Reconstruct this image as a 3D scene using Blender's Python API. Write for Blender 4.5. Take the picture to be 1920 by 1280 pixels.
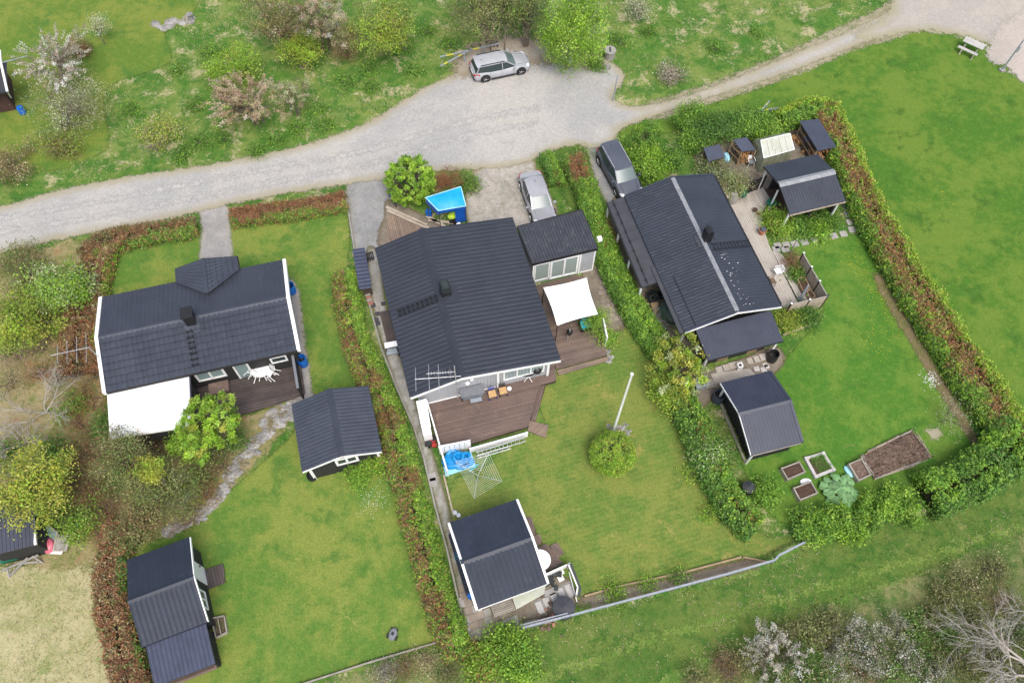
import bpy, math, random
import numpy as np
from mathutils import Vector, Matrix
for _o in list(bpy.data.objects): bpy.data.objects.remove(_o)
SC = bpy.context.scene
COL = SC.collection
# ---------------------------------------------------------------- camera
CAM_H = 45.0
FPX = 1493.0                       # focal length for a 1920 px wide frame
_g = np.array([-18.0, 800.0, FPX]); _g /= np.linalg.norm(_g)
_fw = np.array([0, 0, 1.0]); _Y = _fw - _g * (_fw @ _g); _Y /= np.linalg.norm(_Y)
_Z = -_g; _X = np.cross(_Y, _Z)
MW = np.array([_X, _Y, _Z])        # rows: world axes in camera axes (right, down, forward)
cd = bpy.data.cameras.new('camera'); cam = bpy.data.objects.new('camera', cd); COL.objects.link(cam)
cd.sensor_width = 36.0; cd.lens = FPX / 1920 * 36.0; cd.clip_start = 0.5; cd.clip_end = 2500
_R = Matrix(((MW[0][0], -MW[0][1], -MW[0][2]), (MW[1][0], -MW[1][1], -MW[1][2]), (MW[2][0], -MW[2][1], -MW[2][2]))).to_4x4()
cam.matrix_world = Matrix.Translation((0, 0, CAM_H)) @ _R
SC.camera = cam
# ---------------------------------------------------------------- sky, sun, exposure (bright overcast)
SUN_EL, SUN_AZ = 60.0, 160.0        # azimuth measured from +Y towards +X
wd = bpy.data.worlds.new('World'); SC.world = wd; wd.use_nodes = True
nt = wd.node_tree; bg = nt.nodes['Background']
sky = nt.nodes.new('ShaderNodeTexSky'); sky.sky_type = 'NISHITA'; sky.sun_disc = False
sky.sun_elevation = math.radians(SUN_EL); sky.sun_rotation = math.radians(SUN_AZ)
sky.air_density = 1.0; sky.dust_density = 4.0; sky.ozone_density = 1.0
hs = nt.nodes.new('ShaderNodeHueSaturation'); hs.inputs['Saturation'].default_value = 0.72   # overcast: cloud greys the blue
nt.links.new(sky.outputs[0], hs.inputs['Color']); nt.links.new(hs.outputs[0], bg.inputs['Color'])
bg.inputs['Strength'].default_value = 0.15
sl = bpy.data.lights.new('sun', 'SUN'); sl.energy = 1.35; sl.angle = math.radians(30); sl.color = (1, 0.96, 0.9)
sun = bpy.data.objects.new('sun', sl); COL.objects.link(sun)
_e, _a = math.radians(SUN_EL), math.radians(SUN_AZ)
sun.rotation_euler = Vector((math.cos(_e) * math.sin(_a), math.cos(_e) * math.cos(_a), math.sin(_e))).to_track_quat('Z', 'Y').to_euler()
sun.location = (20, 60, 60)
SC.view_settings.view_transform = 'Standard'; SC.view_settings.look = 'None'
SC.view_settings.exposure = 0.72; SC.view_settings.gamma = 1.0; SC.view_settings.use_curve_mapping = False
SC.render.engine = 'CYCLES'
SC.cycles.max_bounces = 6; SC.cycles.diffuse_bounces = 3; SC.cycles.glossy_bounces = 3; SC.cycles.transparent_max_bounces = 12

rng = np.random.default_rng(7); random.seed(7)

def at(x, y, z=0.0):
    """world point at height z seen at pixel (x, y) of the 1920 px photograph"""
    r = MW @ np.array([x - 960.0, y - 640.0, FPX]); t = (z - CAM_H) / r[2]
    return np.array([t * r[0], t * r[1], z])
def ats(pts, z=0.0): return [at(x, y, z) for x, y in pts]

# ---------------------------------------------------------------- materials
MATS = {}
def _nodes(name):
    m = bpy.data.materials.new(name); m.use_nodes = True; t = m.node_tree; t.nodes.clear()
    out = t.nodes.new('ShaderNodeOutputMaterial'); b = t.nodes.new('ShaderNodeBsdfPrincipled')
    t.links.new(b.outputs[0], out.inputs['Surface']); return m, t, b, out
def _noise(t, vec, scale, detail=3, rough=.55, dist=0):
    n = t.nodes.new('ShaderNodeTexNoise'); n.inputs['Scale'].default_value = scale; n.inputs['Detail'].default_value = detail
    n.inputs['Roughness'].default_value = rough; n.inputs['Distortion'].default_value = dist
    if vec is not None: t.links.new(vec, n.inputs['Vector'])
    return n.outputs['Fac']
def _ramp(t, fac, lo, hi):
    r = t.nodes.new('ShaderNodeMapRange'); r.interpolation_type = 'SMOOTHSTEP'
    r.inputs['From Min'].default_value = lo; r.inputs['From Max'].default_value = hi
    t.links.new(fac, r.inputs['Value']); return r.outputs[0]
def _mix(t, a, b, fac):
    m = t.nodes.new('ShaderNodeMix'); m.data_type = 'RGBA'
    for s, v in ((6, a), (7, b)):
        if isinstance(v, tuple): m.inputs[s].default_value = (*v[:3], 1)
        else: t.links.new(v, m.inputs[s])
    if isinstance(fac, (int, float)): m.inputs[0].default_value = fac
    else: t.links.new(fac, m.inputs[0])
    return m.outputs[2]
def _math(t, op, a, b=None, clamp=False):
    m = t.nodes.new('ShaderNodeMath'); m.operation = op; m.use_clamp = clamp
    for i, v in enumerate((a, b)):
        if v is None: continue
        if isinstance(v, (int, float)): m.inputs[i].default_value = v
        else: t.links.new(v, m.inputs[i])
    return m.outputs[0]
def _pos(t): return t.nodes.new('ShaderNodeNewGeometry').outputs['Position']
def _bump(t, b, fac, strength, dist=.02):
    n = t.nodes.new('ShaderNodeBump'); n.inputs['Strength'].default_value = strength; n.inputs['Distance'].default_value = dist
    t.links.new(fac, n.inputs['Height']); t.links.new(n.outputs[0], b.inputs['Normal'])

def mat(name, c, c2=None, rough=.6, metal=0, nscale=3.0, fine=None, bump=0, spec=.5, rnd=0.0, wear_or_glint=None, coat=0):
    """painted / raw material: base colour, second colour in soft blotches, fine grain, per-object variation"""
    if name in MATS: return MATS[name]
    m, t, b, out = _nodes(name); p = _pos(t)
    col = None
    c2 = c2 or tuple(v * .8 for v in c)
    n1 = _noise(t, p, nscale, 4, .6)
    col = _mix(t, c, c2, _ramp(t, n1, .38, .66))
    if fine:
        n2 = _noise(t, p, fine, 2, .6)
        col = _mix(t, col, tuple(v * .62 for v in c), _math(t, 'MULTIPLY', _ramp(t, n2, .45, .75), .6))
    if wear_or_glint:
        n3 = _noise(t, p, wear_or_glint[1], 5, .7, .6)
        col = _mix(t, col, wear_or_glint[0], _math(t, 'MULTIPLY', _ramp(t, n3, wear_or_glint[2], wear_or_glint[2] + .12), wear_or_glint[3]))
    if rnd:
        oi = t.nodes.new('ShaderNodeObjectInfo'); hsv = t.nodes.new('ShaderNodeHueSaturation')
        r = _math(t, 'MULTIPLY_ADD', oi.outputs['Random'], rnd); t.nodes[-1].inputs[2].default_value = 1 - rnd / 2
        t.links.new(col, hsv.inputs['Color']); t.links.new(r, hsv.inputs['Value']); col = hsv.outputs[0]
    t.links.new(col, b.inputs['Base Color'])
    b.inputs['Roughness'].default_value = rough; b.inputs['Metallic'].default_value = metal
    b.inputs['Specular IOR Level'].default_value = spec; b.inputs['Coat Weight'].default_value = coat
    if bump: _bump(t, b, _noise(t, p, (fine or 20), 3, .6), bump)
    MATS[name] = m; return m

def leafmat(name='foliage', trans=.42):
    if name in MATS: return MATS[name]
    m, t, b, out = _nodes(name)
    a = t.nodes.new('ShaderNodeAttribute'); a.attribute_name = 'leaf'
    t.links.new(a.outputs['Color'], b.inputs['Base Color']); b.inputs['Roughness'].default_value = .65
    b.inputs['Specular IOR Level'].default_value = .25
    tr = t.nodes.new('ShaderNodeBsdfTranslucent'); t.links.new(a.outputs['Color'], tr.inputs['Color'])
    mx = t.nodes.new('ShaderNodeMixShader'); mx.inputs[0].default_value = trans
    t.links.new(b.outputs[0], mx.inputs[1]); t.links.new(tr.outputs[0], mx.inputs[2]); t.links.new(mx.outputs[0], out.inputs['Surface'])
    MATS[name] = m; return m

def glassmat(name, c=(.03, .045, .045), rough=.22):
    if name in MATS: return MATS[name]
    m, t, b, out = _nodes(name)
    b.inputs['Base Color'].default_value = (*c, 1); b.inputs['Roughness'].default_value = rough
    b.inputs['Specular IOR Level'].default_value = .7
    MATS[name] = m; return m

def grassmat(name, a, b_, c=None, straw=None, s=.35, cthr=.56, sthr=.62, edge=False, amp=.5, rough=.9, mow=None, dots=None, off=0.0):
    """grass: two greens in soft blotches, darker lush clumps c, straw patches, fine blade grain; optional soft edge"""
    if name in MATS: return MATS[name]
    m, t, b, out = _nodes(name); p = _pos(t)
    if off:
        va = t.nodes.new('ShaderNodeVectorMath'); va.operation = 'ADD'; va.inputs[1].default_value = (off, off * 1.7, 0); t.links.new(p, va.inputs[0]); p = va.outputs[0]
    big = _noise(t, p, s, 4, .6, .1); mid = _noise(t, p, s * 5.5, 5, .65, .1); fine = _noise(t, p, 9, 5, .75); vf = _noise(t, p, 30, 3, .7)
    f = _math(t, 'ADD', _math(t, 'MULTIPLY', big, .6), _math(t, 'MULTIPLY', mid, .4))
    col = _mix(t, a, b_, _ramp(t, f, .43, .57))
    col = _mix(t, col, tuple(min(1, v * k_) for v, k_ in zip(b_, (1.3, 1.12, 1.2))), _math(t, 'MULTIPLY', _ramp(t, _noise(t, p, 2.6, 4, .7, .1), .46, .68), .38))
    if c: col = _mix(t, col, c, _math(t, 'MULTIPLY', _ramp(t, _noise(t, p, s * 2.6, 6, .72, .15), cthr, cthr + .12), .75))
    if straw:
        f2 = _math(t, 'ADD', _math(t, 'MULTIPLY', _noise(t, p, s * 1.9, 6, .74, .25), .74), _math(t, 'MULTIPLY', _noise(t, p, 5, 4, .7, .1), .26))
        col = _mix(t, col, straw, _math(t, 'MULTIPLY', _ramp(t, f2, sthr, sthr + .09), .85))
    if mow:
        w = t.nodes.new('ShaderNodeTexWave'); w.inputs['Scale'].default_value = mow[1]; w.inputs['Distortion'].default_value = 1.5; w.inputs['Detail'].default_value = 2; w.inputs['Detail Scale'].default_value = 1
        mp = t.nodes.new('ShaderNodeMapping'); mp.inputs['Rotation'].default_value[2] = math.radians(mow[0]); t.links.new(p, mp.inputs[0]); t.links.new(mp.outputs[0], w.inputs['Vector'])
        col = _mix(t, col, tuple(v * 1.18 for v in b_), _math(t, 'MULTIPLY', w.outputs['Fac'], mow[2]))
    dk = t.nodes.new('ShaderNodeHueSaturation'); t.links.new(col, dk.inputs['Color'])
    g = _math(t, 'ADD', _math(t, 'MULTIPLY', fine, 1.25), _math(t, 'MULTIPLY', vf, 1.15)); g = _math(t, 'ADD', g, -.2)
    t.links.new(g, dk.inputs['Value']); col = dk.outputs[0]
    if dots:
        v = t.nodes.new('ShaderNodeTexVoronoi'); v.inputs['Scale'].default_value = dots[1]; t.links.new(p, v.inputs['Vector'])
        d1 = _math(t, 'LESS_THAN', v.outputs['Distance'], dots[2]); msk = _ramp(t, _noise(t, p, .22, 3), dots[3], dots[3] + .05)
        col = _mix(t, col, dots[0], _math(t, 'MULTIPLY', d1, msk))
    t.links.new(col, b.inputs['Base Color']); b.inputs['Roughness'].default_value = rough; b.inputs['Specular IOR Level'].default_value = .15
    _bump(t, b, g, .35, .04)
    if edge: _edge(t, b, out, p, amp)
    MATS[name] = m; return m
def _edge(t, b, out, p, amp, soft=.12):
    e = t.nodes.new('ShaderNodeAttribute'); e.attribute_name = 'edge'
    n = _math(t, 'SUBTRACT', _noise(t, p, 1.6, 5, .75), .5); n = _math(t, 'MULTIPLY', n, amp * 2)
    n2 = _math(t, 'MULTIPLY', _math(t, 'SUBTRACT', _noise(t, p, 9, 3, .7), .5), amp * 1.4)
    f = _ramp(t, _math(t, 'ADD', _math(t, 'ADD', e.outputs['Fac'], n), n2), -soft, soft)
    tr = t.nodes.new('ShaderNodeBsdfTransparent'); mx = t.nodes.new('ShaderNodeMixShader')
    t.links.new(f, mx.inputs[0]); t.links.new(tr.outputs[0], mx.inputs[1]); t.links.new(b.outputs[0], mx.inputs[2]); t.links.new(mx.outputs[0], out.inputs['Surface'])
def gravelmat(name, a, b_, dark, verge, s=.3, stone=9, edge=True, amp=.35, vw=1.2, weeds=None):
    m, t, b, out = _nodes(name); p = _pos(t)
    col = _mix(t, a, b_, _ramp(t, _noise(t, p, s, 5, .65, .6), .38, .62))
    col = _mix(t, col, dark, _math(t, 'MULTIPLY', _ramp(t, _noise(t, p, s * 4, 5, .7, .5), .55, .72), .5))
    v = t.nodes.new('ShaderNodeTexVoronoi'); v.inputs['Scale'].default_value = stone; t.links.new(p, v.inputs['Vector'])
    hs_ = t.nodes.new('ShaderNodeHueSaturation'); t.links.new(col, hs_.inputs['Color'])
    sep = t.nodes.new('ShaderNodeSeparateColor'); t.links.new(v.outputs['Color'], sep.inputs[0])
    g = _math(t, 'ADD', _math(t, 'MULTIPLY', sep.outputs[0], .22), _math(t, 'MULTIPLY', _noise(t, p, 26, 3, .8), .4)); g = _math(t, 'ADD', g, .69)
    t.links.new(g, hs_.inputs['Value']); col = hs_.outputs[0]
    e = t.nodes.new('ShaderNodeAttribute'); e.attribute_name = 'edge'
    vn = _math(t, 'ADD', e.outputs['Fac'], _math(t, 'MULTIPLY', _noise(t, p, .9, 5, .7), -vw * .9))
    col = _mix(t, verge, col, _ramp(t, vn, -.45 * vw, vw * .45))
    if weeds: col = _mix(t, col, weeds[0], _math(t, 'MULTIPLY', _ramp(t, _noise(t, p, 1.5, 6, .75), weeds[1], weeds[1] + .1), .8))
    t.links.new(col, b.inputs['Base Color']); b.inputs['Roughness'].default_value = .95; b.inputs['Specular IOR Level'].default_value = .1
    _bump(t, b, g, .5, .02)
    if edge: _edge(t, b, out, p, amp)
    MATS[name] = m; return m

# ---------------------------------------------------------------- objects
def rootloc(o):
    v = Vector((0, 0, 0))
    while o is not None: v = v + o.location; o = o.parent
    return v
def tag(o, label=None, cat=None, group=None, kind=None):
    if label: o['label'] = label
    if cat: o['category'] = cat
    if group: o['group'] = group
    if kind: o['kind'] = kind
    return o
def thing(name, label, cat, loc=(0, 0, 0), rot=0, group=None):
    o = bpy.data.objects.new(name, None); o.empty_display_size = .3; COL.objects.link(o); o.location = tuple(float(v) for v in loc[:3]); o.rotation_euler = (0, 0, rot)
    return tag(o, label, cat, group)
def copy_thing(o, loc, rot, label, parent=None):
    c = o.copy(); COL.objects.link(c)
    if parent is None: c.location = tuple(float(v) for v in loc[:3]); c.rotation_euler = (0, 0, rot); c['label'] = label
    else: c.parent = parent
    for ch in o.children: copy_thing(ch, None, None, None, c)
    return c

class MB:
    def __init__(s): s.v = []; s.f = []; s.mi = []; s.cur = 0
    def add(s, vs, fs):
        n = len(s.v); s.v += [tuple(float(q) for q in p) for p in vs]
        for f in fs: s.f.append(tuple(i + n for i in f)); s.mi.append(s.cur)
        return s
    def prism(s, bottom, up):
        """closed prism: bottom polygon (3D points) and an extrusion vector"""
        b = [np.array(p, float) for p in bottom]; up = np.array(up, float); n = len(b)
        nr = np.zeros(3)
        for i in range(n): nr += np.cross(b[i], b[(i + 1) % n])
        if nr @ up > 0: b = b[::-1]
        fs = [tuple(range(n)), tuple(range(2 * n - 1, n - 1, -1))] + [(i, i + n, (i + 1) % n + n, (i + 1) % n) for i in range(n)]
        return s.add(b + [p + up for p in b], fs)
    def obox(s, o, a, b, c):
        o, a, b, c = (np.array(q, float) for q in (o, a, b, c))
        return s.prism([o, o + a, o + a + b, o + b], c)
    def box(s, c, d, rot=0):
        c = np.array(c, float); ca, sa = math.cos(rot), math.sin(rot)
        ax = np.array([ca, sa, 0]) * d[0]; ay = np.array([-sa, ca, 0]) * d[1]; az = np.array([0, 0, d[2]])
        return s.obox(c - ax / 2 - ay / 2 - az / 2, ax, ay, az)
    def bar(s, p, q, w, h=None):
        p = np.array(p, float); q = np.array(q, float); d = q - p; L = np.linalg.norm(d); d = d / L; h = h or w
        u = np.cross(d, [0, 0, 1.0]); u = u / np.linalg.norm(u) if np.linalg.norm(u) > 1e-4 else np.array([1.0, 0, 0]); v = np.cross(u, d)
        return s.obox(p - u * w / 2 - v * h / 2, u * w, v * h, d * L)
    def cyl(s, p, q, r, r2=None, n=10, cap=True):
        p = np.array(p, float); q = np.array(q, float); r2 = r if r2 is None else r2; d = q - p; d = d / np.linalg.norm(d)
        u = np.cross(d, [0, 0, 1.0]) if abs(d[2]) < .95 else np.cross(d, [1.0, 0, 0]); u /= np.linalg.norm(u); v = np.cross(d, u)
        vs = [c + (u * math.cos(a) + v * math.sin(a)) * rr for c, rr in ((p, r), (q, r2)) for a in [2 * math.pi * i / n for i in range(n)]]
        fs = [(i, (i + 1) % n, (i + 1) % n + n, i + n) for i in range(n)]
        if cap: fs += [tuple(range(n - 1, -1, -1)), tuple(range(n, 2 * n))]
        return s.add(vs, fs)
    def tube(s, pts, r, n=6):
        for a, b in zip(pts[:-1], pts[1:]): s.cyl(a, b, r, n=n)
        return s
    def lathe(s, c, prof, n=14, sx=1, sy=1, rot=0):
        """prof: list of (radius, z); closed top and bottom"""
        c = np.array(c, float); vs = []; cr, sr = math.cos(rot), math.sin(rot)
        for r, z in prof:
            for i in range(n):
                a = 2 * math.pi * i / n; x = r * math.cos(a) * sx; y = r * math.sin(a) * sy
                vs.append(c + np.array([x * cr - y * sr, x * sr + y * cr, z]))
        fs = []
        for k in range(len(prof) - 1):
            for i in range(n): fs.append((k * n + i, k * n + (i + 1) % n, (k + 1) * n + (i + 1) % n, (k + 1) * n + i))
        fs += [tuple(range(n - 1, -1, -1)), tuple(range((len(prof) - 1) * n, len(prof) * n))]
        return s.add(vs, fs)
    def build(s, name, m=None, parent=None, smooth=False, kind=None, label=None):
        me = bpy.data.meshes.new(name)
        ro = np.array(rootloc(parent)) if parent is not None else None
        va = np.array(s.v, float)
        if ro is None:
            c = (va.min(0) + va.max(0)) / 2; c[2] = va[:, 2].min(); loc = c
        else: c = ro; loc = (0, 0, 0)
        me.from_pydata((va - c).tolist(), [], s.f)
        ms = m if isinstance(m, (list, tuple)) else [m]
        for q in ms: me.materials.append(q)
        if len(ms) > 1: me.polygons.foreach_set('material_index', s.mi)
        if smooth: me.polygons.foreach_set('use_smooth', [True] * len(me.polygons)); me.set_sharp_from_angle(angle=math.radians(38))
        o = bpy.data.objects.new(name, me); COL.objects.link(o); o.location = tuple(float(q) for q in loc)
        if parent is not None: o.parent = parent
        if kind: o['kind'] = kind
        if label: o['label'] = label
        return o
def solo(mb, name, m, label, cat, group=None, smooth=False):
    return tag(mb.build(name, m, None, smooth), label, cat, group)

def npmesh(name, V, F, m, parent=None, colors=None, kind=None):
    """V (n,3) world coordinates, F (k,4) quads or (k,3) tris, colors per vertex"""
    V = np.asarray(V, np.float32); ro = np.array(rootloc(parent)) if parent is not None else np.zeros(3)
    V = V - ro.astype(np.float32); k = F.shape[1]
    me = bpy.data.meshes.new(name); me.vertices.add(len(V)); me.loops.add(F.size); me.polygons.add(len(F))
    me.vertices.foreach_set('co', V.ravel()); me.loops.foreach_set('vertex_index', F.astype(np.int32).ravel())
    me.polygons.foreach_set('loop_start', np.arange(0, F.size, k, dtype=np.int32))
    if colors is not None:
        a = me.color_attributes.new('leaf', 'FLOAT_COLOR', 'POINT'); cc = np.ones((len(V), 4), np.float32); cc[:, :3] = colors; a.data.foreach_set('color', cc.ravel())
    me.update(calc_edges=True); me.materials.append(m); me.shade_flat()
    o = bpy.data.objects.new(name, me); COL.objects.link(o)
    if parent is not None: o.parent = parent
    if kind: o['kind'] = kind
    return o
# ---------------------------------------------------------------- ground sheets with a signed edge distance
def smooth_poly(P, k=4):
    P = np.asarray(P, float); n = len(P); out = []
    for i in range(n):
        p0, p1, p2, p3 = P[i - 1], P[i], P[(i + 1) % n], P[(i + 2) % n]
        for j in range(k):
            t = j / k; out.append(.5 * ((2 * p1) + (-p0 + p2) * t + (2 * p0 - 5 * p1 + 4 * p2 - p3) * t * t + (-p0 + 3 * p1 - 3 * p2 + p3) * t ** 3))
    return np.array(out)
def sdist(X, Y, P):
    """signed distance, positive inside"""
    d = np.full(X.shape, 1e9); ins = np.zeros(X.shape, bool); n = len(P)
    for i in range(n):
        ax, ay = P[i]; bx, by = P[(i + 1) % n]; ex, ey = bx - ax, by - ay; l2 = ex * ex + ey * ey + 1e-12
        t = np.clip(((X - ax) * ex + (Y - ay) * ey) / l2, 0, 1); d = np.minimum(d, (X - ax - t * ex) ** 2 + (Y - ay - t * ey) ** 2)
        c = ((ay > Y) != (by > Y)); xx = ex * (Y - ay) / (ey if abs(ey) > 1e-9 else 1e-9) + ax
        ins ^= c & (X < xx)
    d = np.sqrt(d); return np.where(ins, d, -d)
def sheet(name, px, z, m, cell=.35, margin=.6, smooth=4, label=None, kind='structure', world=False):
    P = np.array([q[:2] for q in (px if world else ats(px))]); P = smooth_poly(P, smooth) if smooth else P
    x0, y0 = P.min(0) - margin - cell; x1, y1 = P.max(0) + margin + cell
    nx, ny = int((x1 - x0) / cell) + 2, int((y1 - y0) / cell) + 2
    X, Y = np.meshgrid(x0 + np.arange(nx) * cell, y0 + np.arange(ny) * cell, indexing='ij')
    D = sdist(X, Y, P); keep = np.maximum.reduce([D[:-1, :-1], D[1:, :-1], D[1:, 1:], D[:-1, 1:]]) > -margin
    idx = np.arange(nx * ny).reshape(nx, ny)
    F = np.stack([idx[:-1, :-1][keep], idx[1:, :-1][keep], idx[1:, 1:][keep], idx[:-1, 1:][keep]], 1)
    used = np.unique(F); remap = np.zeros(nx * ny, int); remap[used] = np.arange(len(used))
    V = np.stack([X.ravel()[used], Y.ravel()[used], np.full(len(used), z)], 1)
    o = npmesh(name, V, remap[F], m, None, None, kind)
    a = o.data.attributes.new('edge', 'FLOAT', 'POINT'); a.data.foreach_set('value', D.ravel()[used].astype(np.float32))
    if label: o['label'] = label
    return o
def scatter_in(px, n, margin=0.0):
    P = np.array([q[:2] for q in ats(px)]); lo, hi = P.min(0), P.max(0); out = np.zeros((0, 2))
    while len(out) < n:
        Q = lo + rng.random((n * 2, 2)) * (hi - lo); d = sdist(Q[:, 0], Q[:, 1], P); out = np.vstack([out, Q[d > margin]])
    return out[:n]
def vnoise(x, y, s, seed=0):
    """cheap value noise in 0..1 for placing things"""
    r = np.random.default_rng(seed).random((64, 64)); u = (np.asarray(x) / s) % 64; v = (np.asarray(y) / s) % 64
    i = u.astype(int) % 64; j = v.astype(int) % 64; fu = u - np.floor(u); fv = v - np.floor(v); fu = fu * fu * (3 - 2 * fu); fv = fv * fv * (3 - 2 * fv)
    a = r[i, j]; b = r[(i + 1) % 64, j]; c = r[i, (j + 1) % 64]; d = r[(i + 1) % 64, (j + 1) % 64]
    return (a * (1 - fu) + b * fu) * (1 - fv) + (c * (1 - fu) + d * fu) * fv
def tufts(name, pts, m, lo=.1, hi=.3, blades=3, label=None, colors=None, zoff=0):
    n = len(pts) * blades; P = np.repeat(np.c_[pts, np.full(len(pts), zoff)], blades, 0); P[:, :2] += rng.normal(0, .05, (n, 2))
    a = rng.random(n) * 6.283; h = lo + rng.random(n) * (hi - lo); lean = h * (.3 + rng.random(n) * .8); w = .007 + rng.random(n) * .010; lean = h * (.6 + rng.random(n) * .9)
    d = np.c_[np.cos(a), np.sin(a)]; s = np.c_[-np.sin(a), np.cos(a)] * w[:, None]
    V = np.zeros((n, 3, 3)); V[:, 0, :2] = P[:, :2] - s; V[:, 1, :2] = P[:, :2] + s; V[:, 2, :2] = P[:, :2] + d * lean[:, None]; V[:, :2, 2] = zoff + .003; V[:, 2, 2] = zoff + h
    F = np.arange(n * 3).reshape(n, 3); cc = None if colors is None else np.repeat(np.repeat(colors, blades, 0), 3, 0)
    o = npmesh(name, V.reshape(-1, 3), F, m, None, cc, 'stuff'); tag(o, label, 'grass' if 'grass' in name else 'plants'); return o

# ---------------------------------------------------------------- leaves
def leaves(name, C, Nrm, S, colors, parent, asp=.62, m=None, kind=None):
    n = len(C); Nrm = Nrm / (np.linalg.norm(Nrm, axis=1, keepdims=True) + 1e-9)
    r = rng.normal(size=(n, 3)); U = np.cross(Nrm, r); U /= np.linalg.norm(U, axis=1, keepdims=True) + 1e-9; W = np.cross(Nrm, U)
    S = np.asarray(S)[:, None]; asp = np.asarray(asp).reshape(-1, 1) if np.ndim(asp) else asp
    V = np.stack([C - U * S, C + W * S * asp + Nrm * S * .15, C + U * S, C - W * S * asp + Nrm * S * .15], 1).reshape(-1, 3)
    V[:, 2] = np.maximum(V[:, 2], .012)
    return npmesh(name, V, np.arange(n * 4).reshape(n, 4), m or leafmat(), parent, np.repeat(colors, 4, 0), kind)
PAL = {
 'lime':   [(.26, .40, .04), (.19, .32, .03), (.13, .24, .03), (.32, .44, .08)],
 'bright': [(.19, .33, .045), (.14, .26, .035), (.24, .37, .06), (.10, .20, .03)],
 'green':  [(.11, .22, .045), (.08, .17, .03), (.15, .27, .06), (.06, .13, .025)],
 'dark':   [(.075, .145, .04), (.055, .11, .03), (.11, .18, .055)],
 'olive':  [(.20, .22, .08), (.14, .16, .05), (.25, .26, .11), (.11, .11, .05)],
 'yellow': [(.40, .42, .06), (.30, .34, .06), (.22, .27, .05), (.48, .46, .10)],
 'pale':   [(.34, .38, .22), (.27, .31, .15), (.42, .44, .30)],
 'brown':  [(.24, .14, .08), (.17, .10, .06), (.30, .19, .11), (.12, .08, .05)],
 'rust':   [(.30, .135, .07), (.22, .10, .055), (.35, .19, .10)],
 'pink':   [(.52, .39, .31), (.42, .30, .20), (.60, .48, .42), (.30, .22, .11)],
 'white':  [(.62, .58, .50), (.50, .46, .38), (.70, .67, .62), (.34, .31, .24)],
 'straw':  [(.40, .33, .19), (.30, .25, .14), (.46, .40, .26)],
 'grey':   [(.30, .27, .23), (.22, .20, .17), (.38, .35, .31)],
}
for _k in PAL: PAL[_k] = [tuple(min(.75, v * (1.38 if _k not in ('white', 'pink', 'yellow') else 1.12)) for v in c) for c in PAL[_k]]
ORD = ['first', 'second', 'third', 'fourth', 'fifth', 'sixth', 'seventh', 'eighth', 'ninth', 'tenth', 'eleventh', 'twelfth', 'thirteenth', 'fourteenth', 'fifteenth', 'sixteenth', 'seventeenth', 'eighteenth', 'nineteenth', 'twentieth', 'twenty-first', 'twenty-second', 'twenty-third', 'twenty-fourth', 'twenty-fifth']
def ordinal(rows, key=lambda r: 0):
    """rank of each row from the left among the rows with the same key"""
    return {r: ORD[sorted([q[:2] for q in rows if key(q) == key(r)]).index(r[:2])] for r in rows}
def pick(pal, n, mix=None):
    """n colours; mix: list of (palette, weight)"""
    if mix is None: mix = [(pal, 1)]
    w = np.array([q[1] for q in mix], float); w /= w.sum(); k = rng.choice(len(mix), n, p=w); out = np.zeros((n, 3))
    for i, (pn, _) in enumerate(mix):
        c = np.array(PAL[pn]); s = k == i; out[s] = c[rng.integers(0, len(c), s.sum())]
    return out
def jitter(cols, a=.18):
    return np.clip(cols * (1 + rng.normal(0, a, (len(cols), 1))) * (1 + rng.normal(0, .05, cols.shape)), .01, .8)
TWIG = None
def limb_tubes(name, segs, m, parent, n=5):
    """segs: list of (p, q, r0, r1)"""
    P = np.array([s[0] for s in segs]); Q = np.array([s[1] for s in segs]); r0 = np.array([s[2] for s in segs]); r1 = np.array([s[3] for s in segs])
    d = Q - P; d /= np.linalg.norm(d, axis=1, keepdims=True) + 1e-9; u = np.cross(d, [0.13, .27, 1.0]); u /= np.linalg.norm(u, axis=1, keepdims=True) + 1e-9; v = np.cross(d, u)
    V = []
    for c, r in ((P, r0), (Q, r1)):
        for i in range(n): a = 6.2832 * i / n; V.append(c + (u * math.cos(a) + v * math.sin(a)) * r[:, None])
    V = np.stack(V, 1); k = len(segs); F = []
    for i in range(n): F.append(np.array([i, (i + 1) % n, (i + 1) % n + n, i + n]))
    F = (np.arange(k)[:, None, None] * 2 * n + np.array(F)[None]).reshape(-1, 4)
    return npmesh(name, V.reshape(-1, 3), F, m, parent)

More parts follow.
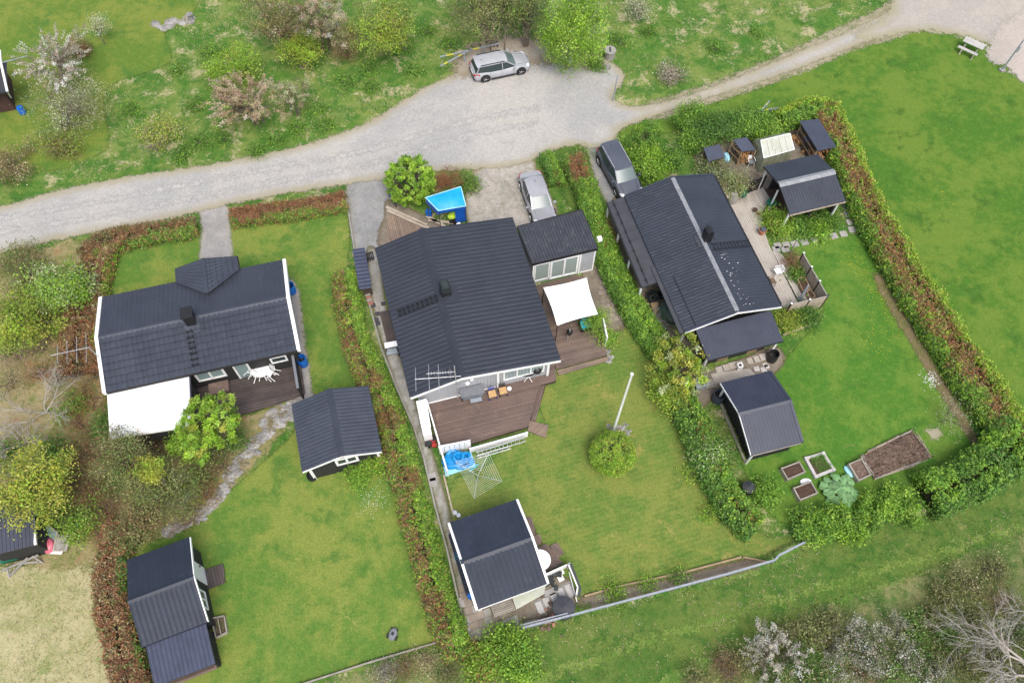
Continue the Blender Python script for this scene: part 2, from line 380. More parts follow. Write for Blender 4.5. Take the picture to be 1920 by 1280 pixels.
def tree(name, label, cat, px, hc, rx, rz, tips=120, per=45, leaf=.09, mix=(('green', 1),), sig=.28, spike=0.0, stems=1, ry=None, group=None,
         trunk_r=.12, bark='bark', twigs=True, asp=.62, droop=0.0, top=None, lumps=5, shell=.55, part='crown'):
    """tree or shrub whose crown centre (height hc) is seen at pixel px; limbs run from the stem to every leafy tip"""
    sc_ = 1.22 if lumps > 2 else 1.05; c = at(px[0], px[1], hc); ry = (ry or rx) * sc_; rx = rx * sc_; rz = rz * (1.1 if lumps > 2 else 1); base = np.array([c[0], c[1], 0.0])
    root = thing(name, label, cat, base, 0, group)
    # lobed crown: several overlapping lobes
    L = rng.normal(size=(lumps, 3)); L /= np.linalg.norm(L, axis=1, keepdims=True); L[:, 2] = np.abs(L[:, 2]) * .6
    lobe = L * np.array([rx, ry, rz]) * .52; lr = .45 + rng.random(lumps) * .25
    k = rng.integers(0, lumps + 1, tips); d = rng.normal(size=(tips, 3)); d /= np.linalg.norm(d, axis=1, keepdims=True)
    rad = shell + (1 - shell) * rng.random(tips) ** .6
    k = np.full(tips, 9) if lumps < 3 else k; T = np.where((k < lumps)[:, None], lobe[np.minimum(k, lumps - 1)] + d * rad[:, None] * np.array([rx, ry, rz]) * lr[np.minimum(k, lumps - 1)][:, None], d * rad[:, None] * np.array([rx, ry, rz]) * (.82 if lumps > 2 else 1.0))
    if spike: T *= (1 + spike * rng.random((tips, 1)) ** 3)
    T = T + c; T[:, 2] = np.maximum(T[:, 2], .12 + .15 * rng.random(tips))
    if top: T[:, 2] = np.minimum(T[:, 2], top)
    # limbs
    segs = []; nm = 5 + stems * 2; mains = []
    for i in range(nm):
        b = base + np.array([rng.normal(0, .12), rng.normal(0, .12), 0]) * (stems > 1) * (rx * .8)
        fork = c + np.array([0, 0, -rz * .75]) if stems == 1 else b + np.array([0, 0, max(.15, hc * .2)])
        e = T[rng.integers(0, tips)]; mid = fork * .45 + e * .55 + rng.normal(0, .1, 3)
        if stems > 1 or i == 0: segs.append((b, fork, trunk_r if stems == 1 else trunk_r * .5, trunk_r * .75 if stems == 1 else trunk_r * .4))
        segs.append((fork, mid, trunk_r * .5, trunk_r * .3)); mains.append((fork, mid))
    if twigs:
        A = np.array([m_[0] for m_ in mains]); B = np.array([m_[1] for m_ in mains])
        for tp in T:
            j = np.argmin(((B - tp) ** 2).sum(1)); s = .4 + .6 * rng.random(); p0 = A[j] * (1 - s) + B[j] * s
            md = (p0 + tp) / 2 + rng.normal(0, .06, 3) + np.array([0, 0, .08]); segs.append((p0, md, trunk_r * .16 + .004, trunk_r * .1 + .003)); segs.append((md, tp + (tp - md) * .12, trunk_r * .1 + .003, .003))
    limb_tubes('trunk' if cat == 'tree' else 'stem', segs, MATS[bark], root, 5 if cat == 'tree' else 4)
    if per:
        per = int(per * 1.2); leaf = leaf * .84; n = tips * per; ti = np.repeat(np.arange(tips), per); out = T - c; out /= np.linalg.norm(out, axis=1, keepdims=True) + 1e-9
        off = rng.normal(0, sig, (n, 3)) * np.array([1, 1, .8]); sp = rng.random(n) ** 1.2
        C = T[ti] + off * (1 - .55 * (spike > 0)) + (out[ti] * (sp * spike * 1.1 - spike * .3)[:, None] * rx * .45 if spike else 0)
        if droop: C[:, 2] -= rng.random(n) * droop
        C[:, 2] = np.maximum(C[:, 2], .05)
        tc = pick(None, tips, list(mix)) * (1 + rng.normal(0, .16, (tips, 1))); cols = jitter(tc[ti] * .7 + pick(None, n, list(mix)) * .3, .17)
        Nn = rng.normal(size=(n, 3)) * .75 + out[ti] * .5 + np.array([0, 0, .55])
        leaves(part, C, Nn, leaf * (.55 + rng.random(n) * .8), cols, root, asp)
    return root

def hedge(name, label, px, w, h, dens, colfn, leaf=.07, zr=.6, cat='hedge', group=None, bushy=.12, core=True, asp=.6):
    """clipped or wild hedge along a pixel path (taken at mid height)"""
    P = np.array([at(x, y, h * zr)[:2] for x, y in px]); k = 6; pts = []
    for i in range(len(P) - 1):
        p0, p1, p2, p3 = P[max(i - 1, 0)], P[i], P[i + 1], P[min(i + 2, len(P) - 1)]
        for j in range(k):
            t = j / k; pts.append(.5 * ((2 * p1) + (-p0 + p2) * t + (2 * p0 - 5 * p1 + 4 * p2 - p3) * t * t + (-p0 + 3 * p1 - 3 * p2 + p3) * t ** 3))
    pts.append(P[-1]); pts = np.array(pts); seg = np.linalg.norm(np.diff(pts, axis=0), axis=1); cum = np.r_[0, np.cumsum(seg)]; Ltot = cum[-1]
    root = thing(name, label, cat, (pts[0][0], pts[0][1], 0), 0, group)
    def along(s):
        x = np.interp(s, cum, pts[:, 0]); y = np.interp(s, cum, pts[:, 1]); i = np.clip(np.searchsorted(cum, s) - 1, 0, len(seg) - 1)
        t = (pts[i + 1] - pts[i]) / seg[i][:, None]; return x, y, np.c_[-t[:, 1], t[:, 0]], t
    seed = int(rng.integers(1e6))
    nc = int(Ltot * dens * 1.15 / 14); s = rng.random(nc) * (Ltot + .3) - .15; x, y, nn, tt = along(np.clip(s, 0, Ltot)); endk = np.clip(s, 0, Ltot) - s
    ang = rng.random(nc) * math.pi; wv = (w if np.isscalar(w) else np.interp(s, [0, Ltot], w)) * (.9 + .3 * vnoise(s, s * 0 + 3, .9, seed)); hv = h * (.85 + .3 * vnoise(s, s * 0 + 9, .8, seed + 1))
    ca, sa = np.cos(ang), np.sin(ang); rr = 1 - bushy * 2 * rng.random(nc) ** 2 + bushy * rng.random(nc)
    off = np.sign(ca) * np.abs(ca) ** .55 * wv / 2 * rr; z = np.abs(sa) ** .55 * hv * rr
    C = np.c_[x + nn[:, 0] * off, y + nn[:, 1] * off, z]; N0 = np.c_[nn[:, 0] * ca, nn[:, 1] * ca, sa + .5]
    per = 14; ci = np.repeat(np.arange(nc), per); n = len(ci); L = C[ci] + rng.normal(0, .085, (n, 3)) + N0[ci] * rng.normal(.02, .05, (n, 1)); L[:, 2] = np.maximum(L[:, 2], .03)
    colc, elong = colfn(s / max(Ltot, .1), off / (wv / 2), z / h, C, nc)
    mx_ = rng.random(n) < .3; cols = colc[ci].copy(); cols[mx_] = cols[mx_] * .35 + colc[np.clip(rng.integers(0, nc, int(mx_.sum())), 0, nc - 1)] * .65; cols = jitter(cols, .2); a_ = np.where(elong[ci], .3, asp); S_ = leaf * .86 * (.6 + rng.random(n) * .75) * np.where(elong[ci], 1.25, 1)
    Nn = N0[ci] * .9 + rng.normal(0, .65, (n, 3)); leaves('foliage', L, Nn, S_, cols, root, a_)
    if core:
        V = []; m_ = 9; st = np.linspace(0, Ltot, max(4, int(Ltot / .35))); x, y, nn, tt = along(st)
        wv = (w if np.isscalar(w) else np.interp(st, [0, Ltot], w)) * (.9 + .3 * vnoise(st, st * 0 + 3, .9, seed)); hv = h * (.85 + .3 * vnoise(st, st * 0 + 9, .8, seed + 1))
        for i in range(len(st)):
            e = .8 if 0 < i < len(st) - 1 else .45
            for j in range(m_):
                a = math.pi * j / (m_ - 1); c_ = math.cos(a); s_ = math.sin(a); q = (e - .06) * (.9 + .2 * rng.random())
                V.append((x[i] + nn[i, 0] * np.sign(c_) * abs(c_) ** .55 * wv[i] / 2 * q, y[i] + nn[i, 1] * np.sign(c_) * abs(c_) ** .55 * wv[i] / 2 * q, abs(s_) ** .55 * hv[i] * q + .01))
        F = [(i * m_ + j, i * m_ + j + 1, (i + 1) * m_ + j + 1, (i + 1) * m_ + j) for i in range(len(st) - 1) for j in range(m_ - 1)]
        npmesh('branches', np.array(V), np.array(F), MATS['twigcore'], root)
    return root
def colmix(fn):
    """fn(s,u,z,noise) -> palette index array; returns colour function"""
    return fn
def hc_simple(mix, elong=()):
    def f(s, u, z, C, n):
        nz = vnoise(C[:, 0], C[:, 1], 1.1, 5) + rng.normal(0, .12, n); w = np.cumsum([q[1] for q in mix]); w = w / w[-1]
        k = np.searchsorted(w, np.clip(nz, 0, .999)); out = np.zeros((n, 3)); el = np.zeros(n, bool)
        for i, (p, _) in enumerate(mix):
            c = np.array(PAL[p]); q = k == i; out[q] = c[rng.integers(0, len(c), q.sum())]; el[q] = p in ('brown', 'rust', 'grey', 'straw')
        return out * (1 + rng.normal(0, .12, (n, 1))), el
    return f

# ---------------------------------------------------------------- boards
def planks(parent, poly, dirv, width, z, th, m, gap=.012, name='plank', stagger=0):
    P = [np.array(p[:2], float) for p in poly]; d = np.array(dirv[:2], float); d /= np.linalg.norm(d); nrm = np.array([-d[1], d[0]])
    vs = [p @ nrm for p in P]; v = min(vs); out = []
    def cut(c):
        r = []
        for i in range(len(P)):
            a, b = P[i], P[(i + 1) % len(P)]; fa, fb = a @ nrm - c, b @ nrm - c
            if (fa > 0) != (fb > 0): t = fa / (fa - fb); r.append((a + (b - a) * t) @ d)
        r.sort(); return r
    while v < max(vs) - .02:
        a, b = v + gap / 2, min(v + width - gap / 2, max(vs) - .002); ra, rb = cut(a + 1e-4), cut(b - 1e-4)
        if len(ra) < 2: ra = rb
        if len(rb) < 2: rb = ra
        for k in range(0, min(len(ra), len(rb)) - 1, 2):
            q = [d * ra[k] + nrm * a, d * ra[k + 1] + nrm * a, d * rb[k + 1] + nrm * b, d * rb[k] + nrm * b]
            if abs(ra[k + 1] - ra[k]) < .03 and abs(rb[k + 1] - rb[k]) < .03: continue
            dz = rng.normal(0, .002); mb = MB(); mb.prism([(x, y, z + dz) for x, y in q], (0, 0, th)); out.append(mb.build(name, m, parent))
        v += width
    return out
def slab(parent, quad, h, m, name='slab', z=0.012, label=None):
    mb = MB(); mb.prism([(p[0], p[1], .005) for p in quad], (0, 0, z + h + .015)); return mb.build(name, m, parent, label=label)
def sq(px, py, w, l=None, rot=0, z=0):
    c = at(px, py, z); l = l or w; ca, sa = math.cos(rot), math.sin(rot)
    return [(c[0] + x * ca - y * sa, c[1] + x * sa + y * ca, z) for x, y in ((-w / 2, -l / 2), (w / 2, -l / 2), (w / 2, l / 2), (-w / 2, l / 2))]

# ---------------------------------------------------------------- roofs
_tile = {}
def tile_mesh(w, c, m, amp=.035, lap=.042):
    key = (round(w, 4), round(c, 4), m.name, lap)
    if key in _tile: return _tile[key]
    xs = np.linspace(0, 1, 7); pr = [amp * (.5 - .5 * math.cos(2 * math.pi * x)) ** .7 for x in xs]
    V = [(x * w, lap * .85, p - .012) for x, p in zip(xs, pr)] + [(x * w, 0, p + lap) for x, p in zip(xs, pr)] + [(x * w, c * 1.0, p) for x, p in zip(xs, pr)]
    F = [(i, i + 1, i + 8, i + 7) for i in range(6)] + [(i + 7, i + 8, i + 15, i + 14) for i in range(6)]
    me = bpy.data.meshes.new('tile'); me.from_pydata(V, [], F); me.materials.append(m); _tile[key] = me
    return me
def tiled(roof, e0, e1, r1, r0, m, w=.3, c=.36, single=False, amp=.035, name='tile', lap=None):
    """cover the slope e0-e1 (eave) r1-r0 (ridge) with tiles, seen from outside e0 is left when looking up the slope"""
    e0, e1, r0, r1 = (np.array(q, float) for q in (e0, e1, r0, r1)); ux = e1 - e0; W = np.linalg.norm(ux); ux /= W; uy = r0 - e0; S = np.linalg.norm(uy); uy /= S; uz = np.cross(ux, uy)
    if uz[2] < 0: e0, e1, r0, r1 = e1, e0, r1, r0; ux = -ux; uz = -uz
    nx = max(1, round(W / w)); ny = max(1, round(S / c)); w = W / nx; c = S / ny; ro = np.array(rootloc(roof))
    if single:
        me = tile_mesh(w, c, m, amp, lap or .03)
        for j in range(ny):
            for i in range(nx):
                o = bpy.data.objects.new(name, me); COL.objects.link(o); o.parent = roof
                p = e0 + ux * w * i + uy * c * j - ro + uz * .012 + uz * abs(rng.normal(0, .003))
                o.matrix_local = Matrix(((ux[0], uy[0], uz[0], p[0]), (ux[1], uy[1], uz[1], p[1]), (ux[2], uy[2], uz[2], p[2]), (0, 0, 0, 1)))
        return
    k = 6; lp = lap if lap is not None else .006; xs = np.arange(nx * k + 1) / k; pr = amp * (.5 - .5 * np.cos(2 * np.pi * xs)) ** .7; V = []; F = []; n = len(xs)
    for j in range(ny):
        b = len(V)
        jit = rng.normal(0, .0025, n)
        for yy, dz in ((j * c + lp, -.002), (j * c, lp), ((j + 1) * c, 0)):
            V += [e0 + ux * x * w + uy * yy + uz * (p + dz + .012 + jt) for x, p, jt in zip(xs, pr, jit)]
        for i in range(n - 1): F += [(b + i, b + i + 1, b + n + i + 1, b + n + i), (b + n + i, b + n + i + 1, b + 2 * n + i + 1, b + 2 * n + i)]
    npmesh(name + 's', np.array(V), np.array(F), m, roof, None, 'stuff')
def ribbed(roof, e0, e1, r1, r0, m, w=.22, h=.035, name='ribbed_sheet', rib=.35):
    """trapezoid-profile sheet, ribs running up the slope"""
    e0, e1, r0, r1 = (np.array(q, float) for q in (e0, e1, r0, r1)); ux = e1 - e0; W = np.linalg.norm(ux); ux /= W; uy = r0 - e0; uz = np.cross(ux, uy); uz /= np.linalg.norm(uz)
    if uz[2] < 0: e0, e1, r0, r1 = e1, e0, r1, r0; ux = -ux; uz = -uz
    n = max(2, round(W / w)); w = W / n; pr = []
    for i in range(n):
        b = i * w; pr += [(b, 0), (b + w * (.5 - rib / 2 - .12), 0), (b + w * (.5 - rib / 2), h), (b + w * (.5 + rib / 2), h), (b + w * (.5 + rib / 2 + .12), 0)]
    pr.append((W, 0)); V = []
    for x, z in pr: V += [e0 + ux * x + uz * (z + .015), e0 + ux * x + uy + uz * (z + .015)]
    F = [(2 * i, 2 * i + 2, 2 * i + 3, 2 * i + 1) for i in range(len(pr) - 1)]
    return npmesh(name, np.array(V), np.array(F), m, roof)

class Fr:
    """building frame: x along the ridge, y across (towards side A), z up"""
    def __init__(s, o, th):
        s.o = np.array([o[0], o[1], 0.0]); t = math.radians(th); s.th = t; s.e = np.array([math.cos(t), math.sin(t), 0]); s.n = np.array([-math.sin(t), math.cos(t), 0])
    def __call__(s, x, y, z=0): return s.o + s.e * x + s.n * y + np.array([0, 0, z])
    def bx(s, mb, x0, x1, y0, y1, z0, z1): return mb.obox(s(x0, y0, z0), s.e * (x1 - x0), s.n * (y1 - y0), (0, 0, z1 - z0))

def gable(name, label, cat, o, th, L, wA, wB, hA, hR, hB, wall, roofm, barge=None, ov=(.35, .35, .35, .35), covA=None, covB=None, ridge=None, ridge_w=.16, bw=.1, cladding=True, open_sides=(), floor=None, bt=.05, fascia=None):
    F = Fr(o, th); root = thing(name, label, cat, F(L / 2, (wA - wB) / 2, 0))
    T = .12
    rf = MB()
    rf.prism([F(0, wA, hA - T), F(0, 0, hR - T), F(0, -wB, hB - T), F(0, -wB, hB), F(0, 0, hR), F(0, wA, hA)], F.e * L)
    roof = rf.build('roof', MATS['underroof'], root)
    for cov, w_, h_, sg in ((covA, wA, hA, 1), (covB, wB, hB, -1)):
        e0, e1, r1, r0 = F(0, sg * w_, h_), F(L, sg * w_, h_), F(L, 0, hR), F(0, 0, hR)
        if cov is None: continue
        if cov[0] == 'rib': ribbed(roof, e0, e1, r1, r0, roofm, cov[1], cov[2])
        else: tiled(roof, e0, e1, r1, r0, roofm, cov[1], cov[2], cov[0] == 'single', cov[3] if len(cov) > 3 else .035, lap=cov[4] if len(cov) > 4 else None)
    # ridge cap
    rc = MB(); q = ridge_w; dA = (hR - hA) / wA * q; dB = (hR - hB) / wB * q
    rc.prism([F(-.02, q, hR - dA + .045), F(-.02, 0, hR + .075), F(-.02, -q, hR - dB + .045), F(-.02, -q, hR - dB + .02), F(-.02, 0, hR + .02), F(-.02, q, hR - dA + .02)], F.e * (L + .04))
    rc.build('ridge_cap', ridge or roofm, roof)
    # barge boards
    if barge:
        for x in (-bw, L):
            for (y, h, sg) in ((wA, hA, 1), (-wB, hB, -1)):
                mb = MB(); mb.prism([F(x, y, h - T - .08), F(x, 0, hR - T - .08), F(x, 0, hR + bt), F(x, y, h + bt)], F.e * bw); mb.build('barge_board', barge, roof)
    for (y, h, sg) in ((wA, hA, 1), (-wB, hB, -1)):
        mb = MB(); mb.prism([F(.0, y, h - T - .05), F(0, y + sg * .03, h - T - .05), F(0, y + sg * .03, h - .01), F(0, y, h - .01)], F.e * L); mb.build('fascia', fascia or barge or roofm, roof)
    # gutters
    # walls
    x0, x1, yA, yB = ov[0], L - ov[1], wA - ov[2], -wB + ov[3]; t = .12
    zh = lambda y: (hR + (hA - hR) * y / wA if y > 0 else hR + (hB - hR) * (-y) / wB) - T - .004
    if wall is not None:
        for side, (ya, yb, s_) in (('A', (yA - t, yA, 1)), ('B', (yB, yB + t, -1))):
            if side in open_sides: continue
            mb = MB(); mb.prism([F(x0 + t, ya, 0), F(x0 + t, yb, 0), F(x0 + t, yb, zh(yb)), F(x0 + t, ya, zh(ya))], F.e * (x1 - x0 - 2 * t)); mb.build('wall', wall, root)
        for side, xx in (('0', x0), ('1', x1 - t)):
            if side in open_sides: continue
            mb = MB(); mb.prism([F(xx, yB, 0), F(xx, yA, 0), F(xx, yA, zh(yA)), F(xx, 0, zh(0)), F(xx, yB, zh(yB))], F.e * t); wl = mb.build('wall', wall, root)
            if cladding:
                bt_ = MB(); xo = xx - .02 if side == '0' else xx + t; k = int((yA - yB) / .2)
                for i in range(k + 1):
                    y = yB + (yA - yB) * i / k; F.bx(bt_, xo - (.02 if side == '0' else 0), xo + (.02 if side == '0' else .04), y - .025, y + .025, .05, zh(y) - .01)
                bt_.build('battens', wall, wl, kind='stuff')
        if cladding:
            for side, yo, y_ in (('A', yA, yA), ('B', yB - .02, yB)):
                if side in open_sides: continue
                bt_ = MB(); k = int((x1 - x0) / .2)
                for i in range(k + 1): x = x0 + (x1 - x0) * i / k; F.bx(bt_, x - .02, x + .02, yo, yo + .02, .05, zh(y_ + (.03 if side == 'A' else -.03)) - .02)
                bt_.build('battens', wall, root, kind='stuff')
    return root, roof, F

def window(parent, F, face, a, b, z0, z1, pos, m, panes=2, fw=.07, out=.03, glass=None, name='window', tilt=None):
    """window on a wall plane: face 'y+' 'y-' 'x+' 'x-' ; a..b along the wall, pos the plane"""
    ax = face[0]; sg = 1 if face[1] == '+' else -1
    def q(u, v0, v1, w0, w1):
        if ax == 'y': return (u[0], u[1], pos + min(sg * v0, sg * v1), pos + max(sg * v0, sg * v1), w0, w1)
        return (pos + min(sg * v0, sg * v1), pos + max(sg * v0, sg * v1), u[0], u[1], w0, w1)
    fr = MB()
    for (u, w0, w1) in (((a, b), z0, z0 + fw), ((a, b), z1 - fw, z1), ((a, a + fw), z0 + fw, z1 - fw), ((b - fw, b), z0 + fw, z1 - fw)): F.bx(fr, *q(u, 0, out, w0, w1))
    for i in range(1, panes):
        u = a + (b - a) * i / panes; F.bx(fr, *q((u - fw * .45, u + fw * .45), 0, out, z0 + fw, z1 - fw))
    w = fr.build(name, m, parent)
    for i in range(panes):
        u0 = a + (b - a) * i / panes + fw * .5; u1 = a + (b - a) * (i + 1) / panes - fw * .5
        g = MB(); F.bx(g, *q((u0, u1), .003, .012, z0 + fw * .9, z1 - fw * .9)); g.build('pane', glass or MATS['glass'], w)
    return w
# ---------------------------------------------------------------- materials used all over
mat('underroof', (.035, .035, .038), rough=.8)
mat('black_wall', (.018, .018, .019), (.024, .023, .023), rough=.75, nscale=2, fine=30, bump=.1)
mat('grey_wall', (.40, .41, .43), (.36, .37, .39), rough=.7, nscale=1.5, fine=25)
mat('white_paint', (.80, .80, .79), (.74, .74, .73), rough=.45, nscale=2, wear_or_glint=((.5, .48, .42), 3, .62, .4))
mat('white_plastic', (.82, .82, .82), (.78, .78, .78), rough=.35)
mat('white_cloth', (.84, .84, .83), (.8, .8, .78), rough=.85, nscale=1.5)
mat('tile_slate', (0.043, 0.05, 0.068), (0.035, 0.041, 0.058), rough=.5, nscale=.8, fine=14, rnd=.16, spec=.45, wear_or_glint=((.10, .11, .12), 2.2, .60, .4))
mat('tile_blue', (0.022, 0.029, 0.046), (0.018, 0.024, 0.038), rough=.5, nscale=.8, fine=12, rnd=.14, spec=.4, wear_or_glint=((.08, .09, .10), 2.6, .60, .4))
mat('tile_main', (0.029, 0.034, 0.046), (0.024, 0.028, 0.038), rough=.5, nscale=.5, fine=10, rnd=.1, spec=.4, wear_or_glint=((.13, .13, .13), 3.1, .68, .4))
mat('tile_right', (0.03, 0.036, 0.05), (0.024, 0.029, 0.041), rough=.48, nscale=.7, fine=9, rnd=.1, spec=.45, wear_or_glint=((.16, .16, .16), 3.6, .66, .45))
mat('tile_light', (.042, .051, .088), (.035, .043, .076), rough=.5, nscale=1.2, fine=12, rnd=.22, spec=.45, wear_or_glint=((.12, .12, .14), 4, .64, .4))
mat('sheet_slate', (.036, .042, .064), (.029, .034, .054), rough=.45, nscale=1, fine=12, spec=.5, wear_or_glint=((.13, .13, .15), 2.5, .62, .35))
mat('sheet_annex', (.032, .036, .046), (.045, .05, .06), rough=.45, nscale=1.6, fine=9, spec=.5, wear_or_glint=((.16, .16, .16), 3, .56, .5))  # pale blotches put highlights on the ribs into the sheet colour
mat('felt', (.040, .042, .050), (.050, .052, .062), rough=.75, nscale=1.2, fine=25, wear_or_glint=((.10, .09, .07), 4, .64, .4))
mat('felt_blue', (.045, .055, .082), (.038, .047, .07), rough=.6, nscale=1.6, fine=20, rnd=.15)
mat('ridge_metal', (.21, .22, .235), (.27, .28, .29), rough=.6, metal=.0, nscale=2.5, fine=8, wear_or_glint=((.16, .15, .14), 3, .58, .6))
mat('black_metal', (.015, .015, .016), rough=.4)
mat('dark_metal', (.05, .06, .06), (.03, .045, .04), rough=.4, metal=.4, nscale=4)
mat('galvanised', (.30, .33, .37), (.23, .26, .30), rough=.55, metal=.1, nscale=5, fine=20)
mat('alu', (.6, .61, .62), rough=.35, metal=.6)
mat('deck_brown', (.17, .12, .095), (.13, .095, .08), rough=.7, nscale=.9, fine=22, bump=.15, rnd=.34, wear_or_glint=((.30, .19, .12), 1.1, .58, .5))
mat('deck_red', (.155, .105, .085), (.12, .085, .072), rough=.65, nscale=1.0, fine=22, bump=.15, rnd=.3, wear_or_glint=((.27, .2, .15), 1.4, .56, .45))
mat('deck_dark', (.085, .066, .06), (.06, .048, .045), rough=.7, nscale=1.2, fine=22, bump=.15, rnd=.4)
mat('deck_grey', (.44, .40, .35), (.37, .33, .29), rough=.8, nscale=1.0, fine=20, bump=.15, rnd=.22, wear_or_glint=((.2, .18, .12), 1.3, .6, .5))
mat('deck_tan', (.25, .18, .13), (.19, .14, .11), rough=.8, nscale=1.0, fine=20, bump=.15, rnd=.3)
mat('board_grey', (.33, .30, .25), (.25, .225, .19), rough=.85, nscale=2, fine=20, bump=.2, rnd=.25)
mat('board_tan', (.32, .23, .14), (.25, .18, .11), rough=.85, nscale=2, fine=20, bump=.2, rnd=.3)
mat('screen_tan', (.42, .36, .29), (.34, .27, .2), rough=.85, nscale=2.2, fine=14, wear_or_glint=((.26, .18, .11), 2.4, .54, .6))
mat('wood_dark', (.07, .045, .032), (.05, .033, .025), rough=.8, nscale=3, fine=20, rnd=.3)
mat('firewood', (.34, .18, .07), (.22, .11, .05), rough=.85, nscale=4, fine=16, rnd=.7)
mat('firewood_old', (.17, .11, .075), (.10, .07, .05), rough=.9, nscale=4, fine=16, rnd=.7)
mat('concrete', (.30, .285, .26), (.23, .22, .20), rough=.9, nscale=1.4, fine=14, bump=.2, rnd=.2, wear_or_glint=((.16, .15, .10), 1.8, .55, .6))
mat('concrete_light', (.46, .44, .42), (.40, .38, .36), rough=.9, nscale=2, fine=14, rnd=.14)
mat('slab_brown', (.26, .215, .175), (.2, .165, .135), rough=.9, nscale=1.6, fine=12, bump=.2, rnd=.3, wear_or_glint=((.13, .12, .07), 2.2, .58, .6))
mat('slab_grey', (.33, .315, .30), (.27, .26, .245), rough=.9, nscale=1.6, fine=12, bump=.2, rnd=.2)
mat('soil', (.075, .042, .028), (.055, .03, .02), rough=.95, nscale=3, fine=14, bump=.6)
mat('mulch', (.15, .10, .075), (.10, .062, .045), rough=.95, nscale=2.5, fine=12, bump=.7, wear_or_glint=((.30, .25, .19), 7, .56, .7))
mat('rock', (.31, .30, .29), (.19, .185, .175), rough=.9, nscale=2.2, fine=7, bump=.7, rnd=.3, wear_or_glint=((.17, .14, .06), 1.5, .5, .85))
mat('bark', (.16, .13, .10), (.11, .09, .07), rough=.9, nscale=5, fine=18)
mat('bark_grey', (.36, .33, .29), (.28, .25, .22), rough=.9, nscale=5, fine=18)
mat('bark_birch', (.62, .60, .56), (.2, .18, .16), rough=.8, nscale=7)
mat('twigcore', (.055, .042, .026), (.035, .03, .018), rough=1, nscale=3, fine=14, bump=.8, spec=.05)
mat('rubber', (.018, .018, .018), rough=.8)
mat('blue_plastic', (.005, .12, .48), (.005, .10, .40), rough=.35)
mat('blue_tarp', (.0, .31, .62), (.0, .27, .57), rough=.5, nscale=3, wear_or_glint=((.03, .40, .68), 1.2, .52, .4)); mat('blue_inflatable', (.0, .24, .55), (.0, .16, .42), rough=.4, nscale=4)
mat('blue_deep', (.004, .10, .50), (.004, .08, .40), rough=.5, nscale=3)
mat('tarp_edge', (.32, .62, .75), rough=.5)
mat('turquoise', (.01, .38, .50), (.01, .33, .45), rough=.8)
mat('water_blue', (.32, .66, .82), (.26, .58, .76), rough=.3, nscale=3)
mat('pink_plastic', (.62, .16, .22), (.55, .12, .17), rough=.4)
mat('red_plastic', (.42, .03, .03), rough=.5)
mat('dark_green', (.01, .12, .07), rough=.5)
mat('olive_tarp', (.05, .085, .06), (.035, .06, .045), rough=.6, nscale=4, fine=12)
mat('net_green', (.12, .17, .13), (.2, .26, .21), rough=.8, nscale=5)
mat('terracotta', (.42, .17, .09), (.35, .14, .08), rough=.8, nscale=4)
mat('grey_cover', (.17, .18, .20), (.14, .15, .165), rough=.7, nscale=3, fine=12)
mat('poly', (.42, .43, .37), (.36, .37, .31), rough=.4, nscale=1.2, wear_or_glint=((.35, .36, .22), 1.6, .54, .6))
mat('poly_side', (.25, .26, .19), (.18, .20, .12), rough=.4, nscale=1.4)
mat('straw_seat', (.52, .33, .15), (.44, .27, .12), rough=.9, nscale=8)
mat('blue_chair', (.03, .06, .28), rough=.5)
mat('lime_cloth', (.42, .60, .05), (.36, .52, .04), rough=.9, nscale=6)
mat('lamp_glass', (.7, .72, .75), rough=.2)
mat('brick_red', (.36, .17, .12), (.27, .12, .09), rough=.9, nscale=5, rnd=.3)
glassmat('glass'); glassmat('glass_teal', (.07, .19, .17), .3)
glassmat('glass_pale', (.20, .27, .27), .3); glassmat('curtain_glass', (.26, .32, .30), .3)

# ---------------------------------------------------------------- ground
G_MEADOW = dict(a=(.066, .150, .022), b_=(.140, .195, .045), c=(.036, .118, .016), straw=(.38, .33, .20))
grassmat('meadow_grass', **G_MEADOW, s=.26, cthr=.47, sthr=.525)
grassmat('lawn_left', (.084, .165, .027), (.166, .208, .042), c=(.058, .138, .024), s=.16, cthr=.52, edge=True, amp=.16, straw=(.28, .27, .08), sthr=.575, off=3)
grassmat('lawn_mid', (.086, .156, .028), (.160, .190, .042), c=(.068, .135, .024), s=.22, cthr=.54, edge=True, amp=.14, straw=(.26, .23, .07), sthr=.56, off=17, mow=(72, 1.1, .25))
grassmat('lawn_right', (.056, .150, .018), (.105, .185, .027), c=(.036, .112, .015), s=.25, cthr=.55, edge=True, amp=.14, straw=(.19, .20, .06), sthr=.60, off=31)
grassmat('lawn_outer', (.055, .138, .016), (.108, .175, .025), c=(.036, .100, .013), s=.20, cthr=.54, edge=True, amp=.3, straw=(.20, .21, .05), sthr=.61, off=47, dots=((.6, .5, .03), 3.4, .085, .55))
grassmat('lawn_top', (.090, .160, .024), (.155, .195, .036), c=(.058, .138, .024), s=.2, cthr=.52, edge=True, amp=.3, straw=(.26, .24, .08), sthr=.62, off=61)
grassmat('dry_grass', (.25, .25, .11), (.35, .32, .18), c=(.16, .20, .06), s=.3, cthr=.53, edge=True, amp=.5, straw=(.40, .34, .19), sthr=.56, off=71)
grassmat('scrub_floor', (.19, .18, .07), (.27, .23, .12), c=(.11, .15, .035), s=.4, cthr=.5, edge=True, amp=.7, straw=(.30, .17, .10), sthr=.54, off=81)
grassmat('strip_grass', (.058, .122, .020), (.100, .148, .030), c=(.034, .098, .015), s=.3, cthr=.5, edge=True, amp=.8, straw=(.24, .22, .09), sthr=.575, off=91)
grassmat('bottom_scrub', (.10, .145, .040), (.17, .18, .07), c=(.05, .11, .022), s=.4, cthr=.48, edge=True, amp=1.0, straw=(.27, .22, .13), sthr=.57, off=101)
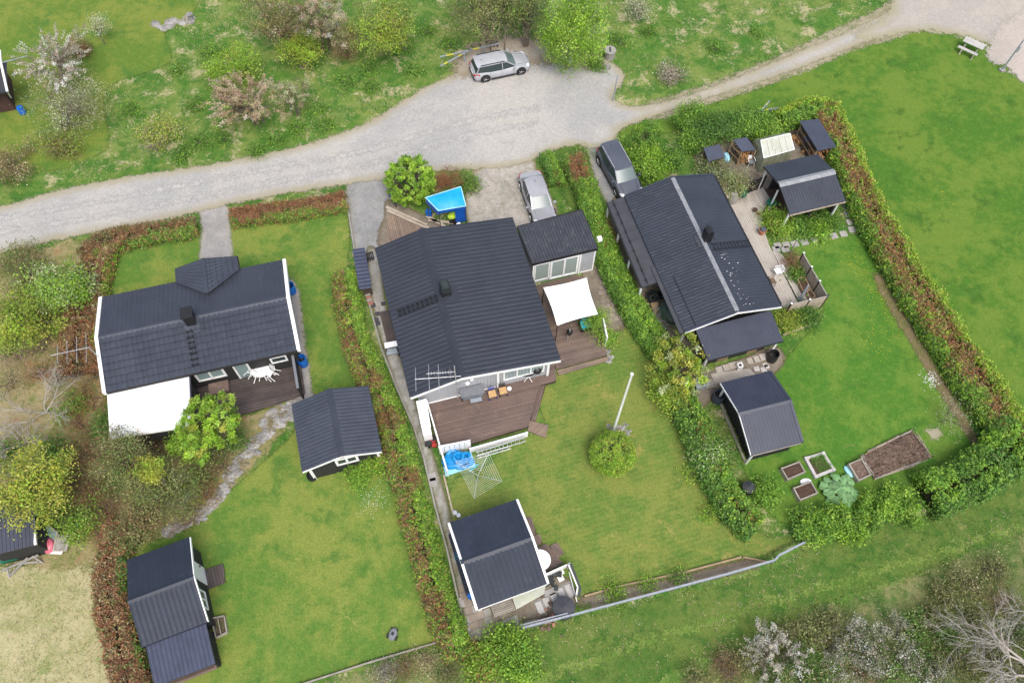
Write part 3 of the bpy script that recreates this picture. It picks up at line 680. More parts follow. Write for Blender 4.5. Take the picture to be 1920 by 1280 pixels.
grassmat('brown_verge', (.17, .13, .075), (.13, .12, .05), c=(.09, .12, .03), s=.9, cthr=.54, edge=True, amp=.35, off=111)
grassmat('lane_verge', (.20, .19, .11), (.29, .26, .18), c=(.10, .15, .04), s=.6, cthr=.5, edge=True, amp=.7, off=131)
gravelmat('road_gravel', (.375, .355, .325), (.305, .30, .29), (.25, .245, .24), (.30, .27, .19), s=.13, stone=11, amp=.45, vw=1.0)
gravelmat('path_gravel', (.31, .295, .28), (.25, .24, .23), (.2, .19, .18), (.27, .26, .20), s=.6, stone=13, amp=.3, vw=.3, weeds=((.13, .17, .04), .64))
gravelmat('pebbles', (.36, .33, .29), (.28, .26, .225), (.18, .165, .14), (.24, .21, .13), s=.8, stone=7, amp=.3, vw=.4, weeds=((.16, .19, .06), .60))
gravelmat('yard_gravel', (.27, .265, .26), (.21, .21, .21), (.17, .16, .16), (.24, .23, .19), s=.6, stone=13, amp=.3, vw=.4, weeds=((.15, .18, .05), .60))
gravelmat('dirt', (.21, .18, .145), (.16, .135, .105), (.13, .105, .08), (.15, .12, .08), s=.8, stone=10, amp=.25, vw=.3, weeds=((.12, .14, .05), .62))
gravelmat('leaf_litter', (.27, .225, .175), (.32, .285, .24), (.19, .15, .11), (.24, .20, .14), s=.5, stone=9, amp=1.6, vw=1.2)
gravelmat('paved_old', (.33, .315, .29), (.26, .25, .225), (.16, .155, .13), (.16, .15, .09), s=.7, stone=2.6, amp=.08, vw=.3, weeds=((.14, .15, .06), .66))
gravelmat('sand', (.37, .335, .29), (.33, .305, .275), (.29, .26, .22), (.29, .27, .18), s=.3, stone=12, amp=1.0, vw=1.4, weeds=((.22, .22, .09), .62)); gravelmat('pale_sand', (.40, .35, .31), (.37, .33, .29), (.34, .30, .26), (.36, .33, .28), s=.3, stone=12, amp=1.2, vw=.3)

mbg = MB(); R_ = 900
n_ = 30
vs = [(-R_ + 2 * R_ * i / n_, -R_ + 2 * R_ * j / n_, 0) for j in range(n_ + 1) for i in range(n_ + 1)]
mbg.add(vs, [(j * (n_ + 1) + i, j * (n_ + 1) + i + 1, (j + 1) * (n_ + 1) + i + 1, (j + 1) * (n_ + 1) + i) for j in range(n_) for i in range(n_)])
gr = mbg.build('ground', MATS['meadow_grass']); tag(gr, kind='structure')

P_LEFT = [(200, 470), (290, 455), (372, 432), (405, 425), (440, 420), (540, 405), (640, 400), (655, 440), (650, 520), (655, 600), (690, 680), (730, 750), (745, 830), (765, 900), (795, 1010), (815, 1110), (835, 1195), (700, 1235), (555, 1285), (430, 1290), (330, 1290), (280, 1200), (235, 1040), (300, 1010), (360, 985), (420, 930), (500, 860), (550, 810), (540, 760), (400, 790), (240, 800), (200, 650)]
P_MID = [(850, 900), (900, 880), (960, 830), (1020, 800), (1010, 740), (1060, 690), (1140, 650), (1190, 600), (1215, 660), (1270, 790), (1320, 870), (1370, 960), (1440, 1005), (1500, 1010), (1400, 1050), (1250, 1085), (1090, 1115), (1050, 1100), (1000, 1000), (960, 970), (850, 985)]
P_RIGHT = [(1440, 470), (1600, 440), (1640, 470), (1700, 570), (1790, 710), (1870, 820), (1880, 860), (1760, 900), (1640, 950), (1500, 980), (1440, 960), (1390, 850), (1440, 720), (1500, 640), (1545, 580), (1500, 480)]
P_OUTER = [(1165, 262), (1180, 232), (1245, 218), (1330, 196), (1430, 165), (1520, 128), (1600, 92), (1680, 66), (1760, 60), (1830, 72), (1880, 118), (1935, 155), (2100, 260), (2300, 400), (2300, 1100), (2050, 950), (1920, 880), (1840, 740), (1720, 560), (1640, 420), (1570, 240), (1540, 205), (1400, 215), (1250, 250)]
P_TOP = [(-200, -120), (350, -120), (365, 20), (310, 60), (318, 120), (200, 165), (205, 270), (160, 300), (100, 320), (-60, 330), (-250, 300)]
P_DRY = [(-120, 1090), (60, 1060), (120, 1030), (175, 1010), (190, 1080), (205, 1180), (240, 1300), (-60, 1380), (-200, 1300)]
P_SCRUB = [(-120, 490), (60, 470), (150, 450), (195, 520), (195, 760), (240, 830), (420, 790), (540, 760), (520, 820), (430, 920), (350, 990), (235, 1030), (200, 1060), (60, 1060), (-160, 980)]
P_STRIP = [(900, 1225), (1000, 1180), (1120, 1150), (1300, 1105), (1460, 1065), (1560, 1005), (1750, 960), (1860, 910), (1930, 880), (2150, 900), (2100, 1010), (1900, 1020), (1700, 1080), (1500, 1150), (1250, 1260), (1150, 1330), (950, 1330)]
P_BSCR = [(560, 1310), (700, 1250), (860, 1215), (960, 1260), (1010, 1330), (700, 1400), (500, 1400)]
P_BSCR2 = [(1280, 1290), (1420, 1200), (1560, 1140), (1700, 1090), (1850, 1030), (2050, 1000), (2100, 1400), (1250, 1400)]
sheet('dry_meadow', P_DRY, 0.004, MATS['dry_grass'], margin=1.0)
sheet('scrub_floor', P_SCRUB, 0.008, MATS['scrub_floor'], margin=1.2)
sheet('grass_strip', P_STRIP, 0.012, MATS['strip_grass'], margin=1.4)
sheet('scrub_ground', P_BSCR, 0.016, MATS['bottom_scrub'], margin=1.6)
sheet('scrub_ground', P_BSCR2, 0.016, MATS['bottom_scrub'], margin=1.6)
sheet('meadow_lawn', P_TOP, 0.004, MATS['lawn_top'])
sheet('lawn', P_LEFT, 0.018, MATS['lawn_left'])
sheet('lawn', P_MID, 0.022, MATS['lawn_mid'])
sheet('lawn', P_RIGHT, 0.026, MATS['lawn_right'])
sheet('green_field', P_OUTER, 0.030, MATS['lawn_outer'], cell=.5)

P_ROAD = [(-300, 440), (0, 388), (100, 360), (250, 330), (400, 308), (560, 275), (640, 250), (700, 225), (755, 190), (800, 163), (850, 140), (890, 105), (960, 84), (1040, 78), (1100, 100), (1150, 118), (1172, 150), (1150, 178), (1175, 200), (1240, 193), (1300, 178), (1310, 190), (1240, 214), (1165, 243), (1150, 268), (1110, 280), (1085, 272), (1050, 278), (1010, 296), (960, 312), (880, 318), (820, 322), (730, 334), (640, 348), (560, 360), (430, 384), (330, 408), (250, 424), (100, 452), (-300, 540)]
P_LANE = [(1230, 198), (1300, 176), (1400, 138), (1500, 97), (1600, 55), (1690, 5), (1740, -60), (1790, -40), (1700, 48), (1610, 84), (1500, 128), (1400, 162), (1300, 194), (1235, 212)]
P_YARD = [(1600, 66), (1670, 20), (1700, -90), (2150, -90), (2150, 260), (1925, 158), (1880, 120), (1850, 86), (1805, 70), (1740, 60), (1680, 66), (1640, 74)]
P_VERGE = [(1200, 200), (1290, 170), (1400, 130), (1500, 86), (1600, 40), (1690, -10), (1720, -60), (1800, 20), (1700, 66), (1600, 96), (1500, 138), (1400, 172), (1300, 206), (1220, 226)]
sheet('lane_verge', P_VERGE, 0.034, MATS['lane_verge'], margin=.8)
sheet('lane', P_LANE, 0.038, MATS['road_gravel'], margin=.7)
sheet('gravel_yard', P_YARD, 0.042, MATS['sand'], margin=.9)
sheet('road', P_ROAD, 0.046, MATS['road_gravel'], smooth=3, margin=.7)
sheet('leaf_litter', [(870, 100), (930, 70), (1040, 80), (1110, 105), (1135, 130), (1080, 128), (1010, 122), (910, 142), (850, 140)], 0.050, MATS['leaf_litter'], margin=1.2)
sheet('sand_yard', [(1850, 100), (1900, 30), (2100, -40), (2150, 250), (1930, 160), (1890, 130)], 0.050, MATS['pale_sand'], margin=1.2)
sheet('gravel_drive', [(655, 340), (735, 325), (728, 400), (722, 440), (735, 475), (690, 500), (665, 470), (655, 400)], 0.034, MATS['yard_gravel'])
sheet('gravel_parking', [(885, 325), (990, 298), (1010, 330), (1045, 410), (950, 430), (880, 425)], 0.034, MATS['pebbles'])
sheet('gravel_drive', [(1098, 262), (1128, 258), (1165, 300), (1230, 400), (1170, 420), (1140, 385), (1115, 330)], 0.034, MATS['yard_gravel'], margin=.4)
sheet('carport_floor', [(1140, 395), (1200, 380), (1300, 640), (1290, 690), (1240, 640), (1190, 560)], 0.042, MATS['dirt'])
sheet('gravel_path', [(376, 385), (425, 385), (432, 430), (433, 495), (378, 495), (378, 430)], 0.034, MATS['path_gravel'], margin=.35)
sheet('gravel_strip', [(536, 530), (560, 545), (572, 640), (584, 720), (586, 760), (552, 760)], 0.034, MATS['path_gravel'], margin=.3)
sheet('garden_path', [(688, 462), (712, 480), (722, 560), (748, 660), (782, 760), (805, 830), (828, 900), (850, 985), (868, 1060), (885, 1130), (960, 1165), (1040, 1150), (1045, 1160), (890, 1204), (868, 1150), (838, 1020), (815, 940), (790, 850), (765, 780), (740, 720), (715, 640), (695, 560)], 0.038, MATS['paved_old'], smooth=2, margin=.2)
sheet('shed_yard', [(850, 985), (890, 1130), (985, 1165), (1076, 1140), (1066, 1085), (1010, 1075), (975, 990)], 0.034, MATS['dirt'])
sheet('paved_yard', [(1118, 478), (1140, 482), (1162, 540), (1180, 600), (1135, 618), (1090, 520)], 0.038, MATS['dirt'], margin=.2)
sheet('garden_dirt', [(1285, 640), (1330, 690), (1450, 650), (1470, 680), (1440, 705), (1360, 720), (1310, 770), (1270, 700)], 0.041, MATS['dirt'])
sheet('garden_dirt', [(730, 375), (830, 420), (900, 440), (720, 470), (722, 400)], 0.041, MATS['dirt'])
sheet('wood_yard', [(1310, 280), (1400, 260), (1540, 240), (1580, 330), (1440, 360), (1320, 320)], 0.034, MATS['dirt'])
sheet('bare_strip', [(738, 800), (755, 800), (790, 950), (820, 1090), (812, 1110), (780, 1000), (752, 880)], 0.034, MATS['brown_verge'], margin=.3)
sheet('bare_strip', [(1296, 800), (1320, 860), (1375, 960), (1365, 965), (1310, 880)], 0.034, MATS['brown_verge'], margin=.4)
sheet('bare_strip', [(650, 650), (700, 720), (745, 860), (738, 870), (700, 760), (650, 680)], 0.034, MATS['brown_verge'], margin=.3)
sheet('bare_strip', [(1655, 520), (1750, 680), (1850, 850), (1840, 860), (1740, 700), (1645, 540)], 0.034, MATS['brown_verge'], margin=.3)
sheet('flower_bed', [(1090, 1118), (1250, 1085), (1390, 1050), (1430, 1056), (1380, 1075), (1240, 1108), (1110, 1140)], 0.034, MATS['dirt'], margin=.1)
sheet('garden_bed', [(1030, 290), (1120, 275), (1165, 420), (1200, 520), (1260, 660), (1230, 640), (1160, 480), (1075, 400)], 0.030, MATS['strip_grass'])
sheet('stump_patch', [(1735, 808), (1755, 800), (1762, 815), (1745, 822)], 0.038, MATS['sand'], cell=.15, margin=.2)

grassmat('mown_track', (.095, .165, .028), (.135, .19, .042), s=.5, edge=True, amp=1.1, off=141)
gravelmat('wheel_track', (.385, .37, .345), (.35, .34, .32), (.33, .32, .30), (.36, .345, .325), s=.3, stone=14, amp=.9, vw=.1)
sheet('mown_track', [(900, 1300), (1100, 1232), (1300, 1168), (1500, 1105), (1680, 1052), (1900, 985), (1905, 995), (1700, 1062), (1500, 1120), (1300, 1184), (1110, 1246), (920, 1318)], .020, MATS['mown_track'], margin=.9)
for dy in (-13, 14):
    L_ = [(-60, 430), (100, 407), (260, 377), (420, 346), (580, 317), (700, 292), (800, 262), (900, 235), (1000, 218)]
    sheet('wheel_track', [(x, y + dy - 3) for x, y in L_] + [(x, y + dy + 4) for x, y in L_[::-1]], .050, MATS['wheel_track'], margin=.6, cell=.25)
# rough grass: real blades over the meadow, thin over lawns' borders
big_px = [(-250, -150), (2200, -150), (2200, 1400), (-250, 1400)]
pts = scatter_in(big_px, 150000)
excl = [np.array([q[:2] for q in ats(p)]) for p in (P_LEFT, P_MID, P_RIGHT, P_OUTER, P_TOP, P_ROAD, P_LANE, P_YARD)]
k = np.ones(len(pts), bool)
for P in excl: k &= sdist(pts[:, 0], pts[:, 1], P) < .15
pts = pts[k]; k = vnoise(pts[:, 0], pts[:, 1], 1.3, 11) + rng.random(len(pts)) * .4 > .55; pts = pts[k]
nz = vnoise(pts[:, 0], pts[:, 1], 2.2, 21) * .6 + vnoise(pts[:, 0], pts[:, 1], .7, 22) * .4 + rng.normal(0, .09, len(pts))
cl = np.where((nz > .56)[:, None], jitter(pick('straw', len(pts)), .15), np.where((nz < .42)[:, None], np.array([.075, .17, .04]), np.array([.14, .21, .06])) * (1 + rng.normal(0, .12, (len(pts), 1))))
dry = sdist(pts[:, 0], pts[:, 1], np.array([q[:2] for q in ats(P_DRY)])) > -.4; cl[dry] = (np.array([.34, .32, .17]) * (1 + rng.normal(0, .14, (len(pts), 1))))[dry]
tufts('meadow_grass_blades', pts, leafmat(), .05, .13, 3, 'rough tufted meadow grass, green and straw coloured', cl)
# ================================================================ LEFT HOUSE (black walls, white barge boards)
rootA, roofA, FA = gable('left_house', 'low black house with slate tiled roof, white barge boards and white veranda roof', 'house',
    (-24.32, 21.84), 15.97, 11.03, 3.32, 3.26, 2.85, 3.57, 2.68, MATS['black_wall'], MATS['tile_slate'], MATS['white_paint'], ov=(.25, .25, .3, .35),
    covA=('rib', .27, .028), covB=('single', .3, .40, .036, .075), ridge_w=.2, bw=.2, bt=.1, cladding=False, fascia=MATS['black_wall'])
# porch gable: two triangular-ish slopes meeting the main roof in valleys
def porchA(root, roof):
    R1, R0 = at(381, 486, 3.25), at(388.5, 551, 3.45); La, Lb = at(329.5, 505, 2.55), at(331, 529, 2.95); Ra, Rb = at(445.5, 481.5, 2.55), at(449, 505, 2.95)
    mb = MB(); dz = np.array([0, 0, -.1])
    for q in ((La, R1, R0, Lb), (R1, Ra, Rb, R0)): mb.prism([p + dz for p in q], (0, 0, .1))
    pr = mb.build('porch_roof', MATS['underroof'], root)
    for (ea, eb) in ((La, Lb), (Ra, Rb)):
        V = []; Fc = []; n = 6; m_ = 16; w = m_ + 1
        rv = 4.2 if True else 0
        for i in range(n):
            for k, (u, z) in enumerate(((i / n, .12), ((i + 1) / n, .07))):
                for j in range(w):
                    v = j / m_; e = ea + (eb - ea) * v; r = R1 + (R0 - R1) * v; V.append(e + (r - e) * u + np.array([0, 0, z + (.03 if j % 2 else 0)]))
            b = i * 2 * w
            for j in range(w - 1): Fc.append((b + j, b + j + 1, b + w + j + 1, b + w + j))
            if i:
                for j in range(w - 1): Fc.append((b - w + j, b - w + j + 1, b + j + 1, b + j))
        npmesh('tiles', np.array(V), np.array(Fc), MATS['tile_slate'], pr, None, 'stuff')
        g = MB(); g.bar(eb + np.array([0, 0, .1]), R0 + np.array([0, 0, .1]), .12, .05); g.build('valley_flashing', MATS['tile_slate'], pr)
        g = MB(); g.bar(ea + np.array([0, 0, .0]), eb + np.array([0, 0, .0]), .07, .12); g.build('gutter', MATS['black_metal'], pr)
        g = MB(); g.bar(ea + np.array([0, 0, -.02]), R1 + np.array([0, 0, -.02]), .05, .16); g.build('barge_board', MATS['sheet_slate'], pr)
    r = MB(); d = R0 - R1; r.bar(R1 + np.array([0, 0, .1]), R0 + np.array([0, 0, .12]), .24, .07); r.build('ridge_cap', MATS['tile_slate'], pr)
    c = (La + Ra + Lb + Rb) / 4; g = [c + (q - c) * .9 for q in (La, Ra, Rb, Lb)]; w = MB(); w.prism([np.array([*q[:2], 0]) for q in g], (0, 0, 2.4)); w.build('porch_wall', MATS['black_wall'], root)
    d = MB(); c = (La + Ra) / 2; c = c * .98 + (Lb + Rb) / 2 * .02; d.box((c[0], c[1] - .1, 1.05), (.9, .1, 2.0), FA.th); d.build('door', MATS['white_paint'], root)
porchA(rootA, roofA)
def chimneyA():
    F = FA; m = MB(); F.bx(m, 5.08, 5.62, -.52, .12, 3.2, 4.45); c = m.build('chimney', MATS['black_metal'], roofA)
    m = MB(); F.bx(m, 5.0, 5.7, -.6, .2, 4.45, 4.52); m.build('chimney_cap', MATS['black_metal'], roofA)
    m = MB(); zz = lambda y: 3.57 + .89 / 3.26 * y + .06
    m.prism([F(4.9, -.95, zz(-.95)), F(5.8, -.95, zz(-.95)), F(5.8, .0, zz(0)), F(4.9, .0, zz(0))], (0, 0, .03)); m.build('flashing', MATS['tile_slate'], roofA)
    for k in range(7):
        y = -.85 - k * .33; m = MB(); z = zz(y) + .02
        F.bx(m, 4.95, 5.35, y - .04, y + .04, z, z + .06); F.bx(m, 4.98, 5.02, y - .1, y + .1, z, z + .1); F.bx(m, 5.28, 5.32, y - .1, y + .1, z, z + .1); m.build('roof_step', MATS['black_metal'], roofA)
chimneyA()
# white flat veranda roof with corrugation
def verandaA():
    F = FA; p = [(201, 738), (356, 706), (360, 797), (206, 822)]
    q = [at(*p[0], 2.45), at(*p[1], 2.45), at(*p[2], 2.2), at(*p[3], 2.2)]
    s = MB(); s.prism([x - np.array([0, 0, .05]) for x in q], (0, 0, .05)); vr = s.build('veranda_roof', MATS['white_plastic'], rootA)
    ribbed(vr, q[3], q[2], q[1], q[0], MATS['white_plastic'], .16, .02)
    b = MB(); b.bar(q[3] - np.array([0, 0, .1]), q[2] - np.array([0, 0, .1]), .06, .14); b.build('front_beam', MATS['white_paint'], rootA)
    b = MB(); b.bar(q[2] - np.array([0, 0, .02]), q[1] - np.array([0, 0, .02]), .07, .14); b.build('side_beam', MATS['sheet_slate'], rootA)
    # room under it
    w = MB(); ins = lambda a, b_, t: a + (b_ - a) * t
    c = (q[0] + q[1] + q[2] + q[3]) / 4; w.prism([np.array([*(c + (x - c) * .94)[:2], 0]) for x in q], (0, 0, 2.1)); w.build('room_wall', MATS['black_wall'], rootA)
verandaA()
# white windows in the black front wall under the eave
yB = -3.26 + .35
window(rootA, FA, 'y-', 4.75, 6.45, 1.0, 2.1, yB, MATS['white_paint'], 2, fw=.12, out=.06, glass=MATS['glass_pale'])
window(rootA, FA, 'y-', 7.0, 7.9, .15, 2.05, yB, MATS['white_paint'], 1, fw=.10, out=.06, glass=MATS['glass_pale'], name='door')
window(rootA, FA, 'y-', 9.2, 10.2, 1.2, 1.9, yB, MATS['white_paint'], 1, fw=.1, out=.05, glass=MATS['glass'])
# deck in front of it
dk = thing('left_deck', 'dark brown plank deck in front of the low black house', 'deck', at(460, 740, 0))
planks(dk, ats([(356, 700), (560, 650), (572, 738), (480, 770), (362, 800)], .3), FA.e, .17, .26, .035, MATS['deck_dark'], gap=.035)
b = MB(); b.prism([np.array([*p[:2], 0.03]) for p in ats([(357, 702), (559, 652), (570, 738), (480, 769), (363, 799)], .2)], (0, 0, .2)); b.build('joists', MATS['wood_dark'], dk)
b = MB(); q0, q1 = at(553, 665, .3), at(566, 745, .3)
b.obox(np.array([*q0[:2], 0]), q1 - q0, FA.e * .1, (0, 0, 1.6)); ws = b.build('windbreak', MATS['black_wall'], dk)
b = MB(); b.obox(np.array([*q0[:2], 1.6]) - FA.e * .03, (q1 - q0), FA.e * .16, (0, 0, .05)); b.build('top_rail', MATS['grey_cover'], ws)
b = MB(); F_ = FA; c = at(405, 722, .3); F_.bx(b, 5.15, 6.35, yB - .85, yB - .1, .3, .62); b.build('step', MATS['deck_red'], dk)
# antenna on the left gable
def antenna(name, label, base, ztop, boom_dir, L, els, el_len, m=None, side=0.0):
    root = thing(name, label, 'antenna', base); b = np.array(base, float); t = np.array([b[0], b[1], ztop]); m = m or MATS['alu']
    mb = MB(); mb.cyl(b, t, .03, n=6); mb.build('mast', m, root)
    d = np.array([math.cos(boom_dir), math.sin(boom_dir), 0]); n = np.array([-d[1], d[0], 0]); mb = MB(); mb.cyl(t - d * L * side, t + d * L * (1 - side), .02, n=5); mb.build('boom', m, root)
    for i in range(els):
        p = t + d * L * ((i + .3) / els - side); l = el_len * (1 - .12 * i); mb = MB(); mb.cyl(p - n * l / 2, p + n * l / 2, .014, n=5); mb.build('element', m, root)
    return root
antenna('antenna', 'silver rake antenna sticking out from the gable of the left house', [*FA(-.1, -1.2, 0)[:2], 2.4], 4.6, math.radians(196), 2.1, 4, 1.9)

# ================================================================ LEFT GARDEN SHED
rootB, roofB, FB = gable('garden_shed', 'black shed with blue-grey tiled gable roof beside the long hedge, white window in its gable', 'shed',
    (-10.50, 19.10), -73.43, 4.23, 2.15, 2.35, 2.25, 3.05, 2.20, MATS['black_wall'], MATS['tile_slate'], None, ov=(.2, .28, .25, .3),
    covA=('single', .22, .38, .016, .035), covB=('single', .22, .38, .016, .035), ridge_w=.2, cladding=False)
window(rootB, FB, 'x+', -.55, .75, 1.15, 2.05, 4.23 - .28, MATS['white_paint'], 2, fw=.14, out=.05)
for y in (-2.02, 1.86):
    b = MB(); FB.bx(b, 4.23 - .30, 4.23 - .2, y - .08 + (.02 if y > 0 else 0), y + .08, 0, 2.0); b.build('corner_board', MATS['white_paint'], rootB)
for (y, h) in ((2.15, 2.25), (-2.35, 2.20)):
    b = MB(); b.prism([FB(4.235, y, h - .14), FB(4.235, 0, 3.05 - .14), FB(4.235, 0, 3.07), FB(4.235, y, h + .02)], FB.e * .03); b.build('barge_board', MATS['white_paint'], roofB)
b = MB(); FB.bx(b, 2.7, 3.5, -2.42, -2.1, 1.0, 1.6); b.build('shutter', MATS['board_grey'], rootB)

# ================================================================ BOTTOM LEFT SHED with lower lean-to
rootC, roofC, FC = gable('tool_shed', 'black shed at the lower left with blue-grey tiled roof and plank step at its door', 'shed',
    (-19.13, 7.08), 22.79, 3.30, 2.38, 2.22, 2.31, 3.05, 2.24, MATS['black_wall'], MATS['tile_blue'], None, ov=(.15, .22, .2, .2),
    covA=('joined', .27, .36, .028, .012), covB=('single', .26, .36, .02, .055), ridge_w=.18, cladding=False)
b = MB(); FC.bx(b, 3.30 - .215, 3.30 - .17, .25, 1.25, .1, 2.0); d = b.build('door', MATS['white_paint'], rootC); b = MB(); FC.bx(b, 3.135, 3.19, 1.08, 1.14, .95, 1.08); b.build('handle', MATS['black_metal'], d)
window(rootC, FC, 'x+', -1.3, -.3, .9, 1.9, 3.08, MATS['white_paint'], 2, fw=.08, out=.06)
b = MB(); b.prism([FC(3.305, 2.38, 2.17), FC(3.305, 0, 2.91), FC(3.305, 0, 3.1), FC(3.305, 2.38, 2.36)], FC.e * .05); b.build('barge_board', MATS['white_paint'], roofC)
b = MB(); b.prism([FC(3.305, -2.22, 2.10), FC(3.305, 0, 2.91), FC(3.305, 0, 3.1), FC(3.305, -2.22, 2.29)], FC.e * .05); b.build('barge_board', MATS['white_paint'], roofC)
def leanto():
    e = [at(274, 1211, 2.0), at(381.5, 1169, 2.0), at(404, 1243, 1.55), at(290, 1287, 1.55)]
    root = thing('lean_to_shed', 'lower black lean-to with pale slate-blue tiles against the bottom left shed', 'shed', (e[0] + e[2])[:3] / 2 * np.array([1, 1, 0]))
    s = MB(); s.prism([q - np.array([0, 0, .1]) for q in e], (0, 0, .1)); r = s.build('roof', MATS['underroof'], root)
    tiled(r, e[3], e[2], e[1], e[0], MATS['tile_light'], .215, .36, True, .04)
    c = sum(e) / 4; w = MB(); g = [c + (q - c) * np.array([.9, .92, 1]) for q in e]
    w.add([np.array([*q[:2], 0]) for q in g] + [q - np.array([0, 0, .12]) for q in g], [(0, 1, 2, 3), (7, 6, 5, 4), (0, 4, 5, 1), (1, 5, 6, 2), (2, 6, 7, 3), (3, 7, 4, 0)]); wl = w.build('wall', MATS['black_wall'], root)
    b = MB(); b.bar(g[3] * np.array([1, 1, 0]) + np.array([0, 0, 1.3]) - FC.n * .12, g[2] * np.array([1, 1, 0]) + np.array([0, 0, 1.3]) - FC.n * .12, .16, .05); b.build('shelf_board', MATS['wood_dark'], root)
    b = MB(); b.bar(g[3] * np.array([1, 1, 0]) + np.array([0, 0, .9]) - FC.n * .12, g[2] * np.array([1, 1, 0]) + np.array([0, 0, .9]) - FC.n * .12, .2, .05); b.build('shelf_board', MATS['deck_red'], root)
    # battens on the side
    n = 9
    for i in range(n):
        t = (i + .5) / n; p = g[1] * (1 - t) + g[2] * t; b = MB(); b.obox(np.array([*p[:2], 0]) + FC.e * .01, FC.e * .03, FC.n * .05, (0, 0, p[2] - .15)); b.build('batten', MATS['black_wall'], root)
leanto()
dk = thing('shed_step', 'small dark plank step by the white door of the bottom left shed', 'deck', at(403, 1080, 0))
planks(dk, ats([(383, 1068), (418, 1056), (425, 1091), (388, 1105)], .15), FC.n, .17, .12, .04, MATS['deck_dark'], gap=.02)
b = MB(); b.prism([np.array([*p[:2], 0.02]) for p in ats([(384, 1069), (416, 1058), (423, 1090), (389, 1104)], .1)], (0, 0, .1)); b.build('joists', MATS['wood_dark'], dk)
fr = thing('cold_frame', 'pale wooden cold frame on the lawn beside the lean-to shed', 'cold frame', at(414, 1176, 0))
P4 = ats([(399, 1160), (423, 1155), (428, 1186), (408, 1196)], .0)
for i in range(4):
    b = MB(); b.bar(P4[i] + np.array([0, 0, .15]), P4[(i + 1) % 4] + np.array([0, 0, .15]), .06, .28); b.build('side_board', MATS['board_grey'], fr)
b = MB(); b.prism([p + np.array([0, 0, .02]) for p in P4], (0, 0, .14)); b.build('soil', MATS['dirt'], fr)
b = MB(); b.bar((P4[0] + P4[1]) / 2 + np.array([0, 0, .3]), (P4[2] + P4[3]) / 2 + np.array([0, 0, .3]), .05); b.build('lid_bar', MATS['board_grey'], fr)

# ================================================================ MAIN HOUSE
rootD, roofD, FD = gable('main_house', 'grey clad house with the largest dark tiled roof and red-brown front deck', 'house',
    (-5.90, 30.00), -73.50, 10.81, 5.98, 3.10, 3.00, 3.82, 2.87, MATS['grey_wall'], MATS['tile_main'], None, ov=(.4, .55, .45, .45),
    covA=('joined', .3, .37, .024), covB=('joined', .3, .37, .024), ridge_w=.26, cladding=True)
for (y, h) in ((5.98, 3.00), (-3.10, 2.87)):
    b = MB(); b.prism([FD(10.83, y, h - .2), FD(10.83, 0, 3.82 - .2), FD(10.83, 0, 3.84), FD(10.83, y, h + .02)], FD.e * .03); b.build('barge_board', MATS['white_paint'], roofD)
def chimney_round(roof, F, x, y, z0, h):
    m = MB(); F.bx(m, x - .3, x + .3, y - .3, y + .3, z0, z0 + h); m.build('chimney', MATS['black_metal'], roof)
    m = MB(); m.cyl(F(x - .32, y, z0 + h), F(x + .32, y, z0 + h), .3, n=14); m.build('chimney_hood', MATS['dark_metal'], roof, smooth=True)
    m = MB(); zz = 3.82 - .82 / 5.98 * y; m.prism([F(x - .45, y - .2, zz + .09), F(x + .62, y - .2, zz + .09), F(x + .62, y + .75, zz - .04), F(x - .45, y + .75, zz - .04)], (0, 0, .025)); m.build('flashing', MATS['tile_main'], roof)
chimney_round(roofD, FD, 5.0, .42, 3.5, 1.0)
zl = lambda y: 3.82 + .95 / 3.10 * y + .07
for k in range(9):
    y = -.25 - k * .29; m = MB(); F = FD; z = zl(y)
    F.bx(m, 5.05, 5.5, y - .03, y + .03, z + .05, z + .1); F.bx(m, 5.08, 5.13, y - .1, y + .1, z, z + .16); F.bx(m, 5.42, 5.47, y - .1, y + .1, z, z + .16); m.build('roof_step', MATS['black_metal'], roofD)
# recessed porch windows on the right of the gable
xw = 10.81 - .55
window(rootD, FD, 'x+', 2.6, 5.2, 1.0, 2.2, xw + .02, MATS['white_paint'], 3, fw=.1, out=.06, glass=MATS['glass_pale'])
for yy in (2.25, 5.42):
    m = MB(); FD.bx(m, xw + .02, xw + .14, yy - .07, yy + .07, .35, 2.75); m.build('corner_post', MATS['white_paint'], rootD)
m = MB(); FD.bx(m, xw + .03, xw + .08, -2.6, 2.1, .32, .45); m.build('base_board', MATS['white_paint'], rootD)
m = MB(); FD.bx(m, xw + .03, xw + .15, .55, .75, 2.2, 2.55); m.build('wall_lamp', MATS['white_plastic'], rootD)
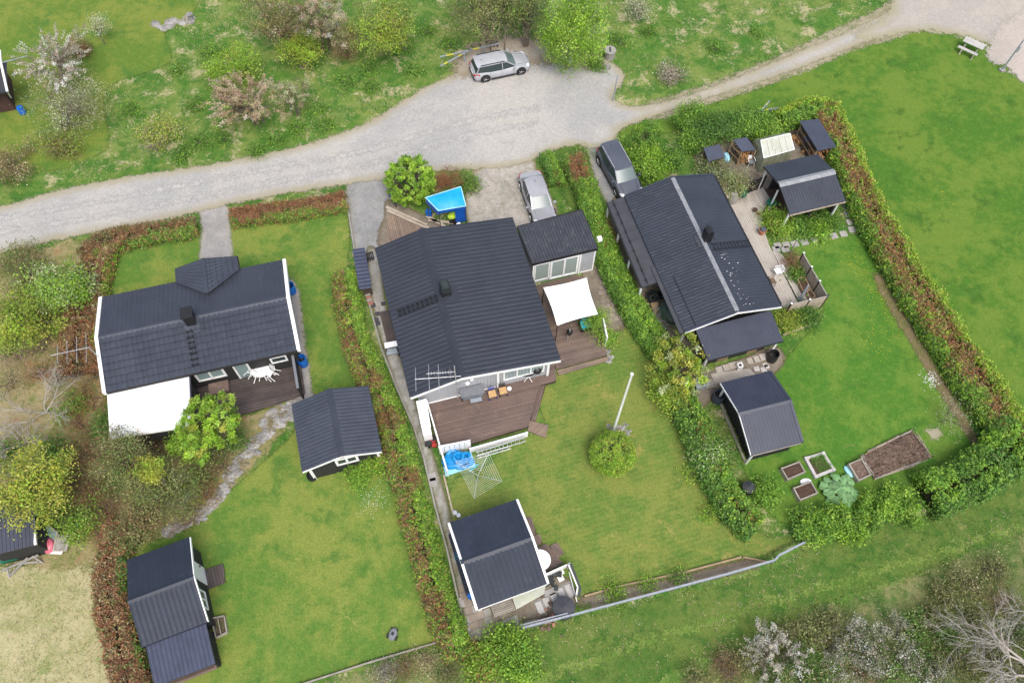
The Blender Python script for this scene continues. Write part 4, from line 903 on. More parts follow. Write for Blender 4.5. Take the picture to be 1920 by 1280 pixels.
# annex
qa = [at(969.6, 424.6, 2.95), at(1091.3, 392.5, 2.95), at(1121, 466.1, 2.6), at(997.8, 495.2, 2.6)]
def annex():
    a0, a1, b1, b0 = qa; root = thing('annex', 'grey clad annex with corrugated dark roof and glazed white doors joined to the main house', 'annex', (a0 + b1) / 2 * np.array([1, 1, 0]))
    r = MB(); r.prism([q - np.array([0, 0, .16]) for q in qa], (0, 0, .15)); rf = r.build('roof', MATS['underroof'], root)
    ribbed(rf, b0, b1, a1, a0, MATS['sheet_annex'], .2, .05)
    for p, q in ((b0, b1), (b1, a1), (a1, a0), (a0, b0)):
        m = MB(); m.bar(p + np.array([0, 0, -.08]), q + np.array([0, 0, -.08]), .05, .2); m.build('fascia', MATS['black_metal'], rf)
    c = sum(qa) / 4; g = [c + (q - c) * np.array([.965, .93, 1]) for q in qa]; w = MB()
    w.add([np.array([*q[:2], 0]) for q in g] + [q - np.array([0, 0, .17]) for q in g], [(0, 3, 2, 1), (4, 5, 6, 7), (0, 4, 7, 3), (3, 7, 6, 2), (2, 6, 5, 1), (1, 5, 4, 0)]); w.build('wall', MATS['grey_wall'], root)
    A, B = g[3] * np.array([1, 1, 0]), g[2] * np.array([1, 1, 0]); W = np.linalg.norm(B - A); th = math.degrees(math.atan2(*(B - A)[[1, 0]])); F = Fr(A, th)
    window(root, F, 'y-', .12, W * .27, .3, 2.25, 0, MATS['white_paint'], 1, fw=.08, out=.05, glass=MATS['curtain_glass'])
    window(root, F, 'y-', W * .28, W * .735, .15, 2.3, 0, MATS['white_paint'], 2, fw=.13, out=.07, glass=MATS['curtain_glass'], name='patio_door')
    for x in (0.0, W * .75, W - .1):
        m = MB(); F.bx(m, x, x + .1, -.04, 0, 0, 2.38); m.build('corner_board', MATS['white_paint'], root)
    m = MB(); F.bx(m, 0.1, W - .1, -.035, -.001, 2.3, 2.42); m.build('top_board', MATS['white_paint'], root)
    m = MB(); F.bx(m, W * .76 + .1, W - .1, -.035, -.001, .05, .14); m.build('base_board', MATS['white_paint'], root)
    k = 0
    m = MB()
    for i in range(7): x = W * .78 + .1 + i * .12; F.bx(m, x, x + .03, -.022, -.001, .14, 2.3)
    m.build('battens', MATS['grey_wall'], root, kind='stuff')
    m = MB(); pp = at(1124, 448, 2.3); m.box((pp[0], pp[1], 2.3), (.3, .3, .25), F.th); m.build('heat_pump', MATS['white_paint'], root)
    return F, W
FX, WX = annex()
# decks of the main house
def deck(name, label, px, z, d, w, m, mj='wood_dark'):
    r = thing(name, label, 'deck', at(*np.mean(px, axis=0), 0)); P = ats(px, z); planks(r, P, d, w, z - .035, .035, m, gap=.02)
    c = np.mean(P, axis=0); b = MB(); b.prism([np.array([*(c + (p - c) * .985)[:2], .03]) for p in P], (0, 0, z - .07)); b.build('joists', MATS[mj], r); return r
deck('front_deck', 'large red-brown plank deck in front of the gable of the main house', [(798, 750), (845, 735), (948, 706), (940, 680), (1036, 660), (1044, 713), (1011, 722), (990, 800), (880, 832), (822, 838)], .35, FD.n, .125, MATS['deck_red'])
deck('deck_step', 'narrow plank step along the slanted right edge of the front deck', [(1011, 721), (1024, 720), (1004, 789), (993, 788)], .18, np.array([.28, .96, 0]) * 1.0, .13, MATS['deck_red'])
deck('ramp', 'short weathered plank ramp from the front deck down to the lawn', [(993, 788), (1029, 797), (1023, 821), (989, 807)], .14, FD.n * -1 + FD.e * .55, .13, MATS['deck_tan'])
deck('side_deck', 'brown plank terrace under and below the white canopy', [(1000, 535), (1080, 515), (1094, 520), (1120, 600), (1139, 666), (1043, 692), (1034, 660)], .22, FD.n, .12, MATS['deck_brown'])
deck('deck_step', 'low plank step along the lower edge of the canopy terrace', [(1044, 694), (1139, 668), (1142, 676), (1048, 703)], .1, FD.n, .12, MATS['deck_tan'])
deck('west_deck', 'narrow brown plank platform along the left wall of the main house', [(711, 585), (732, 580), (752, 646), (728, 652)], .3, FD.e, .12, MATS['deck_dark'])
deck('entrance_deck', 'sand coloured plank deck between the gravel drive and the blue shelter', [(727, 402), (752, 408), (800, 430), (830, 420), (850, 470), (728, 470)], .12, FD.e, .13, MATS['deck_tan'])
rt_ = thing('timber_steps', 'pale timber planks edging the path from the drive to the blue shelter', 'planks', at(765, 408, 0))
for k, (a_, b_) in enumerate((((724, 388), (800, 422)), ((726, 394), (804, 428)), ((800, 405), (835, 425)), ((803, 412), (850, 418)))):
    m = MB(); m.bar(at(*a_, .16), at(*b_, .16), .22, .05); m.build('plank', MATS['screen_tan'], rt_)
# ================================================================ LOWER MIDDLE SHED
rootE, roofE, FE = gable('guest_cabin', 'small shed with dark blue tiled roof and broad white barge boards', 'shed',
    (-2.31, 9.49), 20.89, 3.81, 2.35, 2.44, 2.21, 2.78, 2.21, MATS['grey_wall'], MATS['tile_blue'], MATS['white_paint'], ov=(.3, .3, .35, .45),
    covA=('single', .27, .39, .026, .03), covB=('single', .27, .39, .02, .055), ridge_w=.22, bw=.13, bt=.08, cladding=False)
b = MB(); FE.bx(b, -.12, .02, -.12, .12, 2.75, 2.9); b.build('ridge_end', MATS['tile_blue'], roofE)
for y in (-2.2,):
    b = MB(); FE.bx(b, .05, .25, y, y + .3, 0, 1.9); b.build('corner_cupboard', MATS['white_paint'], rootE)
# ================================================================ RIGHT HOUSE
rootF, roofF, FF = gable('right_house', 'black house with long dark tiled roof, pale metal ridge and bird droppings', 'house',
    (10.45, 34.98), -72.81, 10.85, 3.13, 3.26, 2.71, 3.45, 2.53, MATS['black_wall'], MATS['tile_right'], None, ov=(.3, .5, .35, .9),
    covA=('joined', .22, .36, .013, .004), covB=('joined', .22, .36, .013, .004), ridge=MATS['ridge_metal'], ridge_w=.14, cladding=False)
for (y, h) in ((3.13, 2.71), (-3.26, 2.53)):
    b = MB(); b.prism([FF(10.87, y, h - .12), FF(10.87, 0, 3.45 - .12), FF(10.87, 0, 3.47), FF(10.87, y, h + .02)], FF.e * .03); b.build('barge_board', MATS['white_paint'], roofF)
    b = MB(); b.prism([FF(-.04, y, h - .12), FF(-.04, 0, 3.45 - .12), FF(-.04, 0, 3.53), FF(-.04, y, h + .08)], FF.e * .12); b.build('verge', MATS['sheet_slate'], roofF)
    b = MB(); b.prism([FF(10.74, y, h), FF(10.74, 0, 3.45), FF(10.74, 0, 3.52), FF(10.74, y, h + .07)], FF.e * .12); b.build('verge', MATS['sheet_slate'], roofF)
m = MB(); m.bar(FF(.1, 3.17, 2.7), FF(10.7, 3.17, 2.7), .12, .09); m.build('gutter', MATS['black_metal'], roofF)
def chimneyF():
    F = FF; m = MB(); F.bx(m, 5.05, 5.55, -.02, .46, 3.2, 4.3); m.build('chimney', MATS['black_metal'], roofF)
    m = MB(); m.cyl(F(5.03, .22, 4.3), F(5.57, .22, 4.3), .24, n=12); m.build('chimney_hood', MATS['black_metal'], roofF, smooth=True)
    m = MB(); F.bx(m, 4.9, 5.75, -.45, -.2, 3.36, 3.41); m.build('flashing', MATS['felt'], roofF)
    z = lambda y: 3.45 - .74 / 3.13 * y
    for x in (5.75, 6.2):
        m = MB(); m.bar(F(x, .35, z(.35) + .12), F(x, 3.2, z(3.2) + .12), .035, .05); m.build('ladder_rail', MATS['black_metal'], roofF)
    for i in range(11):
        y = .5 + i * .26; m = MB(); m.bar(F(5.75, y, z(y) + .13), F(6.2, y, z(y) + .13), .03); m.build('rung', MATS['black_metal'], roofF)
    for x in (5.35,):
        m = MB(); m.bar(F(4.2, .75, z(.75) + .2), F(5.5, .75, z(.75) + .2), .03); m.build('snow_rail', MATS['black_metal'], roofF)
        m = MB(); m.bar(F(7.0, -2.55, 2.80), F(10.7, -2.55, 2.80), .04, .03); m.build('snow_rail', MATS['black_metal'], roofF)
    m = MB()
    for i in range(38):
        x = 6.5 + rng.random() * 4; y = .5 + abs(rng.normal(0, .55)); r_ = .015 + rng.random() * .04
        if y > 2.4: continue
        m.box(F(x, y, z(y) + .06), (r_ * 1.5, r_ * .6, .012), F.th + 1.57)
    m.build('bird_droppings', MATS['white_paint'], roofF, kind='stuff')
chimneyF()
def carport():
    q = [at(1137.7, 380, 2.3), at(1170.3, 368.5, 2.42), at(1239.5, 525.5, 2.42), at(1202.9, 539, 2.3)]
    root = thing('carport', 'flat felt roofed carport on white posts along the left side of the right house', 'carport', (q[0] + q[2]) / 2 * np.array([1, 1, 0]))
    m = MB(); m.prism([p - np.array([0, 0, .14]) for p in q], (0, 0, .14)); rf = m.build('roof', MATS['felt'], root)
    for i in range(9):
        t = (i + .5) / 9; a = q[0] * (1 - t) + q[3] * t; b = q[1] * (1 - t) + q[2] * t; m = MB(); m.bar(a + np.array([0, 0, .012]), b + np.array([0, 0, .012]), .05, .02); m.build('felt_seam', MATS['felt'], rf)
        m = MB(); c = a * .68 + b * .32; m.box(c + np.array([0, 0, .06]), (.22, .05, .1), FF.th); m.build('rail_bracket', MATS['black_metal'], rf)
    a, b = q[0] * .68 + q[1] * .32, q[3] * .68 + q[2] * .32; m = MB(); m.bar(a + np.array([0, 0, .12]), b + np.array([0, 0, .12]), .035); m.build('snow_rail', MATS['black_metal'], rf)
    m = MB(); m.bar(q[0] - np.array([0, 0, .04]), q[3] - np.array([0, 0, .04]), .1, .1); m.build('gutter', MATS['black_metal'], rf)
    for i in range(4):
        t = .02 + .95 * i / 3; p = q[0] * (1 - t) + q[3] * t; p = p + (q[1] - q[0]) * .1; m = MB(); m.box((p[0], p[1], 1.08), (.11, .11, 2.15), FF.th); m.build('post', MATS['white_paint'], root)
    m = MB(); p = FF(10.6, -3.1, 0); m.box((p[0], p[1], 1.2), (.12, .12, 2.4), FF.th); m.build('post', MATS['white_paint'], root)
    # leaf-filled gutter of the lower eave
    m = MB(); m.bar(FF(5.8, -3.42, 2.45), FF(10.8, -3.42, 2.45), .28, .05); m.build('lower_eave', MATS['felt'], root)
carport()
def extension():
    q = [at(1304, 617.6, 2.55), at(1446, 582.6, 2.55), at(1468.8, 639, 2.15), at(1327.7, 675.5, 2.15)]
    root = thing('store_extension', 'black store with finely ribbed blue-grey roof at the lower end of the right house', 'shed', (q[0] + q[2]) / 2 * np.array([1, 1, 0]))
    d0 = (q[0] - q[3]) * .12; q0 = [q[0] + d0 * 0, q[1], q[2], q[3]]
    m = MB(); m.prism([p - np.array([0, 0, .1]) for p in q0], (0, 0, .1)); rf = m.build('roof', MATS['underroof'], root)
    ribbed(rf, q[3], q[2], q[1], q[0], MATS['sheet_slate'], .145, .018)
    g = MB(); g.bar(q[3] + np.array([0, 0, -.05]), q[2] + np.array([0, 0, -.05]), .1, .09); g.build('gutter', MATS['black_metal'], rf)
    A = (q[3] * .9 + q[0] * .1) * np.array([1, 1, 0]); B = (q[2] * .9 + q[1] * .1) * np.array([1, 1, 0])
    e = (B - A) / np.linalg.norm(B - A); W = np.linalg.norm(B - A); th = math.degrees(math.atan2(e[1], e[0])); F = Fr(A, th)
    A2 = .45
    w = MB(); F.bx(w, .5, W - .4, A2, 2.0, 0, 2.1); w.build('wall', MATS['black_wall'], root)
    for (x0, x1) in ((1.35, 2.1), (3.35, 4.05)):
        n = 7
        for i in range(n):
            x = x0 + (x1 - x0) * (i + .5) / n; m = MB(); F.bx(m, x - .04, x + .04, A2 - .04, A2 - .002, .05, 2.0); m.build('slat', MATS['board_tan'], root)
    for x in (.12, W - .15):
        m = MB(); F.bx(m, x - .06, x + .06, -.02, .1, 0, 2.02); m.build('post', MATS['white_paint'], root)
extension()
# ================================================================ LOWER RIGHT SHED
rootG, roofG, FG = gable('wood_shed', 'open sided black shed with grey-blue metal gable roof near the raised beds', 'shed',
    (13.11, 18.23), 15.95, 3.25, 2.33, 2.33, 2.14, 2.92, 2.14, MATS['black_wall'], MATS['sheet_slate'], None, ov=(.55, .2, .35, .3),
    covA=('rib', .24, .026), covB=('rib', .2, .018), ridge_w=.16, cladding=True)
for (y, h) in ((2.33, 2.14), (-2.33, 2.14)):
    b = MB(); b.prism([FG(-.03, y, h - .1), FG(-.03, 0, 2.82), FG(-.03, 0, 2.95), FG(-.03, y, h + .03)], FG.e * .03); b.build('barge_board', MATS['white_paint'], roofG)
    b = MB(); b.box(FG(.35, y * .93, 1.0), (.1, .1, 2.0), FG.th); b.build('post', MATS['white_paint'], rootG)
    b = MB(); b.prism([FG(3.1, y, h), FG(3.1, 0, 2.92), FG(3.1, 0, 2.99), FG(3.1, y, h + .07)], FG.e * .16); b.build('verge', MATS['sheet_slate'], roofG)
b = MB(); FG.bx(b, .28, .4, -2.1, 2.1, .02, .12); b.build('sill_beam', MATS['board_grey'], rootG)
b = MB(); b.bar(FG(.1, -2.36, 2.08), FG(3.1, -2.36, 2.08), .08, .08); b.build('gutter', MATS['board_grey'], roofG)
# ================================================================ PAVILION
rootH, roofH, FH = gable('pavilion', 'open garden pavilion with small dark tiles and pale metal ridge by the tall hedge', 'pavilion',
    (17.76, 35.04), 17.34, 4.13, 2.08, 2.13, 2.33, 2.89, 2.28, MATS['black_wall'], MATS['tile_right'], None, ov=(.8, .2, .3, .35),
    covA=('joined', .2, .36, .015, .004), covB=('joined', .2, .36, .015, .004), ridge=MATS['ridge_metal'], ridge_w=.24, cladding=False, open_sides=('0', 'B'))
b = MB(); b.bar(FH(0, -2.15, 2.2), FH(4.13, -2.15, 2.2), .1, .12); b.build('gutter', MATS['screen_tan'], roofH)
for (x, y) in ((.15, 1.85), (.15, -1.9), (3.9, -1.9), (.15, .0)):
    b = MB(); b.box(FH(x, y, 1.1), (.09, .09, 2.2), FH.th); b.build('post', MATS['white_paint'], rootH)
b = MB(); b.prism([FH(.5, 1.75, .02), FH(3.95, 1.75, .02), FH(3.95, -1.75, .02), FH(.5, -1.75, .02)], (0, 0, .08)); b.build('floor', MATS['wood_dark'], rootH)
b = MB(); FH.bx(b, 2.2, 2.3, -1.6, 1.7, .1, 2.1); b.build('inner_wall', MATS['black_wall'], rootH)
# ================================================================ cars
def car(name, label, px, heading, L=4.55, W=1.8, H=1.5, paint='car_silver', wagon=True, rails=True, hood=.98, zh=.62, group='parked cars', glass='glass', suv=0):
    c = at(*px, .6); root = thing(name, label, 'car', (c[0], c[1], 0), 0, group); ro = root
    P = MATS[paint]; hw = W / 2
    ca, sa = math.cos(heading), math.sin(heading)
    def T(x, y, z): return np.array([c[0] + x * ca - y * sa, c[1] + x * sa + y * ca, z])
    belt = H * (.60 if not suv else .62); xf, xr = L / 2, -L / 2
    wbx0 = xf - (1.20 if not suv else 1.12); wtx = wbx0 - .78; rtx = xr + (.42 if wagon else 1.15); rbx = xr + (.13 if wagon else .5)
    # body loft
    st = [(xf, .52, .34, .50), (xf - .06, .74, .24, .62), (xf - .22, .90, .2, .70), (xf - .55, .97, .2, .78), (wbx0, 1, .2, belt - .02), (0.1, 1, .2, belt), (xr + .9, 1, .2, belt + .02), (xr + .35, .97, .2, belt + .03 if wagon else belt), (xr + .1, .88, .24, belt - .04), (xr, .74, .36, belt - .2)]
    V = []; n = 13
    for x, k, zb, zt in st:
        w = hw * k; half = [(w * .9, zb), (w * .985, zb + .12), (w, (zb + zt) * .5 + .02), (w * .985, zt - .12), (w * .90, zt - .015), (w * .5, zt + .03), (0, zt + .045)]
        for y, z in half + [(-y, z) for y, z in half[-2::-1]]: V.append(T(x, y, z))
    F = []
    for i in range(len(st) - 1):
        for j in range(n - 1): F.append((i * n + j, i * n + j + 1, (i + 1) * n + j + 1, (i + 1) * n + j))
        F.append((i * n + n - 1, i * n, (i + 1) * n, (i + 1) * n + n - 1))
    F += [tuple(range(n)), tuple(range(len(st) * n - 1, (len(st) - 1) * n - 1, -1))]
    m = MB(); m.add(V, F); body = m.build('body', P, root, True)
    # greenhouse
    wt = hw * .70; wb = hw * .93; zt = H - .07
    Bx = [(rbx, wb * .86, belt - .02), (wbx0, wb * .84, belt - .02)]; 
    corners = {'rb': (rbx, wb * .88), 'fb': (wbx0, wb * .82), 'rt': (rtx, wt * .96), 'ft': (wtx, wt * .96)}
    mid = [(-.9 if wagon else -.75, wb, belt - .01, wt * 1.04, zt + .01), (-.05, wb * 1.01, belt - .01, wt * 1.06, zt + .02)]
    def ring(side):
        return [T(rbx, side * wb * .86, belt - .02), T(rtx, side * wt * .95, zt - .03)], [T(wbx0, side * wb * .84, belt - .03), T(wtx, side * wt * .96, zt - .02)]
    (rl0, rl1), (fl0, fl1) = ring(1); (rr0, rr1), (fr0, fr1) = ring(-1)
    m = MB(); m.add([rl0, rr0, rr1, rl1], [(0, 1, 2, 3)]); m.build('rear_window', MATS[glass], root)
    lo = []; hi = []
    for i in range(9):
        t = i / 8; b_ = 1 - (2 * t - 1) ** 2; lo.append(fl0 * (1 - t) + fr0 * t + (T(.09, 0, 0) - T(0, 0, 0)) * b_); hi.append(fl1 * (1 - t) + fr1 * t + (T(.04, 0, .02) - T(0, 0, 0)) * b_)
    m = MB(); m.add(lo + hi, [(i, i + 1, i + 10, i + 9) for i in range(8)]); m.build('windscreen', MATS['glass_screen'], root, True)
    for s in (1, -1):
        pts = [T(rbx + .1, s * wb * .88, belt - .015), T(mid[0][0], s * mid[0][1], belt - .01), T(mid[1][0], s * mid[1][1], belt - .01), T(wbx0 - .02, s * wb * .85, belt - .02)]
        tp = [T(rtx + .02, s * wt * .98, zt - .04), T(mid[0][0], s * mid[0][3], zt - .01), T(mid[1][0], s * mid[1][3], zt), T(wtx - .02, s * wt * .99, zt - .02)]
        m = MB(); m.add(pts + tp, [(0, 1, 5, 4), (1, 2, 6, 5), (2, 3, 7, 6)]); m.build('side_window', MATS['glass'], root)
        for a, b_ in ((pts[0], tp[0]), (pts[2], tp[2]), (pts[3], tp[3])):
            m = MB(); m.bar(a, b_, .07 if a is not pts[2] else .045, .05); m.build('pillar', P, root)
        if not wagon:
            m = MB(); m.bar(pts[0], tp[0], .16, .05); m.build('pillar', P, root)
    # roof
    R = []; nx, ny = 6, 7
    for i in range(nx + 1):
        x = (rtx - .12) + (wtx + .06 - rtx + .12) * i / nx; e = 1 - abs(2 * i / nx - 1) ** 3 * .06
        for j in range(ny + 1):
            y = (2 * j / ny - 1); R.append(T(x + (.06 * (1 - y * y) if i == nx else (-.05 * (1 - y * y) if i == 0 else 0)), y * wt * 1.1 * e, zt + .06 * (1 - abs(y) ** 2.5) - .03 * abs(2 * i / nx - 1) ** 3 - .01))
    F = [(i * (ny + 1) + j, i * (ny + 1) + j + 1, (i + 1) * (ny + 1) + j + 1, (i + 1) * (ny + 1) + j) for i in range(nx) for j in range(ny)]
    m = MB(); m.add(R, F); m.build('roof', P, root, True)
    if rails:
        for s in (1, -1):
            m = MB(); m.bar(T(rtx + .15, s * wt * .98, zt + .05), T(wtx - .15, s * wt * .98, zt + .05), .045, .05); m.build('roof_rail', MATS['alu' if suv else 'dark_metal'], root)
    m = MB(); m.cyl(T(rtx + .35, 0, zt + .03), T(rtx + .28, 0, zt + .16), .025, .01, 5); m.build('roof_aerial', MATS['black_metal'], root)
    wr = .335 + .03 * suv
    for x in (xf - .88, xr + .86):
        for s in (1, -1):
            m = MB(); m.cyl(T(x, s * (hw - .05), wr + .04), T(x, s * (hw + .004), wr + .04), wr + .07, n=20); m.build('wheel_arch', MATS['rubber'], root)
            m = MB(); m.cyl(T(x, s * (hw - .2), wr), T(x, s * (hw + .012), wr), wr, n=20); wh = m.build('wheel', MATS['rubber'], root)
            m = MB(); m.cyl(T(x, s * (hw + .012), wr), T(x, s * (hw + .02), wr), wr * .18, n=8)
            for k in range(5):
                a = k * 1.2566; d = np.array([math.cos(a), 0, math.sin(a)]); m.bar(T(x, s * (hw + .016), wr), T(x + d[0] * wr * .64, s * (hw + .016), wr + d[2] * wr * .64), .07, .012)
            m.build('rim', MATS['alu'], wh)
    for s in (1, -1):
        m = MB(); m.prism([T(xf - .1, s * hw * .48, .60), T(xf - .2, s * hw * .86, .62), T(xf - .46, s * hw * .93, .70), T(xf - .32, s * hw * .62, .70)], (0, 0, .06)); m.build('headlight', MATS['lamp_glass'], root)
        m = MB(); m.prism([T(xr + .0, s * hw * .62, belt - .24), T(xr + .0, s * hw * .80, belt - .24), T(xr + .42, s * hw * .99, belt - .16), T(xr + .3, s * hw * .88, belt - .16)], (0, 0, .15)); m.build('tail_light', MATS['red_plastic'], root)
        m = MB(); m.box(T(wbx0 - .22, s * (hw + .1), belt + .06), (.14, .2, .13), heading); m.build('mirror', P, root)
        for x in (wbx0 - .3, -.12, -1.05):
            m = MB(); m.bar(T(x, s * (hw * .993), .3), T(x, s * (hw * .993), belt - .08), .012, .012); m.build('door_seam', MATS['black_metal'], root)
        for x in (-.02, -.95):
            m = MB(); m.bar(T(x, s * (hw + .008), belt - .16), T(x + .2, s * (hw + .008), belt - .16), .02, .03); m.build('door_handle', P, root)
        m = MB(); m.bar(T(xr + 1.35, s * (hw * .985), .25), T(xf - 1.35, s * (hw * .985), .25), .04, .12); m.build('sill', MATS['black_metal'], root)
        m = MB(); m.bar(T(xf - .35, s * hw * .55, .765), T(wbx0 + .05, s * hw * .66, belt + .0), .01, .012); m.build('bonnet_seam', MATS['black_metal'], root)
    m = MB(); m.box(T(xf - .03, 0, .42), (.08, hw * 1.1, .2), heading); m.build('grille', MATS['black_metal'], root)
    m = MB(); m.box(T(xf + .02, 0, .42), (.03, .5, .11), heading); m.build('number_plate', MATS['white_paint'], root)
    m = MB(); m.box(T(xr - .01, 0, belt - .32), (.03, .5, .11), heading); m.build('number_plate', MATS['white_paint'], root)
    m = MB(); m.box(T(xr + .06, 0, .33), (.16, hw * 1.5, .22), heading); m.build('bumper', MATS['black_metal'], root)
    return root
mat('car_silver', (.40, .41, .44), rough=.25, metal=.05, coat=.5, nscale=.5); mat('car_champagne', (.33, .33, .35), rough=.3, metal=.05, coat=.5, nscale=.5)
mat('car_slate', (.085, .095, .12), rough=.38, metal=.1, coat=.15, nscale=.5)
glassmat('glass_screen', (.10, .14, .14), .3)  # windscreen: base colour paled to carry a sky reflection
def hd(a, b, z=.6):
    p, q = at(*a, z), at(*b, z); return math.atan2(q[1] - p[1], q[0] - p[0])
car('silver_wagon', 'silver estate car parked on the turning area under the trees', (938, 122), hd((885, 130), (990, 108)), L=4.6, W=1.83, H=1.5)
car('champagne_saloon', 'pale champagne saloon on the pebble parking above the annex', (1008, 371), hd((995, 330), (1021, 405)), L=4.6, W=1.76, H=1.42, paint='car_champagne', wagon=False, rails=False, glass='glass_teal')
car('grey_estate', 'dark slate estate car with roof rails at the mouth of the carport', (1161, 322), hd((1141, 285), (1184, 362)), L=4.75, W=1.86, H=1.62, paint='car_slate', suv=1)

# ================================================================ furniture
def chair(name, label, px, rot, z=0, m='white_plastic', seatm=None, slats=False, h=.82, group=None, cat='chair', arms=True):
    c = at(*px, z + .42); root = thing(name, label, cat, (c[0], c[1], z), rot, group); M_ = MATS[m]
    def local(mb, nm, mm, par=root):
        me = mb; o = me.build(nm, mm, None); v = o.location.copy(); o.parent = par; o.location = v; return o
    s = MB(); s.prism([(-.21, -.22, .42), (.23, -.23, .42), (.23, .23, .42), (-.21, .22, .42)], (0, 0, .035)); local(s, 'seat', MATS[seatm] if seatm else M_)
    if slats:
        for i in range(3): b = MB(); b.box((-.23 - .03 * i, 0, .55 + .12 * i), (.03, .42, .06)); local(b, 'backrest_slat', M_)
    else:
        b = MB(); b.prism([(-.20, -.2, .45), (-.17, -.2, .45), (-.17, .2, .45), (-.20, .2, .45)], (-.09, 0, h - .45)); local(b, 'backrest', M_)
    for x, y in ((-.2, -.2), (-.2, .2), (.2, -.2), (.2, .2)):
        l = MB(); l.bar((x * 1.15, y * 1.2, 0), (x, y, .43), .035); local(l, 'leg', M_)
    if arms:
        for y in (-.25, .25): a = MB(); a.bar((-.22, y, .64), (.18, y, .62), .045, .03); local(a, 'armrest', M_)
    return root
def round_table(name, label, px, z, r, h, m='white_plastic', tilt_legs=True):
    c = at(*px, z + h); root = thing(name, label, 'table', (c[0], c[1], z)); mb = MB(); mb.lathe((c[0], c[1], z + h - .035), [(r * .97, 0), (r, .012), (r, .028), (r * .96, .035)], 24); mb.build('tabletop', MATS[m], root)
    mb = MB(); mb.lathe((c[0], c[1], z + h), [(.03, .0), (.03, .006)], 8); mb.build('parasol_hole', MATS['grey_cover'], root)
    for k in range(4):
        a = .5 + k * 1.57; l = MB(); l.bar((c[0] + math.cos(a) * r * .85, c[1] + math.sin(a) * r * .85, z), (c[0] + math.cos(a) * r * .55, c[1] + math.sin(a) * r * .55, z + h - .03), .05); l.build('leg', MATS[m], root)
    return root
round_table('garden_table', 'round white plastic table with tipped chairs on the dark deck', (490, 693), .3, .5, .72)
cg = 'white plastic chairs tipped against the round table'
tipd = [((513, 690), 200, 'white plastic chair tipped against the right side of the round table'), ((508, 703), 160, 'white plastic chair leaning on the lower right edge of the round table'),
        ((478, 704), 55, 'white plastic chair leaning on the lower left edge of the round table'), ((467, 694), 10, 'white plastic chair tipped against the left side of the round table')]
for (p, r, lab) in tipd:
    o = chair('plastic_chair', lab, p, math.radians(r), .3, group=cg, arms=False); o.rotation_euler = (0, math.radians(42), math.radians(r)); o.location.z = .42
    o.location.x += .22 * -math.cos(math.radians(r)); o.location.y += .22 * -math.sin(math.radians(r))
chair('deck_chair', 'blue painted chair with straw seat by the grey gable wall', (923, 738), math.radians(-73), .35, 'blue_chair', 'straw_seat', True, arms=False)
chair('deck_chair', 'dark chair with straw seat by the white corner post of the front deck', (943, 732), math.radians(-75), .35, 'black_metal', 'straw_seat', True, arms=False)
round_table('cafe_table', 'round white table half under the white barge board of the cabin', (1013, 1049), .15, .58, .72)
def barrel(name, label, px, m, r=.3, h=.88, hollow=True, cat='barrel', tilt=None):
    c = at(*px, h * .5); root = thing(name, label, cat, (c[0], c[1], 0)); mb = MB()
    prof = [(r * .93, 0), (r, .04 * h), (r * 1.03, h * .33), (r, h * .36), (r * 1.03, h * .66), (r, h * .7), (r * .97, h)]
    if hollow: prof += [(r * .88, h), (r * .86, h * .4)]
    mb.lathe((c[0], c[1], 0), prof, 20); mb.build('drum', MATS[m], root, True)
    if hollow: mb = MB(); mb.lathe((c[0], c[1], h * .4), [(r * .85, 0), (r * .85, .01)], 16); mb.build('inside', MATS['black_metal'], root)
    return root
barrel('rain_barrel', 'bright blue rain barrel at the upper right corner of the left house', (545, 541), 'blue_plastic')
barrel('rain_barrel', 'bright blue rain barrel at the lower right corner beside the dark deck', (567, 677), 'blue_plastic')
barrel('rain_barrel', 'small blue barrel at the house corner on the far left', (40, 207), 'blue_plastic', r=.24, h=.6, hollow=False)
barrel('rain_barrel', 'dark barrel by the post under the ribbed store roof', (1449, 668), 'black_metal', r=.34, h=.8)
barrel('rain_barrel', 'dark blue barrel at the open side of the wood shed', (1347, 744), 'felt_blue', r=.38, h=.8)
barrel('plant_tub', 'empty black tub beside the corner of the garden shed', (585, 892), 'black_metal', r=.30, h=.35, cat='tub')
barrel('water_tub', 'round black water tub under the carport', (1223, 557), 'dark_metal', r=.42, h=.5, cat='tub')
barrel('water_tub', 'smaller black tub beside the round water tub under the carport', (1238, 553), 'dark_metal', r=.25, h=.5, cat='tub')
def compost(name, label, px, r, h):
    c = at(*px, h * .6); root = thing(name, label, 'compost bin', (c[0], c[1], 0)); mb = MB(); mb.lathe((c[0], c[1], 0), [(r, 0), (r * .96, h * .7), (r * 1.04, h * .72)], 14); mb.build('bin', MATS['black_metal'], root)
    mb = MB(); mb.lathe((c[0], c[1], h * .72), [(r * 1.08, 0), (r * 1.06, .05), (r * .12, h * .28), (r * .1, h * .3)], 14); mb.build('lid', MATS['felt'], root)
    for k in range(7):
        a = k * .9; mb = MB(); mb.bar((c[0] + math.cos(a) * r * 1.04, c[1] + math.sin(a) * r * 1.04, h * .72 + .055), (c[0] + math.cos(a) * r * .15, c[1] + math.sin(a) * r * .15, h * 1.01), .03, .02); mb.build('lid_rib', MATS['felt'], root)
compost('compost_bin', 'dark conical compost bin in the hedge by the raised beds', (1403, 914), .36, .95)
compost('compost_bin', 'large black round compost bin with divided lid by the guard rail', (1057, 1139), .58, .85)
